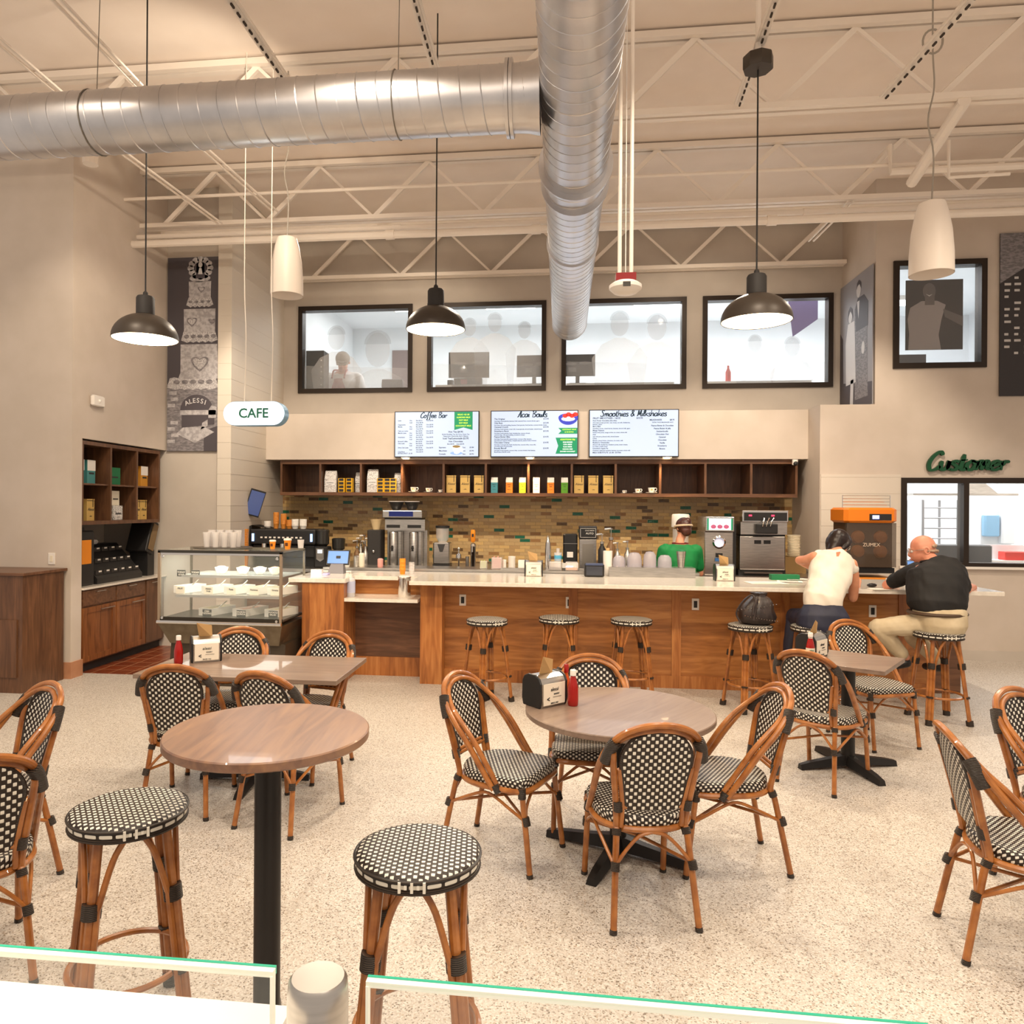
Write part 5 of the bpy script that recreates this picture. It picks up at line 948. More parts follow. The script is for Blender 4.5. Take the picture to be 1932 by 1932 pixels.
dish(.44, .38, .686, .36, .15, 'bottom left white tray in the food case', ('CHIA', 'PUDDING'), True); dish(.80, .38, .686, .36, .15, 'bottom middle white tray in the food case', ('SALMON', 'QUINOA'), True, noisy('pink_food', rgb(214, 150, 120), rgb(180, 110, 80), 30, .6)); dish(1.13, .38, .686, .34, .15, 'bottom right white tray in the food case', ('POTATO', 'SALAD'), True)
for x, lb, sg in ((.12, 'far left', ('FRUIT',)), (.42, 'second from left', ('FRESH', 'Fruit')), (.66, 'third from left', ('Pasta',)), (.90, 'fourth from left', ('Hummus',)), (1.12, 'far right', ('Greens',))): dish(x + .03, .36, .909, .3, .14, 'middle shelf white tray, ' + lb + ', in the food case', sg, False, noisy('green_salad', rgb(230, 220, 180), rgb(150, 160, 60), 30, .6))
for x, c_, lb in ((.52, rgb(224, 190, 180), 'pink-topped'), (.75, rgb(212, 208, 130), 'green-yellow'), (.93, rgb(226, 196, 140), 'tan-topped'), (1.09, rgb(214, 160, 90), 'golden')):
    k = thing('food_bowl', lb + ' small white bowl on the top shelf of the food case', 'bowl', (CX0 + x, CYF + .3, 1.109), 0, 'bowls in the food case'); MB().lathe([(.03, 0), (.055, .03), (.068, .065), (.064, .065), (.05, .035), (.01, .012)], (0, 0, 0), 24).build('bowl_body', PORC, k); MB().ball((0, 0, .055), .058, 12, (1, 1, .45)).build('food', mat('food_' + lb, c_, .6), k)
for x, lb in ((.18, 'left'), (.33, 'right')):
    k = thing('food_label', 'silver handwritten card at the top %s of the empty case shelf' % lb, 'label', (CX0 + x, CYF + .12, 1.112 if x > .2 else 1.09), 0, 'food labels'); MB().box(-.045, 0, 0, .045, .005, .065).build('label_card', INK, k, False); text_bm([('TODAY', 0, .035, .024, 'CENTER'), ('SOUP', 0, .01, .024, 'CENTER')], k, 'label_writing', WHT, (0, -.001, 0), bold=.02)
k.location.z = 1.09
# on top of the case
k = thing('serving_tray', 'thin dark tray under the clear cups on top of the food case', 'tray', (CX0 + .48, CYF + .42, 1.362)); MB().lathe([(.28, 0), (.30, .008), (.29, .012), (.02, .006)], (0, 0, 0), 32).build('tray_plate', mat('tray_dark', rgb(60, 52, 40), .35), k)
n = 0
for i in range(4):
    for j in range(2):
        n += 1; k = thing('clear_cup_stack', 'stack of tall clear plastic cups on the food case, %s row, %s from left' % (('front', 'back')[j], ('first', 'second', 'third', 'fourth')[i]), 'cup stack', (CX0 + .33 + i * .095, CYF + .36 + j * .11, 1.374), 0, 'clear cup stacks'); h = .15 + .02 * ((i * 3 + j) % 3)
        MB().lathe([(.030, 0), (.042, h), (.044, h + .005), (.040, h), (.028, .004)], (0, 0, 0), 20).build('cups', CPLAS, k)
def papercup(x, y, z, s, label, m=ORG, lid=True):
    k = thing('paper_cup', label, 'cup', (x, y, z), 0, 'orange paper cups'); MB().lathe([(.026 * s, 0), (.038 * s, .095 * s)], (0, 0, 0), 24).build('cup_body', m, k)
    if lid: MB().lathe([(.041 * s, .092 * s), (.041 * s, .10 * s), (.036 * s, .112 * s), (.034 * s, .112 * s)], (0, 0, 0), 24).build('lid', WHT, k)
    MB().box(-.014 * s, -.037 * s, .035 * s, .014 * s, -.028 * s, .068 * s).build('cup_logo', mat('cup_logo_brown', rgb(90, 44, 12), .5), k, False)
papercup(CX0 + 1.03, CYF + .38, 1.362, .85, 'small orange lidded paper cup on the food case'); papercup(CX0 + 1.19, CYF + .38, 1.362, 1.0, 'larger orange lidded paper cup on the food case')
k = thing('glass_cup', 'clear glass tumbler at the right end of the food case top', 'glass', (CX0 + 1.33 - .08, CYF + .6, 1.362)); MB().lathe([(.028, 0), (.036, .09), (.034, .09), (.026, .006)], (0, 0, 0), 20).build('tumbler', CPLAS, k)
# ------------------------------------------------------------------ behind the bar: counters and equipment
t = thing('back_counter', 'long stainless back counter under the tiled wall', 'counter', (0, 9.3, 0)); MB().box(-4.1, -.06, .96, 3.12, 1.39, 1.0).build('steel_top', STEEL, t, False); MB().box(-4.1, .03, 0, 3.12, 1.39, .96).build('counter_body', WALNX, t, False)
t = thing('underbar_station', 'low stainless station right behind the bar top', 'counter', (0, 8.36, 0)); MB().box(-2.75, 0, 0, 1.5, .42, 1.05).build('station_body', mat('dark_steel', (.12, .11, .10), .4, .6), t, False); MB().box(-2.75, -.01, 1.05, 1.5, .42, 1.10).build('steel_top', STEEL, t, False)
ZC, ZU = 1.0, 1.10
def at(px, Y, z): q = onY(px, 1000, Y); return (q.x, Y, z)
def hgt(y0, y1, Y): return abs(onY(900, y0, Y).z - onY(900, y1, Y).z)
# espresso machine
k = thing('espresso_machine', 'black espresso machine with glowing blue edge lights behind the food case', 'espresso machine', at(541, 9.6, ZC))
MB().bbox(-.45, -.1, .12, .45, .3, .30, .03).box(-.42, 0, 0, .42, .28, .12).build('lower_body', BLK, k, False); MB().box(-.45, -.16, .30, .45, .28, .50).build('upper_body', BLK, k, False, bevel=.02)
for x in (-.40, .40): MB().box(x - .012, -.18, .34, x + .012, -.16, .44).build('blue_light', mat('blue_light', (.3, .5, 1), .5, emit=(.35, .55, 1), es=3), k, False)
for x in (-.25, 0, .25): MB().cyl((x, -.15, .24), .035, .07, 16).tube([(x, -.15, .25), (x, -.27, .235)], .012, 8).build('group_head', CHROME, k)
mb = MB(); [mb.box(-.3 + i * .06, -.165, .38, -.27 + i * .06, -.16, .40) for i in range(10)]; mb.build('button_row', WHT, k, False)
MB().add([(-.75, -.1, .42), (-.45, -.1, .55), (-.2, -.1, .50), (-.2, .2, .50), (-.45, .2, .55), (-.75, .2, .42), (-.75, -.1, .2), (-.45, -.1, .2), (-.45, .2, .2), (-.75, .2, .2)], [(0, 1, 4, 5), (1, 2, 3, 4), (0, 6, 7, 1), (5, 4, 8, 9), (0, 5, 9, 6), (6, 9, 8, 7), (1, 7, 8, 4), (2, 1, 4, 3)]).build('side_hood', BLK, k, False)
def stack(px, Y, z, r, h, m, label, name='cup_stack', steps=9, grp='cup stacks'):
    k = thing(name, label, 'cup stack', at(px, Y, z), 0, grp); pr = [(r * .72, 0)]
    for i in range(steps): a = h * (.3 + .7 * i / steps); pr += [(r * .95, a), (r, a + .003), (r * .93, a + .008)]
    pr.append((r * .95, h)); MB().lathe(pr, (0, 0, 0), 20).build('stacked_cups', m, k); return k
KCUP = mat('kraft_orange_cup', rgb(206, 132, 52), .6)
stack(447, 9.4, ZC, .045, .42, CPLAS, 'tall stack of clear cups left of the espresso machine'); stack(463, 9.4, ZC, .045, .50, KCUP, 'tall stack of orange ripple cups left of the espresso machine', steps=16)
for px, r, h, m, lb in ((505, .05, .10, WHT, 'white lids stacked on the espresso machine left end'), (521, .04, .22, KCUP, 'tallest brown cup stack on the espresso machine'), (535, .04, .20, KCUP, 'second brown cup stack on the espresso machine'), (546, .045, .12, KCUP, 'short brown cup stack on the espresso machine'), (557, .05, .13, PORC, 'white espresso cups stacked on the espresso machine'), (572, .05, .13, PORC, 'second white cup stack on the espresso machine')): stack(px, 9.66, ZC + .502, r, h, m, lb)
k = thing('order_monitor', 'tilted black monitor on an arm by the left return wall', 'monitor', onY(478, 948, 9.5)); M = Matrix.Rotation(math.radians(18), 4, 'Y') @ Matrix.Rotation(math.radians(30), 4, 'Z'); MB().box(-.08, -.02, -.18, .12, .01, .18, M).build('monitor_body', BLK, k, False, bevel=.004); MB().box(-.07, -.024, -.16, .11, -.02, .16, M).build('monitor_glass', mat('dim_blue_screen', (.05, .07, .16), .2, emit=(.1, .15, .4), es=.3), k, False); MB().tube([(0, .02, 0), (-.06, .06, -.01), (-.13, .08, .0)], .02, 8).build('monitor_arm', BLK, k)
q = k.location; 
def grinder(px, Y, label, h, face=True):
    k = thing('coffee_grinder', label, 'grinder', at(px, Y, ZC), 0, 'coffee grinders'); MB().bbox(-.09, -.1, 0, .09, .12, h * .55, .02).build('grinder_body', BLK, k, False); MB().lathe([(.05, h * .55), (.085, h * .62), (.09, h * .97), (.07, h)], (0, 0, 0), 20).build('hopper', mat('smoked_hopper', (.03, .028, .025), .15), k)
    MB().add([(-.05, -.115, h * .5), (.05, -.115, h * .5), (.05, -.105, h * .22), (0, -.105, h * .16), (-.05, -.105, h * .22), (-.05, -.1, h * .5), (.05, -.1, h * .5), (.05, -.1, h * .22), (0, -.1, h * .16), (-.05, -.1, h * .22)], [(0, 1, 2, 3, 4), (9, 8, 7, 6, 5), (0, 5, 6, 1), (1, 6, 7, 2), (2, 7, 8, 3), (3, 8, 9, 4), (4, 9, 5, 0)]).build('face_plate', STEEL, k, False)
    MB().box(-.03, -.12, h * .38, .03, -.116, h * .47).build('display', mat('white_display', (.8, .9, 1), .3, emit=(.8, .9, 1), es=1.2), k, False)
grinder(609, 9.55, 'black coffee grinder with lit white display', .50); grinder(639, 9.75, 'second smaller black coffee grinder right of the lit one', .38)
def pump(px, Y, z, s, m, label, grp='syrup pump bottles'):
    k = thing('pump_bottle', label, 'bottle', at(px, Y, z), 0, grp); MB().lathe([(.032 * s, 0), (.035 * s, .01), (.035 * s, .17 * s), (.015 * s, .21 * s), (.014 * s, .23 * s)], (0, 0, 0), 18).build('bottle_body', m, k)
    MB().cyl((0, 0, .225 * s), .018 * s, .02 * s, 14).tube([(0, 0, .24 * s), (0, 0, .31 * s)], .005, 8).tube([(.0, 0, .31 * s), (-.05 * s, 0, .305 * s)], .008 * s, 8).cyl((0, 0, .305 * s), .014 * s, .012, 12).build('pump_head', STEEL, k)
GLB = mat('amber_syrup', rgb(120, 90, 60), .15); 
for i, (px, Y) in enumerate(((674, 9.55), (681, 9.68), (688, 9.8), (690, 9.5), (698, 9.65), (704, 9.8))): pump(px, Y, ZC, 1.15 + .1 * (i % 3), STEEL if i % 2 else GLB, 'syrup pump bottle in the cluster left of the black dispenser, %s' % ('front left', 'middle left', 'back left', 'front right', 'middle right', 'back right')[i])
k = thing('hot_water_dispenser', 'matt black box dispenser left of the coffee brewer', 'dispenser', at(709, 9.6, ZC)); MB().bbox(-.09, -.1, 0, .09, .15, .5, .012).build('dispenser_body', BLKM, k, False); MB().ball((0, -.11, .22), .018, 10).build('tap_knob', CHROME, k)
k = thing('brew_basket', 'clear brew basket sitting on the black dispenser', 'basket', at(710, 9.62, ZC + .502)); MB().lathe([(.045, 0), (.08, .13), (.084, .135), (.078, .13), (.042, .006)], (0, 0, 0), 20).build('basket_body', mat('pale_basket', rgb(232, 206, 160), .2), k)
# coffee brewer
k = thing('coffee_brewer', 'twin stainless coffee brewer with two tall urns and control panel', 'coffee brewer', at(765, 9.6, ZC)); MB().box(-.27, .0, 0, .27, .28, .02).box(-.27, .12, .02, .27, .28, .62).build('brewer_back', STEEL, k, False); MB().box(-.26, -.06, .50, .27, .12, .64).build('brewer_head', STEEL, k, False); MB().box(-.29, -.10, .66, .24, .26, .76).build('control_hood', STEEL, k, False, bevel=.01); MB().box(-.27, -.05, .64, .22, .25, .66).build('hood_gap', BLK, k, False)
MB().box(-.20, -.106, .68, .12, -.10, .745).build('control_panel', mat('navy_panel', rgb(20, 30, 80), .3, emit=rgb(20, 40, 120), es=.3), k, False)
for x in (-.15, .13): MB().box(x - .09, -.065, .53, x + .09, -.06, .57).build('vent_slot', BLK, k, False)
for x in (-.15, .12):
    MB().lathe([(.058, .02), (.060, .03), (.060, .46), (.052, .475), (.02, .48)], (x, -.04, 0), 24).build('urn', STEEL, k); MB().box(x + .065, -.05, .02, x + .10, .1, .48).build('sight_gauge', STEEL, k, False)
    MB().box(x - .012, -.125, .23, x + .012, -.10, .30).ball((x, -.12, .27), .02, 8, (1, .5, 1)).build('tap', BLK, k)
for px, lb in ((748, 'left'), (777, 'right')):
    k = thing('filter_bowl', lb + ' black filter bowl on top of the coffee brewer', 'bowl', at(px, 9.62, ZC + .762), 0, 'filter bowls'); MB().lathe([(.05, 0), (.065, .02), (.10, .11), (.095, .11), (.06, .025)], (0, 0, 0), 24).build('bowl_body', BLK, k); MB().lathe([(.10, .11), (.104, .12), (.098, .12)], (0, 0, 0), 24).build('paper_edge', WHT, k)
k = thing('bean_grinder', 'steel coffee grinder with clear hopper right of the brewer', 'grinder', at(835, 9.7, ZC)); MB().bbox(-.11, -.1, .06, .11, .12, .34, .015).build('grinder_body', STEEL, k, False); MB().box(-.11, -.12, 0, .11, .12, .06).build('grinder_foot', BLK, k, False); MB().lathe([(.05, .34), (.085, .40), (.088, .53), (.085, .53)], (0, 0, 0), 20, cap=False).build('hopper', CPLAS, k); MB().cyl((0, 0, .53), .095, .03, 20).build('hopper_lid', BLK, k); MB().add([(-.05, -.11, .32), (.05, -.11, .32), (.015, -.13, .22), (-.015, -.13, .22), (-.05, -.09, .32), (.05, -.09, .32), (.015, -.09, .22), (-.015, -.09, .22)], [(0, 1, 2, 3), (0, 3, 7, 4), (1, 5, 6, 2), (0, 4, 5, 1), (3, 2, 6, 7), (4, 7, 6, 5)]).build('spout', BLK, k, False)
k = thing('drink_mixer', 'small steel bell-shaped mixer between the grinder and the draft tap', 'mixer', at(866, 9.5, ZC)); MB().lathe([(.05, 0), (.05, .015), (.01, .02), (.01, .14), (.04, .15), (.035, .19), (.012, .21), (.012, .26), (.02, .27), (.01, .29)], (0, 0, 0), 20).build('mixer_body', CHROME, k)
k = thing('draft_tap', 'steel draft column with orange handle', 'draft tap', at(893, 9.4, ZC)); MB().lathe([(.045, 0), (.045, .01), (.034, .02), (.034, .30), (.04, .31), (.03, .34), (.01, .35)], (0, 0, 0), 24).build('tap_column', CHROME, k); MB().tube([(0, 0, .30), (0, -.09, .30), (0, -.09, .24)], .010, 8).build('spout', CHROME, k); MB().lathe([(.018, .36), (.030, .38), (.030, .50), (.024, .52)], (0, -.03, 0), 8).build('tap_handle', ORG, k); MB().box(-.012, -.062, .43, .012, -.055, .47).build('handle_badge', BLK, k, False)
k = thing('steel_cylinder', 'slim steel canister left of the draft tap', 'canister', at(882, 9.35, ZC)); MB().cyl((0, 0, 0), .022, .18, 16).build('canister_body', STEEL, k)
PINK = mat('pink_packets', rgb(226, 160, 150), .6); LIME = mat('lime_packets', rgb(196, 206, 120), .6)
for px, m, lb, s in ((913, LIME, 'small jar of sweetener packets left of the clear pitcher', .75), (938, PINK, 'clear square pitcher filled with pink packets', 1.1)):
    k = thing('packet_jar', lb, 'jar', at(px, 8.5, ZU), 0, 'packet jars'); MB().bbox(-.055 * s, -.05 * s, 0, .055 * s, .05 * s, .12 * s, .01).build('jar_glass', CPLAS, k, False); mb = MB()
    for i in range(7): mb.box(-.045 * s + i * .013 * s, -.04 * s, .01, -.037 * s + i * .013 * s, .035 * s, (.10 + .03 * ((i * 5) % 3) / 2) * s)
    o = mb.build('packets', m, k, False); o['kind'] = 'stuff'
for px, r, h, m, lb in ((952, .022, .09, WHT, 'small white cup on the underbar left of the white canister'), (966, .04, .13, WHT, 'white ribbed canister on the underbar'),):
    k = thing('canister', lb, 'canister', at(px, 8.55, ZU), 0, 'white canisters'); MB().lathe([(r * .9, 0), (r, .01), (r, h), (r * 1.06, h + .004), (r * 1.06, h + .012), (r * .4, h + .015)], (0, 0, 0), 20).build('canister_body', m, k)
B('white_box', 'white paper box right of the white canister on the underbar', 'box', *(V(at(978, 8.5, ZU)) - V((0, 0, 0))), *(V(at(996, 8.62, ZU)) + V((0, 0, .10))), WHT); B('steel_pan', 'flat stainless pan on the underbar behind the bar napkin dispenser', 'pan', *V(at(945, 8.4, ZU)), *(V(at(1000, 8.47, ZU)) + V((0, 0, .02))), STEEL)
k = thing('steel_cone', 'tall pointed steel cup dispenser cone by the blue straws', 'dispenser', at(1034, 8.6, ZU)); MB().lathe([(.032, 0), (.034, .22), (.028, .30), (.012, .37), (.004, .385)], (0, 0, 0), 20).build('cone_body', CHROME, k)
k = thing('straw_cup', 'clear cup with light blue liquid band beside the steel cone', 'cup', at(1053, 8.6, ZU)); MB().lathe([(.036, 0), (.045, .19), (.043, .19), (.034, .005)], (0, 0, 0), 20).build('cup_body', CPLAS, k); MB().lathe([(.0405, .10), (.044, .16)], (0, 0, 0), 20).build('blue_band', mat('light_blue', rgb(90, 180, 220), .3), k); MB().cyl((0, 0, .19), .02, .05, 12).build('cup_cap', CPLAS, k)
k = thing('drink_machine', 'black drink machine with white base left of the steel dispenser', 'machine', at(1076, 9.4, ZC)); MB().bbox(-.09, -.1, .12, .09, .15, .48, .02).build('machine_body', BLK, k, False); MB().box(-.1, -.12, 0, .1, .15, .12).build('machine_base', WHT, k, False); MB().box(-.04, -.105, .19, .035, -.1, .26).build('white_label', WHT, k, False); MB().box(-.05, -.124, .06, .03, -.12, .085).build('blue_display', mat('blue_light', (.3, .5, 1), .5), k, False); MB().box(-.085, -.106, .36, .085, -.1, .365).build('seam', STEEL, k, False)
k = thing('beverage_dispenser', 'tall stainless dispenser with dark framed header panel', 'dispenser', at(1109, 9.4, ZC)); MB().box(-.105, -.1, 0, .105, .2, .42).build('dispenser_body', STEEL, k, False, bevel=.008); MB().box(-.11, -.11, .42, .11, .2, .58).build('header', BLK, k, False, bevel=.012); mb = MB(); mb.box(-.095, -.113, .55, .095, -.11, .553).box(-.095, -.113, .44, .095, -.11, .443).box(-.095, -.113, .443, -.092, -.11, .55).box(.092, -.113, .443, .095, -.11, .55); mb.build('header_frame', WHT, k, False); text_bm([('COLD BREW', .02, .52, .02, 'CENTER'), ('AUTO', .02, .48, .034, 'CENTER')], k, 'header_text', WHT, (0, -.1125, 0)); MB().box(-.07, -.103, .1, .07, -.1, .36).build('recess_panel', mat('brush_dark', (.35, .32, .28), .3, .8), k, False)
for px, m, lb in ((1048, mat('dark_candy', rgb(60, 30, 20), .5), 'clear jar of dark coffee beans on the underbar'), (1079, mat('orange_candy', rgb(220, 140, 60), .5), 'clear jar of orange wrapped sweets on the underbar')):
    k = thing('candy_jar', lb, 'jar', at(px, 8.42, ZU), 0, 'sweet jars'); MB().bbox(-.07, -.05, 0, .07, .05, .10, .015).build('jar_glass', CPLAS, k, False); mb = MB()
    for i in range(14): mb.ball((-.05 + .025 * (i % 5), -.03 + .03 * (i // 5), .02 + .018 * ((i * 3) % 3)), .017, 6)
    mb.build('sweets', m, k)['kind'] = 'stuff'
# on the bar top
napkin(*[(lambda q: q.x)(onZ(1007, 1086, ZT)), 8.0, ZT], 2, 'napkin dispenser on the bar top left of the black towel dispenser', 0, 1); q = onZ(1358, 1092, ZT); napkin(q.x, 7.85, ZT, -2, 'napkin dispenser on the bar top in front of the frozen drink machine', 1.5)
k = thing('towel_dispenser', 'glossy black napkin dispenser on the bar top right of centre', 'napkin holder', (onZ(1119, 1084, ZT).x, 8.05, ZT)); MB().bbox(-.105, -.06, 0, .105, .08, .14, .02).build('dispenser_body', BLK, k, False); MB().box(-.085, -.064, .02, .085, -.06, .115).build('dark_window', mat('dark_window', (.05, .055, .07), .08), k, False); MB().box(-.09, -.066, .125, .09, .06, .142).build('blue_trim', mat('slate_trim', rgb(70, 80, 110), .3), k, False)
k = thing('paper_towel_roll', 'standing white paper towel roll on the bar top', 'paper towel', (onZ(1141, 1078, ZT).x, 8.2, ZT)); MB().lathe([(.05, 0), (.05, .27)], (0, 0, 0), 24).build('roll', WHT, k); MB().cyl((0, 0, .27), .02, .03, 12).build('core', KRAFT, k)
k = thing('steel_ledge', 'long low stainless ledge box on the rear of the bar top', 'ledge', (0, 8.16, ZT)); a = onY(1149, 1070, 8.1).x; b = onY(1311, 1070, 8.1).x; MB().box(a, -.1, 0, b, .12, .105).build('ledge_body', STEEL, k, False)
LID = thin('plastic_lid_dome', (.50, .47, .53), .6, .15)
for i, (px, h, r) in enumerate(((1168, .10, .067), (1197, .13, .078), (1226, .14, .07), (1254, .11, .075))):
    k = thing('lid_stack', 'stack of clear plastic lids on the steel ledge, %s from left' % ('first', 'second', 'third', 'fourth')[i], 'lid stack', (onY(px, 1060, 8.16).x, 8.16, ZT + .105), 0, 'lid stacks'); MB().lathe([(r, 0), (r, h * .5), (r * .9, h * .9), (r * .6, h * 1.15), (r * .2, h * 1.2)], (0, 0, 0), 24).build('lids', LID, k)
k = thing('mixing_cup', 'stainless mixing cup with dark top standing before the green shirt', 'cup', (onY(1285, 1060, 8.2).x, 8.2, ZT + .105)); MB().lathe([(.034, 0), (.05, .17), (.048, .17), (.03, .004)], (0, 0, 0), 24).build('cup_body', STEEL, k); MB().ball((0, 0, .16), .045, 10, (1, 1, .7)).build('dark_top', GRN, k)
for i, (px, z, s, m, Y) in enumerate(((1136, ZU, 1.3, BLK, 8.7), (1153, ZU, 1.5, GLB, 8.75), (1165, ZU, 1.0, STEEL, 8.6), (1184, ZU, 1.05, STEEL, 8.6))): pump(px, Y, z, s, m, ('black bottle beside the paper towel roll', 'tallest pump bottle with stacked spouts right of the towel roll', 'conical pump bottle behind the first lid stack', 'conical pump bottle behind the second lid stack')[i])
k = thing('water_jug', 'tall white-lidded clear container behind the barista', 'container', at(1284, 9.75, ZC + .0)); MB().lathe([(.10, .0), (.10, .55), (.09, .58)], (0, 0, 0), 24).build('container_body', CPLAS, k); MB().lathe([(.115, .57), (.115, .60), (.11, .72), (.10, .735), (.03, .74)], (0, 0, 0), 24).build('container_lid', WHT, k); 
# frozen drink machine and soft serve machine
k = thing('frozen_drink_machine', 'stainless frozen drink machine with a lit picture header and round window', 'frozen drink machine', at(1353, 9.4, ZC)); MB().box(-.17, -.1, 0, .17, .45, .53).build('machine_body', STEEL, k, False, bevel=.01); MB().box(.17, -.05, 0, .215, .45, .62).build('black_side', BLK, k, False); MB().box(-.165, -.13, .53, .175, .4, .71).build('header_box', STEEL, k, False, bevel=.006)
MB().box(-.145, -.135, .55, .155, -.13, .69).build('header_panel', mat('header_light', (.95, 1, 1), .4, emit=(.85, 1, .97), es=1.4), k, False); mb = MB(); mb.box(-.145, -.137, .55, -.125, -.135, .69).box(.135, -.137, .55, .155, -.135, .69); mb.build('header_green', SGRN, k, False)
mb = MB(); [mb.prism(ell(-.07 + .075 * i, .59, .033, .026, 12), -.138, -.135) for i in range(3)]; mb.build('drink_pictures', mat('berry_purple', rgb(170, 80, 110), .5, emit=rgb(180, 90, 120), es=.6), k, False); text_bm([('Frozen', 0, .64, .03, 'CENTER')], k, 'header_text', STEEL, (0, -.1375, 0))
Mx = Matrix.Rotation(PI / 2, 4, 'X'); MB().lathe([(.078, 0), (.078, .02), (.06, .03), (.055, .02)], (.0, -.1, .40), 28, Mx, cap=False).build('window_ring', CHROME, k); MB().lathe([(.058, 0), (.058, .015)], (0, -.1, .40), 24, Mx).build('window_glass', mat('slush_white', (.75, .78, .9), .15, emit=(.5, .55, .8), es=.4), k)
MB().box(-.035, -.13, .22, .04, -.1, .27).build('spigot', BLK, k, False); MB().box(-.045, -.12, .17, .045, -.1, .21).build('blue_badge', mat('badge_blue', rgb(60, 110, 170), .4), k, False)
k = thing('soft_serve_machine', 'wide stainless soft serve machine with three levers and red digits', 'soft serve machine', at(1436, 9.4, ZC)); MB().box(-.275, -.05, .0, .275, .45, .07).build('machine_foot', BLK, k, False); MB().box(-.27, -.08, .07, .265, .45, .48).build('lower_body', STEEL, k, False, bevel=.012); MB().box(-.265, -.10, .50, .275, .45, .65).build('middle_body', STEEL, k, False); MB().box(-.26, -.07, .48, .26, .4, .50).build('gap', BLK, k, False); MB().box(-.255, -.14, .65, .28, .45, .79).build('control_head', CHROME, k, False, bevel=.006)
MB().box(-.235, -.145, .665, .262, -.14, .765).build('control_panel', BLK, k, False); MB().box(-.10, -.17, .51, .15, -.1, .63).build('dispense_head', BLK, k, False, bevel=.01); mb = MB(); [mb.box(x, -.148, .72, x + .035, -.145, .738) for x in (-.18, .08)]; mb.build('red_digits', mat('red_digits', (1, .02, .05), .4, emit=(1, .03, .08), es=3), k, False)
for i in range(3): MB().tube([(-.03 + .045 * i, -.18, .60), (-.02 + .045 * i, -.2, .66), (-.01 + .055 * i, -.18, .70)], .009, 8).build('lever', CHROME, k)
mb = MB(); mb.box(-.10, -.084, .385, -.02, -.08, .43).box(.01, -.084, .385, .09, -.08, .43); mb.build('hand_slot', BLK, k, False); MB().box(-.22, -.12, .03, .22, -.06, .045).build('drip_tray', STEEL, k, False)
k = thing('cardboard_box', 'brown cardboard box at the right end of the back counter', 'box', at(1494, 9.9, ZC)); MB().box(-.14, -.12, 0, .14, .2, .20).build('box_body', mat('cardboard', rgb(140, 110, 66), .7), k, False)
k = thing('bowl_stack', 'stack of pale plastic bowls on the cardboard box', 'bowl stack', (at(1498, 9.92, 0)[0], 9.92, ZC + .2)); pr = []; [pr.extend([(.068, .02 * i), (.082, .02 * i + .016), (.074, .02 * i + .018)]) for i in range(14)]; MB().lathe(pr, (0, 0, 0), 24).build('bowls', CREAM, k)
q = onZ(1471, 1091, ZT); B('green_box', 'flat green box on the bar top left of the seated woman', 'box', q.x - .14, 8.02, ZT, q.x + .14, 8.12, ZT + .055, GRN)
PAP = mat('white_paper', rgb(238, 234, 222), .6)
for i, (px, py, a, s, lb) in enumerate(((1445, 1100, .15, 1.2, 'open paper with green print hanging over the bar edge'), (1490, 1098, -.2, .8, 'white sheet of paper left of the seated woman'), (1500, 1094, .1, .7, 'small loose sheet on the bar behind the other papers'))):
    q = onZ(px, py, ZT); k = thing('paper_sheet', lb, 'paper', (q.x, q.y, ZT + .002 + i * .003), a, 'papers on the bar'); mb = MB().box(-.15 * s, -.10 * s, 0, .15 * s, .10 * s, .002); mb.build('sheet', PAP, k, False)
    mb = MB(); [mb.box(-.12 * s, -.08 * s + j * .025, .002, .10 * s, -.075 * s + j * .025, .0025) for j in range(6)]; mb.build('print_lines', INK if i else mat('mint_print', rgb(160, 210, 180), .6), k, False)
# left counter items
q = onZ(627, 1084, ZT); k = thing('register_tablet', 'register tablet with blue screen on the left counter', 'tablet', (q.x, 7.95, ZT)); Mt = Matrix.Translation((0, 0, .09)) @ Matrix.Rotation(math.radians(-20), 4, 'X'); MB().box(-.13, -.01, 0, .13, .01, .17, Mt).build('tablet_body', BLK, k, False, bevel=.004); MB().box(-.115, -.013, .015, .115, -.01, .155, Mt).build('tablet_screen', mat('tablet_blue', rgb(90, 130, 190), .3, emit=rgb(80, 125, 200), es=.7), k, False); MB().add([(-.09, -.08, 0), (.09, -.08, 0), (.08, .06, 0), (-.08, .06, 0), (-.07, -.02, .10), (.07, -.02, .10), (.07, .03, .12), (-.07, .03, .12)], [(3, 2, 1, 0), (4, 5, 6, 7), (0, 1, 5, 4), (1, 2, 6, 5), (2, 3, 7, 6), (3, 0, 4, 7)]).build('tablet_stand', mat('grey_stand', (.16, .15, .16), .4), k, False); MB().box(-.02, -.016, .07, .03, -.013, .10, Mt).build('screen_mark', BLK, k, False)
q = onZ(590, 1086, ZT); B('card_holder', 'small white card box on the left counter beside the tablet', 'box', q.x - .06, 7.72, ZT, q.x + .06, 7.78, ZT + .055, WHT); q = onZ(610, 1086, ZT); B('card_reader', 'pale small card reader between the tablet and the food case', 'card reader', q.x - .025, 7.66, ZT, q.x + .04, 7.74, ZT + .02, mat('lilac_plastic', rgb(190, 180, 225), .4), r=.006)
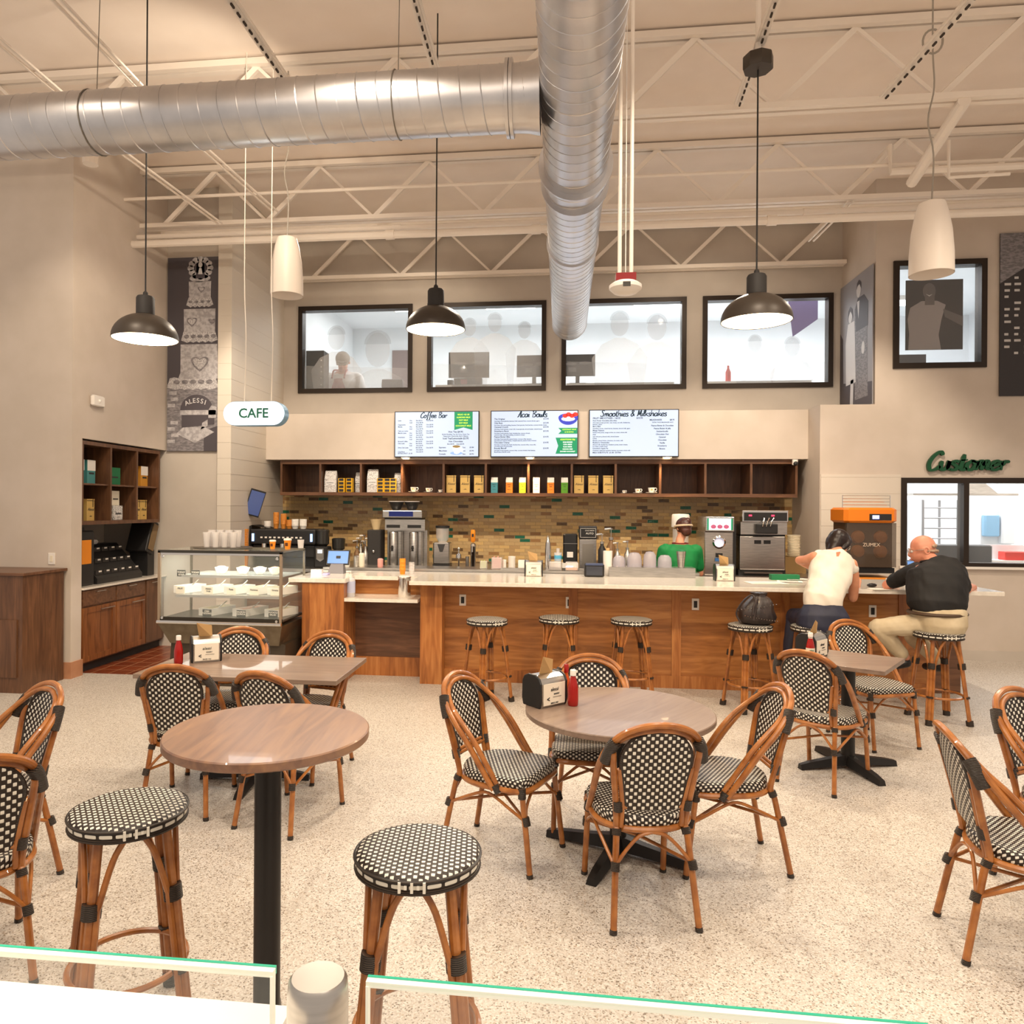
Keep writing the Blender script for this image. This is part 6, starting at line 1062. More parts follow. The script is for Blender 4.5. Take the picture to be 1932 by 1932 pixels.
k = thing('sanitizer_bottle', 'clear hand sanitizer pump bottle on the low pay shelf', 'bottle', (onY(662, 1100, 7.5).x, 7.5, .871)); MB().lathe([(.042, 0), (.045, .01), (.045, .17), (.03, .195), (.015, .20)], (0, 0, 0), 20).build('bottle_body', thin('gel_plastic', (.85, .86, .9), .6, .1), k); MB().lathe([(.0455, .04), (.0458, .16)], (0, 0, 0), 20, cap=False).build('bottle_label', mat('pale_blue_label', rgb(190, 196, 222), .5), k); MB().cyl((0, 0, .2), .017, .03, 14).tube([(0, 0, .23), (0, 0, .26), (-.05, 0, .255)], .006, 8).build('pump_head', WHT, k)
k = thing('steel_canister', 'polished steel canister on the low pay shelf', 'canister', (onY(763, 1100, 7.55).x, 7.55, .871)); MB().lathe([(.062, 0), (.064, .004), (.066, .20), (.07, .205), (.068, .21), (.06, .205)], (0, 0, 0), 28).build('canister_body', CHROME, k); MB().lathe([(.055, .2), (.058, .215), (.05, .218)], (0, 0, 0), 20).build('straw_wrap', WHT, k)
stack(760, 7.95, ZT, .035, .17, ORG, 'stack of plain orange cups on the rear counter slab', steps=3); stack(777, 7.98, ZT, .032, .13, CPLAS, 'stack of small clear cups right of the orange cup stack', steps=3)
for i, (px, h, m, lb) in enumerate(((655, .13, WHT, 'white tube of cups left of the syrup pumps'), (673, .12, STEEL, 'steel shaker under the syrup pumps'), (683, .15, CREAM, 'cream carton beside the steel shaker'), (718, .09, PINK, 'pink rounded jar left of the coffee urns'))): k = thing('counter_jar', lb, 'jar', at(px, 8.5, ZU)); MB().lathe([(.03, 0), (.034, .01), (.034, h), (.02, h + .01)], (0, 0, 0), 16).build('jar_body', m, k)
# juicer
k = thing('orange_juicer', 'orange juice machine with orange hood and tinted window behind the seated pair', 'juicer', at(1640, 8.75, 0)); MB().box(-.27, 0, 0, .27, .4, 1.05).build('juicer_cabinet', ORG, k, False, bevel=.01); MB().box(-.26, -.02, 1.30 - .2, .26, .4, 1.16).build('drip_unit', BLK, k, False)
MB().box(-.25, .02, 1.16, .25, .38, 1.66).build('machine_back', mat('juicer_brown', rgb(72, 48, 30), .4), k, False); MB().box(-.26, -.06, 1.17, .26, 0, 1.66).build('tinted_window', thin('tinted_window', (.10, .07, .05), .55, .08), k, False)
MB().bbox(-.29, -.08, 1.66, .27, .40, 1.83, .04).build('orange_hood', mat('juicer_orange', rgb(222, 122, 24), .35), k, False); MB().box(-.03, -.085, 1.69, .20, -.08, 1.76).build('display_panel', BLK, k, False); MB().box(.0, -.088, 1.705, .07, -.085, 1.745).build('blue_display', mat('blue_glow', (.2, .25, 1), .4, emit=(.3, .35, 1), es=3), k, False)
for x, z in ((-.12, 1.5), (.12, 1.5), (-.12, 1.34), (.12, 1.34)): MB().lathe([(.07, 0), (.08, .01), (.06, .05), (.02, .06)], (x, .02, z), 20, Mx).build('squeezer_drum', mat('juicer_drum', rgb(150, 90, 40), .4), k)
text_bm([('ZUMEX', 0, 1.40, .055, 'CENTER')], k, 'window_logo', mat('pale_logo', rgb(200, 180, 160), .5), (0, -.062, 0)); mb = MB()
for i in range(4): mb.tube([(-.25, .1, 1.86 + i * .035), (.26, .1, 1.86 + i * .035)], .004, 6)
for x in (-.25, .26): mb.tube([(x, .1, 1.83), (x, .1, 1.97)], .004, 6)
mb.build('wire_basket', CHROME, k)
# laptops, phone, papers by the seated pair
def laptop(x, y, rz, label, col, es, z=ZT):
    k = thing('laptop', label, 'laptop', (x, y, z), rz, 'laptops on the bar'); MB().box(-.16, -.11, 0, .16, .11, .015).build('laptop_base', BLK, k, False, bevel=.003); R2 = Matrix.Translation((0, .11, .012)) @ Matrix.Rotation(math.radians(-14), 4, 'X'); MB().box(-.16, 0, 0, .16, .008, .21, R2).build('laptop_lid', mat('laptop_grey', (.08, .08, .09), .35), k, False); MB().box(-.15, -.002, .01, .15, 0, .20, R2).build('laptop_screen', mat('lap_' + label.split()[0], col, .3, emit=col, es=es), k, False)
q = onZ(1612, 1106, ZT); laptop(q.x - .03, 7.85, .2, 'dark laptop in front of the seated woman', rgb(50, 56, 66), .4); q = onZ(1700, 1088, ZT); laptop(q.x + .0, 8.02, .12, 'blue-screened laptop in front of the seated man', rgb(92, 130, 186), .8)
q = onZ(1660, 1088, ZT); k = thing('calculator', 'calculator lying on papers between the laptops', 'calculator', (q.x, 8.0, ZT + .03), .2); MB().bbox(-.055, -.08, 0, .055, .08, .02, .006).build('calculator_body', BLK, k, False); MB().box(-.045, -.07, .02, .045, .02, .022).build('keypad', mat('grey_keys', (.2, .2, .2), .5), k, False)
k = thing('paper_sheet', 'pile of white papers under the calculator', 'paper', (q.x, 8.0, ZT), -.1); MB().box(-.16, -.12, 0, .16, .12, .029).build('sheet', PAP, k, False); q = onZ(1645, 1108, ZT); k = thing('glasses_case', 'small black object on the bar between the seated pair', 'object', (q.x, q.y, ZT), .1); MB().ball((0, 0, .02), .05, 10, (1, .5, .4)).build('black_case', BLK, k)
q = onZ(1665, 1112, ZT); k = thing('paper_sheet', 'white sheet of paper at the bar edge left of the mans elbow', 'paper', (q.x, q.y + .02, ZT), .05); MB().box(-.1, -.07, 0, .1, .07, .003).build('sheet', PAP, k, False)
# backpack on stool
k = thing('backpack', 'dark leather drawstring backpack with silver studs on a bar stool', 'backpack', (1.75, 6.97, .765), -.15); LEA = noisy('dark_leather', rgb(58, 46, 42), rgb(40, 32, 30), 12, .38, coat=.2)
pr = [(.10, 0), (.155, .02), (.165, .07), (.15, .13), (.12, .19), (.085, .235), (.06, .255), (.075, .285), (.05, .29), (.03, .27)]; mb = MB(); mb.lathe(pr, (0, 0, 0), 28, Matrix.Diagonal((1, .72, 1)).to_4x4())
for i, v in enumerate(mb.v): a = math.atan2(v.y, v.x); f = 1 + .06 * math.sin(7 * a) * min(1, v.z / .15); v.x *= f; v.y *= f; v.x += .03 * v.z / .29 + .01 * math.sin(9 * v.z * 4)
mb.build('bag_body', LEA, k, sharp=60)
for a, b in (((-.155, -.06, .13), (.165, -.06, .19)), ((-.10, -.10, .085), (.17, -.08, .045))):
    mb = MB(); [mb.ball(V(a).lerp(V(b), i / 12) + V((0, -.035 * math.sin(PI * i / 12) - .012, 0)), .0055, 6) for i in range(13)]; mb.build('stud_row', CHROME, k)
MB().tube([(-.14, -.08, .02), (-.17, -.06, .10), (-.12, -.07, .20), (-.04, -.09, .27), (-.01, -.12, .18), (-.03, -.14, .05)], .009, 8, sm=5).build('strap', LEA, k); MB().tube([(.0, -.10, .24), (-.03, -.12, .16), (-.035, -.13, .10)], .013, 8).build('tassel', LEA, k); MB().ball((-.01, -.105, .225), .011, 8).build('buckle', CHROME, k)
# kitchen behind the right window
k = thing('metal_shelf_bracket', 'grey triangular shelf bracket on the kitchen wall', 'bracket', (5.9, 11.6, 2.05)); MB().prism([(0, 0), (.4, 0), (0, .35)], 0, .03).box(-.9, -.3, -.03, .5, .0, 0).build('bracket_plate', STEEL, k, False)
k = thing('tray_rack', 'tall grey wire tray rack in the kitchen', 'rack', (4.95, 10.9, 0)); mb = MB(); [mb.tube([(x, y, 0), (x, y, 1.95)], .018, 8) for x in (0, .45) for y in (0, .5)]; mb.build('rack_posts', mat('rack_grey', (.35, .36, .38), .4, .6), k)
for i in range(12): MB().tube([(0, .0, .3 + i * .14), (.45, 0, .3 + i * .14)], .010, 6).build('rack_rung', mat('rack_grey'), k)
k = thing('kitchen_machine', 'dark low kitchen appliance behind the seated mans shoulder', 'appliance', (4.95, 10.0, .95)); MB().bbox(-.42, 0, 0, .42, .3, .42, .02).build('appliance_body', mat('slate_case', rgb(70, 74, 80), .4), k, False); MB().box(-.42, 0.02, -.95, .42, .3, 0).build('appliance_stand', STEEL, k, False)
k = thing('blue_dispenser', 'pale blue wall dispenser in the kitchen at far right', 'dispenser', (5.9, 11.0, 1.45)); MB().bbox(-.1, 0, 0, .1, .1, .3, .02).build('dispenser_body', mat('pale_blue_plastic', rgb(130, 180, 215), .4), k, False); MB().bbox(.12, 0, -.1, .3, .1, .4, .02).build('tall_housing', OFFW, k, False); MB().box(-.1, .1, -1.45, .3, .14, .4).build('mount_board', OFFW, k, False)
k = thing('red_bin_shelf', 'white shelf with red containers in the kitchen at far right', 'shelf', (5.75, 10.4, 1.13)); MB().box(-.2, 0, 0, .5, .3, .03).box(-.2, .27, .03, .5, .3, .22).box(-.2, 0, -1.13, .5, .3, 0).build('shelf_body', OFFW, k, False); MB().bbox(0, .03, .03, .3, .2, .14, .01).build('red_containers', mat('bright_red', rgb(220, 40, 30), .4), k, False)
# office things behind the upper windows
k = thing('equipment_cabinet', 'tall black equipment cabinet behind the left upper window', 'cabinet', (onY(594, 700, 10.95).x, 10.95, 2.9)); MB().box(-.14, 0, 0, .14, .25, 1.28).build('cabinet_body', BLK, k, False); mb = MB(); [mb.box(.09, -.003, z, .11, 0, z + .02) for z in (.75, .85, .95, 1.02, 1.12)]; mb.build('status_lights', WHT, k, False)
def monitor(x, y, z, rz, label, w_=.3):
    k = thing('computer_monitor', label, 'monitor', (x, y, z), rz, 'office monitors'); MB().box(-w_, 0, .14, w_, .04, .14 + w_ * 1.25).build('monitor_body', BLKM, k, False, bevel=.006); MB().box(-.03, .03, .03, .03, .06, .3).box(-.12, -.05, 0, .12, .12, .03).build('monitor_stand', BLK, k, False)
    mb = MB(); mb.prism(ell(-.12 * w_ / .3, .14 + w_ * .7, .09, .02, 12), -.004, 0).prism(ell(.13 * w_ / .3, .14 + w_ * .75, .09, .025, 12), -.004, 0).prism([(-.13, .14 + w_ * .25), (-.02, .14 + w_ * .25), (-.03, .14 + w_ * .5), (-.14, .14 + w_ * .5)], -.004, 0); mb.build('sticker_marks', MG, k, False)
def desk(x0, x1, y, label):
    k = thing('office_desk', label, 'desk', (x0, y, 2.9), 0, 'office desks'); MB().box(0, 0, .70, x1 - x0, .6, .74).build('desk_top', WHT, k, False)
    for x in (.03, x1 - x0 - .07): MB().box(x, .05, 0, x + .04, .55, .70).build('desk_leg', BLKM, k, False)
desk(-1.9, -.3, 11.0, 'white office desk behind the second upper window'); desk(.05, 1.6, 11.0, 'white office desk behind the third upper window'); desk(-3.3, -2.2, 12.2, 'white office desk behind the first upper window'); desk(2.0, 3.5, 11.0, 'white office desk behind the fourth upper window')
monitor(-1.42, 11.2, 3.64, .05, 'office monitor with sticker marks behind the second upper window', .31); monitor(-.43, 11.2, 3.64, 0, 'office monitor at the right side of the second upper window', .26); monitor(.22, 11.2, 3.64, 0, 'office monitor at the left side of the third upper window', .26)
k = thing('office_chair', 'grey low-backed office chair behind the first upper window', 'chair', (-2.75, 11.8, 2.9)); MB().prism([(-.17, .98), (.17, .98), (.18, .86), (.13, .78), (-.13, .78), (-.18, .86)], 0, .05).build('chair_back', mat('warm_grey', (.16, .14, .145), .6), k, False, bevel=.01); MB().box(-.02, .01, .45, .02, .05, .8).build('back_support', BLK, k, False); MB().bbox(-.24, -.45, .42, .24, .0, .50, .03).build('chair_seat', BLK, k, False); MB().cyl((0, -.2, .05), .03, .38, 12).lathe([(.28, 0), (.28, .05)], (0, -.2, 0), 5).build('chair_base', BLK, k)
k = thing('pen_holder', 'small dark pen holder on the desk behind the second upper window', 'pen holder', (-1.7, 11.2, 3.64)); MB().cyl((0, 0, 0), .05, .1, 12).build('holder', BLK, k)
k = thing('red_note_box', 'red and dark desk tray under the stickered office monitor', 'tray', (-1.42, 11.02, 3.64)); MB().box(-.2, -.01, 0, .22, .12, .10).build('tray_box', BLK, k, False); MB().box(-.1, -.014, .01, .0, -.01, .08).build('red_card', mat('pink_red', rgb(190, 50, 80), .5), k, False)
k = thing('red_bottle', 'red narrow object behind the fourth upper window', 'bottle', (2.4, 11.2, 3.64)); MB().lathe([(.04, 0), (.04, .16), (.015, .22), (.015, .26)], (0, 0, 0), 12).build('bottle_body', mat('coral_red', rgb(200, 60, 60), .5), k)
k = thing('purple_banner', 'hanging purple pennant behind the fourth upper window', 'banner', (3.46, 11.4, 4.35)); MB().prism([(-.22, .95), (.25, .95), (.25, .25), (-.1, 0)], 0, .01).build('pennant', mat('purple_cloth', rgb(112, 100, 140), .6), k, False)
k = thing('door_frame_board', 'pale brown door leaf in the office behind the first upper window', 'door', (-3.0, 14.15, 2.9)); MB().box(-.3, 0, 0, .3, .04, 1.95).build('door_leaf', mat('taupe_door', rgb(130, 112, 108), .5), k, False)
# ------------------------------------------------------------------ sneeze guard nearest the viewer
k = thing('guard_post', 'brushed steel round post between the two glass guard panels', 'post', tuple(onZ(600, 1842, 1.42))); k.location.z = 0; MB().lathe([(.0245, 0), (.0245, 1.405), (.0235, 1.417), (.021, 1.42)], (0, 0, 0), 40).build('post_tube', STEEL, k); GP = k.location.copy()
WALLP = GP
def guard(p0, p1, z, label, drop=.30):
    a = onZ(*p0, z); b = onZ(*p1, z); d = b - a; k = thing('glass_guard', label, 'glass panel', (a.x, a.y, z - drop), math.atan2(d.y, d.x), 'glass guard panels'); L = d.length
    MB().box(0, 0, 0, L, .006, drop - .001).build('glass_sheet', thin('guard_glass', (.9, .95, .92), .06, .02), k, False); MB().box(0, 0, drop - .005, L, .006, drop).build('top_edge', mat('glass_edge_white', (.85, .85, .72), .25, emit=(1, .95, .78), es=.25), k, False); MB().box(0, .006, drop - .006, L, .0085, drop + .0008).build('green_edge', GEDGE, k, False)  # pale and green edge strips glow slightly by themselves
    return k, L, drop
k, L, dr = guard((-60, 1790), (515, 1834), 1.40, 'left glass guard panel with green edge at the bottom left'); MB().box(L - .0025, -.0005, 0, L, .0062, dr - .004).build('side_edge', mat('glass_edge_white'), k, False)
k, L, dr = guard((690, 1852), (1760, 1946), 1.40, 'right glass guard panel with green edge at the bottom centre'); MB().box(0, -.0005, 0, .0025, .0062, dr - .004).build('side_edge', mat('glass_edge_white'), k, False)
a = onZ(-60, 1845, 1.22); b = onZ(520, 1896, 1.22); d = b - a; k = thing('service_counter', 'bright white service counter top at the bottom left corner', 'countertop', (a.x, a.y, 1.18), math.atan2(d.y, d.x)); MB().box(-.5, -.6, 0, d.length + .02, 0, .04).build('counter_top', PORC, k, False); MB().box(-.5, -.55, -1.18, d.length - .05, -.04, 0).build('counter_body', WALN, k, False)
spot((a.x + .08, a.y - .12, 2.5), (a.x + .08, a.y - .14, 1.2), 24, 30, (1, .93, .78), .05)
# ------------------------------------------------------------------ people
SKIN = noisy('skin_warm', rgb(222, 156, 122), rgb(208, 140, 106), 9, .5); SKINP = noisy('skin_pink', rgb(226, 160, 132), rgb(206, 132, 104), 9, .45)
HAIRD = noisy('dark_brown_hair', rgb(42, 26, 20), rgb(24, 15, 12), 30, .35, stretch=(1, 1, .15)); HAIRB = noisy('auburn_hair', rgb(84, 42, 28), rgb(56, 28, 18), 30, .4)
HAIRG = noisy('grey_hair', rgb(190, 160, 134), rgb(150, 124, 104), 40, .6)
EYE_W = mat('eye_white', (.8, .78, .75), .2); EYE_D = mat('eye_dark', (.03, .02, .015), .15); LIP = mat('lip', rgb(176, 92, 80), .5)
def limb(mb, pts, rs, seg=14):
    pts = [V(p) for p in pts]; P = crom(pts, 5) if len(pts) > 2 else pts
    R = []
    for i in range(len(P)): f = i / (len(P) - 1) * (len(rs) - 1); a = int(min(f, len(rs) - 2)); R.append(rs[a] + (rs[a + 1] - rs[a]) * (f - a))
    mb.tube(P, R, seg)
    for p, r in ((P[0], R[0]), (P[-1], R[-1])): mb.ball(p, r * .99, 12)
def loft(mb, rings, side, seg=26):
    cs = [V(r[0]) for r in rings]; vs = []; n = len(cs); side = V(side).normalized(); ex = 2.4
    for i, (c, rx, ry) in enumerate(rings):
        t = (cs[min(n - 1, i + 1)] - cs[max(0, i - 1)]).normalized(); u = (side - t * side.dot(t)).normalized(); w_ = t.cross(u)
        for k in range(seg):
            a = 2 * PI * k / seg; ca, sa = math.cos(a), math.sin(a)
            vs.append(V(c) + u * rx * math.copysign(abs(ca) ** (2 / ex), ca) + w_ * ry * math.copysign(abs(sa) ** (2 / ex), sa))
    fs = [list(range(seg - 1, -1, -1)), [(n - 1) * seg + i for i in range(seg)]]
    for i in range(n - 1):
        for k in range(seg): l = (k + 1) % seg; fs.append((i * seg + k, i * seg + l, i * seg + seg + l, i * seg + seg + k))
    mb.add(vs, fs)
def fuse(mb, name, m, par, vox=.008, it=6, fold=0):
    o = mb.build(name, m, None); a = o.modifiers.new('r', 'REMESH'); a.mode = 'VOXEL'; a.voxel_size = vox; a.use_smooth_shade = True
    b = o.modifiers.new('s', 'SMOOTH'); b.iterations = it; b.factor = .6
    C.objects.unlink(o); me = evaluated(o); bpy.data.objects.remove(o)
    if fold:
        nr = [v.normal.copy() for v in me.vertices]; fl = []
        for v, n0 in zip(me.vertices, nr):
            q = v.co; fl.extend(q + n0 * fold * (noise.noise(V((q.x * 9, q.y * 9, q.z * 4))) + .6 * noise.noise(V((q.x * 16 + q.z * 9, q.y * 16, q.z * 7)))))
        me.vertices.foreach_set('co', fl); me.update()
    me.polygons.foreach_set('use_smooth', [True] * len(me.polygons))
    me.name = name; r = bpy.data.objects.new(name, me); C.objects.link(r); r.parent = par; return r
def frame(f, up=(0, 0, 1)):
    f = V(f).normalized(); s = f.cross(V(up)).normalized(); u = s.cross(f); return Matrix((s, f, u)).transposed().to_4x4()     # x right, y forward, z up
def head(mb, c, f, s=1.0, up=(0, 0, 1)):
    M = Matrix.Translation(V(c)) @ frame(f, up); g = lambda x, y, z: M @ V((x * s, y * s, z * s)); R3 = frame(f, up)
    mb.ball(g(0, -.012, .03), .094 * s, 18, (.84, 1.04, 1.0), R3); mb.ball(g(0, .028, -.035), .072 * s, 16, (.86, .95, 1.12), R3); mb.ball(g(0, .052, -.092), .034 * s, 12, (1.1, .8, .7), R3)
    limb(mb, [g(0, .088, .018), g(0, .104, -.018), g(0, .098, -.032)], [.009 * s, .014 * s, .013 * s]); mb.ball(g(0, .09, -.062), .02 * s, 10, (1.1, .6, .5), R3)
    for k in (-1, 1): mb.ball(g(k * .032, .078, .024), .018 * s, 10, (1.2, .5, .5), R3); mb.ball(g(k * .083, -.012, -.005), .026 * s, 10, (.35, .75, 1.15), R3)
    return g, R3
def face(par, g, R3, s=1, glasses=False, brow=HAIRD):
    for k in (-1, 1):
        ey = MB().ball(g(k * .031, .082, .006), .011 * s, 10).build('eye', EYE_W, par); MB().ball(g(k * .031, .0905, .006), .0055 * s, 8).build('iris', EYE_D, ey)
        MB().tube([g(k * .016, .094, .026), g(k * .032, .095, .031), g(k * .048, .084, .026)], .0035 * s, 6).build('eyebrow', brow, par)
    MB().tube([g(-.022, .098, -.062), g(0, .106, -.060), g(.022, .098, -.062)], .005 * s, 8).build('lips', LIP, par)
    if glasses:
        for k in (-1, 1):
            MB().tube([g(k * .034 + .024 * math.cos(a), .103, .004 + .019 * math.sin(a)) for a in [i * PI / 8 for i in range(16)]], .0022 * s, 6, closed=True).tube([g(k * .058, .101, .010), g(k * .084, .04, .012), g(k * .088, -.015, .008)], .0022 * s, 6).build('glasses_frame', CHROME, par)
        MB().tube([g(-.012, .104, .008), g(.012, .104, .008)], .002, 6).build('glasses_bridge', CHROME, par)
def hand(mb, wr, d, up, s=1, curl=.5, thumb=1):
    M = Matrix.Translation(V(wr)) @ frame(d, up); g = lambda x, y, z: M @ V((x * s, y * s, z * s))
    limb(mb, [g(0, -.01, 0), g(0, .04, 0), g(0, .085, -.005)], [.027 * s, .034 * s, .03 * s])
    for i, (x, L) in enumerate(((-.030, .062), (-.010, .075), (.011, .070), (.030, .055))):
        limb(mb, [g(x, .07, 0), g(x * 1.1, .09 + L * .4, -.004), g(x * 1.15, .09 + L * .8, -.012 - .03 * curl), g(x * 1.15, .09 + L, -.02 - .05 * curl)], [.010 * s, .0095 * s, .009 * s, .008 * s], 8)
    limb(mb, [g(thumb * -.022, .02, -.004), g(thumb * -.052, .05, -.010), g(thumb * -.058, .088, -.016)], [.014 * s, .011 * s, .009 * s], 8)
def person(label, loc): return thing('person', label, 'person', loc)
# --- seated woman, white sleeveless blouse
O = V((2.25, 6.98, 0)); t = person('seated woman in a white sleeveless blouse and navy trousers leaning over the bar', O)
def L(px, py, Y): return onY(px, py, Y) - O
pel = L(1553, 1172, 6.95); wai = L(1552, 1135, 6.98); che = L(1567, 1080, 7.08); sho = L(1573, 1048, 7.14); nek = L(1578, 1040, 7.20); hd = L(1583, 1027, 7.30)
shL, shR = L(1537, 1050, 7.12), L(1607, 1064, 7.10); elL, haL = L(1508, 1057, 7.30), L(1545, 1078, 7.52); elR, haR = L(1609, 1128, 7.24), L(1620, 1096, 7.50)
hf = V((.62, .66, -.42)); body = MB()
torso = lambda e: [(pel - V((0, 0, .06)), .165 + e, .12 + e), (pel + V((0, 0, .03)), .17 + e, .125 + e), (wai, .135 + e, .10 + e), (wai.lerp(che, .5), .145 + e, .105 + e), (che, .165 + e, .11 + e), (sho, .155 + e, .085 + e), (sho + V((0, .02, .035)), .07 + e, .06 + e)]
loft(body, torso(0), (1, 0, -.12)); limb(body, [sho, nek, nek.lerp(hd, .7)], [.055, .05, .05]); g, R3 = head(body, hd, hf)
limb(body, [shL, shL.lerp(elL, .5) + V((0, 0, -.01)), elL], [.048, .044, .040]); limb(body, [elL, elL.lerp(haL, .5), haL], [.040, .036, .026]); hand(body, haL, (.6, .8, -.1), (0, 0, 1), .95, .4, -1)
limb(body, [shR, shR.lerp(elR, .5) + V((.012, -.01, 0)), elR], [.050, .046, .042]); limb(body, [elR, elR.lerp(haR, .5), haR], [.042, .037, .026]); hand(body, haR, (.1, 1, -.1), (0, 0, 1), .95, .4)
kn = [pel + V((-.12, .42, -.02)), pel + V((.14, .42, -.02))]; an = [V((-.12, .28, .30)), V((.14, .28, .30))]
for s, k_, a_ in ((-1, kn[0], an[0]), (1, kn[1], an[1])): limb(body, [pel + V((s * .09, 0, 0)), k_], [.085, .058]); limb(body, [k_, a_], [.058, .038])
fuse(body, 'body', SKIN, t, .008)
face(t, g, R3, 1, True)
bl = MB(); loft(bl, [(wai - V((0, 0, .035)), .162, .128), (wai + V((0, 0, .03)), .165, .132), (wai.lerp(che, .5), .168, .13), (che, .182, .13), (che.lerp(sho, .6), .178, .118), (sho, .158, .10), (sho + V((0, .015, .028)), .085, .075)], (1, 0, -.12))
for s_ in (shL, shR): bl.ball(s_.lerp(sho, .3) + V((0, 0, .006)), .060, 14, (1.1, 1, .95)); 
limb(bl, [shR.lerp(sho, .2), shR.lerp(elR, .12)], [.062, .064]); fuse(bl, 'blouse', noisy('ivory_satin', rgb(240, 232, 218), rgb(228, 218, 202), 6, .38), t, .008, 3, .012)
q = sho.lerp(che, .05); MB().add([q + V((-.012, -.118, .045)), q + V((.022, -.112, .05)), q + V((-.028, -.138, -.055))] + [q + V((-.012, -.10, .045)), q + V((.022, -.10, .05)), q + V((-.028, -.11, -.055))], [(0, 1, 2), (5, 4, 3), (0, 3, 4, 1), (1, 4, 5, 2), (2, 5, 3, 0)]).build('keyhole', SKIN, t, False)
tr = MB(); NAVY = noisy('navy_trouser_cloth', rgb(44, 46, 66), rgb(34, 36, 54), 8, .6); loft(tr, [(pel - V((0, 0, .085)), .20, .165), (pel - V((0, 0, .03)), .225, .175), (pel + V((0, 0, .04)), .215, .165), (wai - V((0, 0, .045)), .165, .135), (wai - V((0, 0, .015)), .155, .125)], (1, 0, -.05))
for s, k_, a_ in ((-1, kn[0], an[0]), (1, kn[1], an[1])): limb(tr, [pel + V((s * .10, .02, .0)), k_], [.105, .078]); limb(tr, [k_, a_ + V((0, 0, .05))], [.078, .07])
fuse(tr, 'trousers', NAVY, t, .009, 4, .008)
for s, a_ in zip((-1, 1), an): m_ = MB(); limb(m_, [a_ + V((0, -.03, -.04)), a_ + V((0, .08, -.06)), a_ + V((0, .14, -.065))], [.038, .038, .028]); fuse(m_, 'shoe', BLK, t, .01, 2)
h = MB(); h.ball(g(0, -.022, .035), .106, 18, (.9, 1.05, 1.0), R3); h.ball(g(-.01, -.075, -.01), .078, 14, (1.05, .8, 1.3), R3); limb(h, [g(-.05, -.03, .06), g(-.085, -.01, 0), g(-.075, -.03, -.07)], [.04, .035, .02]); limb(h, [g(.05, -.03, .06), g(.085, -.02, 0), g(.07, -.05, -.06)], [.04, .03, .02]); limb(h, [g(0, .03, .115), g(-.05, .055, .09), g(-.08, .03, .04)], [.02, .022, .02]); limb(h, [g(0, .03, .115), g(.05, .055, .09), g(.08, .03, .04)], [.02, .022, .02]); limb(h, [g(0, -.08, -.05), g(0, -.095, -.10), g(0, -.08, -.14)], [.06, .045, .02])
fuse(h, 'hair', HAIRD, t, .007, 3)
# --- seated man, black polo
O = V((3.22, 6.8, 0)); t = person('seated bald man with glasses in a black polo and khaki trousers', O)
pel = L(1777, 1178, 6.82); wai = L(1768, 1142, 6.86); che = L(1768, 1092, 6.95); sho = L(1762, 1066, 7.0); nek = L(1752, 1052, 7.05); hd = L(1740, 1038, 7.1)
shL, shR = L(1722, 1078, 7.04), L(1806, 1080, 6.98); elL, haL = L(1674, 1104, 7.28), L(1692, 1098, 7.52); elR, haR = L(1822, 1112, 7.22), L(1836, 1108, 7.45)
hf = V((-.94, .28, -.22)); body = MB()
sd = (1, -.10, .02)
loft(body, [(pel - V((0, 0, .06)), .15, .12), (pel + V((0, 0, .04)), .16, .13), (wai, .18, .15), (wai.lerp(che, .5), .21, .16), (che, .215, .15), (sho, .18, .10), (sho + V((-.02, .02, .04)), .08, .07)], sd); limb(body, [sho, nek, nek.lerp(hd, .6)], [.07, .062, .06]); g, R3 = head(body, hd, hf, 1.06)
limb(body, [shL, elL], [.06, .045]); limb(body, [elL, elL.lerp(haL, .5), haL], [.046, .044, .03]); hand(body, haL, (.25, 1, 0), (0, 0, 1), 1.05, .5)
limb(body, [shR, elR], [.06, .045]); limb(body, [elR, elR.lerp(haR, .5), haR], [.046, .042, .03]); hand(body, haR, (-.2, 1, 0), (0, 0, 1), 1.05, .5, -1)
hipL, knL, anL = pel + V((-.08, .04, -.0)), L(1656, 1184, 7.0), L(1708, 1240, 7.06); hipR, knR, anR = pel + V((.08, .05, 0)), V((-.02, .42, .66)), L(1772, 1248, 7.12)
for a_, b_, c_ in ((hipL, knL, anL), (hipR, knR, anR)): limb(body, [a_, b_], [.075, .055]); limb(body, [b_, c_], [.058, .04])
fuse(body, 'body', SKINP, t, .008); face(t, g, R3, 1.06, True, HAIRG)
ear = MB(); [ear.tube([g(k * .088, -.022 + .018 * math.cos(a), -.004 + .028 * math.sin(a)) for a in [i * PI / 6 for i in range(12)]], .006, 6, closed=True) for k in (-1,)]; ear.build('ear_rim', SKINP, t)
ST_ = MB(); loft(ST_, [(wai - V((0, 0, .045)), .20, .175), (wai, .225, .185), (wai.lerp(che, .5), .235, .185), (che, .238, .172), (che.lerp(sho, .6), .225, .145), (sho, .19, .115), (sho + V((-.02, .02, .04)), .095, .085)], sd)
limb(ST_, [shL.lerp(sho, .2), shL, shL.lerp(elL, .72)], [.08, .078, .068]); limb(ST_, [shR.lerp(sho, .2), shR, shR.lerp(elR, .85)], [.08, .078, .066]); fuse(ST_, 'polo_shirt', noisy('black_polo_cloth', rgb(26, 23, 22), rgb(19, 17, 17), 10, .7), t, .008, 3, .010)
MB().tube([sho.lerp(nek, .55) + V((.075 * math.cos(a), .065 * math.sin(a), -.012 * math.sin(a) + .01 * math.cos(a))) for a in [i * PI / 8 for i in range(16)]], .014, 8, closed=True).build('collar', mat('black_polo_cloth'), t)
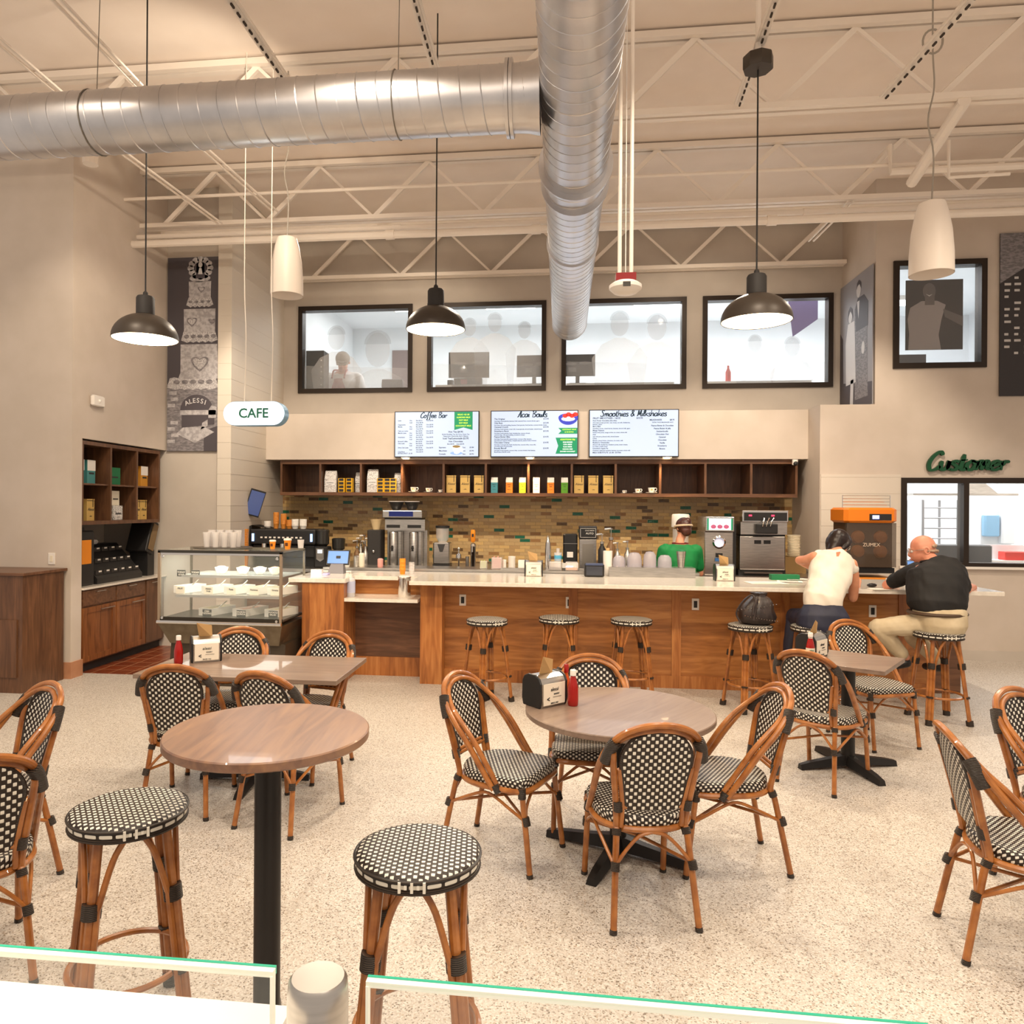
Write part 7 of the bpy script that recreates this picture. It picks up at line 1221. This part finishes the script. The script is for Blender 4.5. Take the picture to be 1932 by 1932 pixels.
tr = MB(); KH = noisy('khaki_cloth', rgb(206, 190, 160), rgb(192, 174, 142), 7, .7); loft(tr, [(pel - V((0, 0, .07)), .165, .15), (pel, .185, .17), (pel + V((0, 0, .05)), .19, .17), (wai - V((0, 0, .05)), .195, .168), (wai - V((0, 0, .03)), .19, .16)], sd)
limb(tr, [hipL, hipL.lerp(knL, .5), knL], [.10, .092, .076]); limb(tr, [knL, knL.lerp(anL, .5), knL.lerp(anL, .86)], [.082, .072, .062]); limb(tr, [hipR, hipR.lerp(knR, .5), knR], [.10, .09, .076]); limb(tr, [knR, knR.lerp(anR, .5), knR.lerp(anR, .9)], [.082, .07, .062])
fuse(tr, 'trousers', KH, t, .008, 3, .011)
BL_ = MB(); rg = []; c0 = wai - V((0, 0, .064))
BL_.tube([c0 + V((.222 * math.cos(a), .202 * math.sin(a) - .0, 0)) for a in [i * PI / 16 for i in range(32)]], .014, 6, closed=True, flat=1.2).build('belt', mat('brown_belt', rgb(70, 48, 28), .5), t)
for a_, d_ in ((anL, V((-.13, .03, -.05))), (anR, V((-.06, .12, -.03)))):
    m_ = MB(); limb(m_, [a_ + V((.01, 0, -.05)), a_ + d_ * .6 + V((0, 0, -.045)), a_ + d_ + V((0, 0, -.04))], [.042, .042, .032]); fuse(m_, 'shoe', BLK, t, .009, 2)
h = MB(); limb(h, [g(-.088, -.03, -.01), g(-.06, -.085, -.02), g(0, -.102, -.03), g(.06, -.085, -.02), g(.088, -.03, -.01)], [.010, .015, .018, .015, .010]); limb(h, [g(-.06, -.08, .02), g(0, -.098, .02), g(.06, -.08, .02)], [.016, .02, .016]); fuse(h, 'fringe_hair', HAIRG, t, .005, 2)
# --- barista behind the bar
O = V((onY(1285, 1000, 8.95).x, 8.95, 0)); t = person('barista in a green shirt and tan visor seen from behind at the tiled wall', O)
hd = L(1289, 997, 9.0); sho = L(1283, 1032, 8.97); sho.y = 0; pel = V((0, 0, .92)); che = sho - V((0, 0, .15)); body = MB()
tor = lambda e: [(pel - V((0, 0, .08)), .16 + e, .12 + e), (pel + V((0, 0, .05)), .165 + e, .12 + e), (V((0, 0, 1.08)), .15 + e, .115 + e), (che, .18 + e, .12 + e), (sho - V((0, 0, .03)), .18 + e, .10 + e), (sho + V((0, 0, .03)), .09 + e, .075 + e)]
loft(body, tor(0), (1, 0, 0)); limb(body, [sho, sho + V((0, .02, .08)), hd - V((0, 0, .05))], [.055, .05, .05]); g, R3 = head(body, hd, (-.35, .9, -.25), .98)
A_ = []
for s in (-1, 1):
    a_ = sho + V((s * .19, 0, -.045)); e_ = sho + V((s * .24, .08, -.32)); h_ = sho + V((s * .14, .32, -.34)); A_.append((a_, e_, h_)); limb(body, [a_, e_], [.05, .042]); limb(body, [e_, h_], [.042, .028]); hand(body, h_, (-s * .2, 1, 0), (0, 0, 1), .95, .5, -s)
    limb(body, [pel + V((s * .09, 0, -.02)), V((s * .10, .0, .5)), V((s * .10, -.02, .09))], [.09, .062, .042])
fuse(body, 'body', SKIN, t, .009); face(t, g, R3, .98)
m_ = MB(); loft(m_, tor(.022), (1, 0, 0)); [limb(m_, [a_.lerp(sho, .2), a_, a_.lerp(e_, .7)], [.07, .07, .062]) for a_, e_, h_ in A_]; fuse(m_, 'shirt', noisy('green_tee', rgb(8, 128, 62), rgb(6, 112, 54), 8, .7), t, .010, 5, .005)
m_ = MB(); loft(m_, [(pel - V((0, 0, .1)), .185, .145), (pel + V((0, 0, .03)), .18, .14)], (1, 0, 0)); [limb(m_, [pel + V((s * .09, 0, -.04)), V((s * .10, 0, .5)), V((s * .10, -.02, .1))], [.105, .08, .065]) for s in (-1, 1)]; fuse(m_, 'trousers', BLKM, t, .012, 3)
for s in (-1, 1): m_ = MB(); limb(m_, [V((s * .1, -.04, .045)), V((s * .1, .1, .04)), V((s * .1, .16, .035))], [.04, .04, .03]); fuse(m_, 'shoe', BLK, t, .01, 2)
h = MB(); h.ball(g(0, -.018, .03), .102, 16, (.9, 1.04, .98), R3); h.ball(g(.02, -.085, .07), .045, 12, (1, 1, 1), R3); h.ball(g(0, -.06, -.04), .07, 12, (1, .7, 1), R3); fuse(h, 'hair', HAIRB, t, .007, 3)
MB().tube([g(.094 * math.sin(a), .094 * 1.08 * math.cos(a) - .012, .03 + .012 * math.cos(a)) for a in [i * PI / 14 for i in range(28)]], .012, 8, closed=True, flat=1.5).build('visor_band', mat('tan_cloth', rgb(206, 180, 150), .6), t)
MB().add([g(-.07, .07, .04), g(.07, .07, .04), g(.05, .15, .03), g(0, .165, .03), g(-.05, .15, .03)] + [g(-.07, .07, .046), g(.07, .07, .046), g(.05, .15, .036), g(0, .165, .036), g(-.05, .15, .036)], [(0, 1, 2, 3, 4), (9, 8, 7, 6, 5), (0, 5, 6, 1), (1, 6, 7, 2), (2, 7, 8, 3), (3, 8, 9, 4), (4, 9, 5, 0)]).build('visor_brim', mat('tan_cloth'), t, False)
MB().tube([V((sho.x + .09 * math.cos(a), sho.y + .08 * math.sin(a) + .01, sho.z + .045)) for a in [i * PI / 8 for i in range(16)]], .008, 8, closed=True).build('red_collar', mat('dark_red_trim', rgb(110, 20, 18), .6), t)
# --- worker in the upstairs office, facing the window
O = V((onY(647, 700, 11.7).x, 11.7, 2.9)); t = person('worker in grey cap, white tee and red apron behind the first upper window', O)
hd = L(647, 684, 11.58); sho = L(645, 708, 11.68); pel = V((0, .05, .55)); che = sho - V((0, .02, .2)); body = MB()
tor = lambda e: [(pel - V((0, 0, .08)), .2 + e, .16 + e), (pel + V((0, 0, .08)), .22 + e, .19 + e), (pel.lerp(che, .6), .225 + e, .19 + e), (che + V((0, 0, .08)), .26 + e, .17 + e), (sho, .235 + e, .13 + e), (sho + V((0, -.03, .05)), .09 + e, .08 + e)]
loft(body, tor(0), (1, 0, 0)); limb(body, [sho, hd], [.07, .06]); g, R3 = head(body, hd, (.12, -.8, -.62), 1.25); A_ = []
for s in (-1, 1):
    a_ = sho + V((s * .27, 0, -.06)); e_ = sho + V((s * .37, -.08, -.32)); h_ = sho + V((s * .10, -.32, -.40)); A_.append((a_, e_, h_)); limb(body, [a_, e_], [.07, .055]); limb(body, [e_, h_], [.055, .034]); hand(body, h_, (-s * .8, -.5, 0), (0, 0, 1), 1.05, .6, s)
    limb(body, [pel + V((s * .11, 0, 0)), V((s * .13, -.42, .5))], [.10, .07]); limb(body, [V((s * .13, -.42, .5)), V((s * .13, -.42, .09))], [.065, .045])
fuse(body, 'body', SKINP, t, .010); face(t, g, R3, 1.25)
m_ = MB(); loft(m_, tor(.02), (1, 0, 0)); [limb(m_, [a_.lerp(sho, .3), a_, a_.lerp(e_, .75)], [.09, .092, .085]) for a_, e_, h_ in A_]; fuse(m_, 'shirt', noisy('white_tee', rgb(236, 232, 230), rgb(224, 220, 218), 8, .7), t, .012, 4, .006)
AP = noisy('red_apron', rgb(170, 60, 66), rgb(146, 46, 54), 8, .7); m_ = MB(); loft(m_, [(pel + V((0, -.035, 0)), .20, .20), (pel.lerp(che, .6) + V((0, -.04, 0)), .20, .20), (che + V((0, -.04, .08)), .14, .165), (che + V((0, -.045, .13)), .10, .15)], (1, 0, 0)); fuse(m_, 'apron', AP, t, .012, 3, .004)
for s in (-1, 1): MB().tube([che + V((s * .10, -.19, .12)), sho + V((s * .10, -.12, .05)), sho + V((s * .08, .03, .09))], .014, 6, sm=4).build('apron_strap', AP, t)
m_ = MB(); [limb(m_, [pel + V((s * .11, 0, 0)), V((s * .13, -.42, .5)), V((s * .13, -.42, .12))], [.12, .09, .08]) for s in (-1, 1)]; m_.ball(pel, .2, 14, (1.1, .9, .7)); fuse(m_, 'trousers', BLKM, t, .014, 3)
for s in (-1, 1): m_ = MB(); limb(m_, [V((s * .13, -.40, .05)), V((s * .13, -.55, .045))], [.048, .04]); fuse(m_, 'shoe', BLK, t, .012, 2)
CAP = noisy('grey_cap_cloth', rgb(150, 140, 130), rgb(132, 122, 112), 14, .8); h = MB(); h.ball(g(0, -.01, .048), .128, 16, (.92, 1.06, .92), R3); limb(h, [g(-.05, .09, .05), g(0, .12, .052), g(.05, .09, .05)], [.02, .022, .02]); fuse(h, 'cap', CAP, t, .008, 3)
MB().add([g(-.075, .07, .05), g(.075, .07, .05), g(.06, .15, .035), g(-.06, .15, .035), g(-.075, .07, .058), g(.075, .07, .058), g(.06, .15, .043), g(-.06, .15, .043)], [(3, 2, 1, 0), (4, 5, 6, 7), (0, 1, 5, 4), (1, 2, 6, 5), (2, 3, 7, 6), (3, 0, 4, 7)]).build('cap_brim', CAP, t, False)
k = thing('work_stool', 'dark stool under the aproned worker upstairs', 'stool', (O.x, 11.8, 2.9)); MB().lathe([(.2, .40), (.2, .46)], (0, 0, 0), 20).build('stool_seat', BLK, k); MB().cyl((0, 0, 0), .04, .4, 12).lathe([(.22, 0), (.2, .03)], (0, 0, 0), 20).build('stool_base', BLK, k)

bpy.data.scenes.remove(TMP)
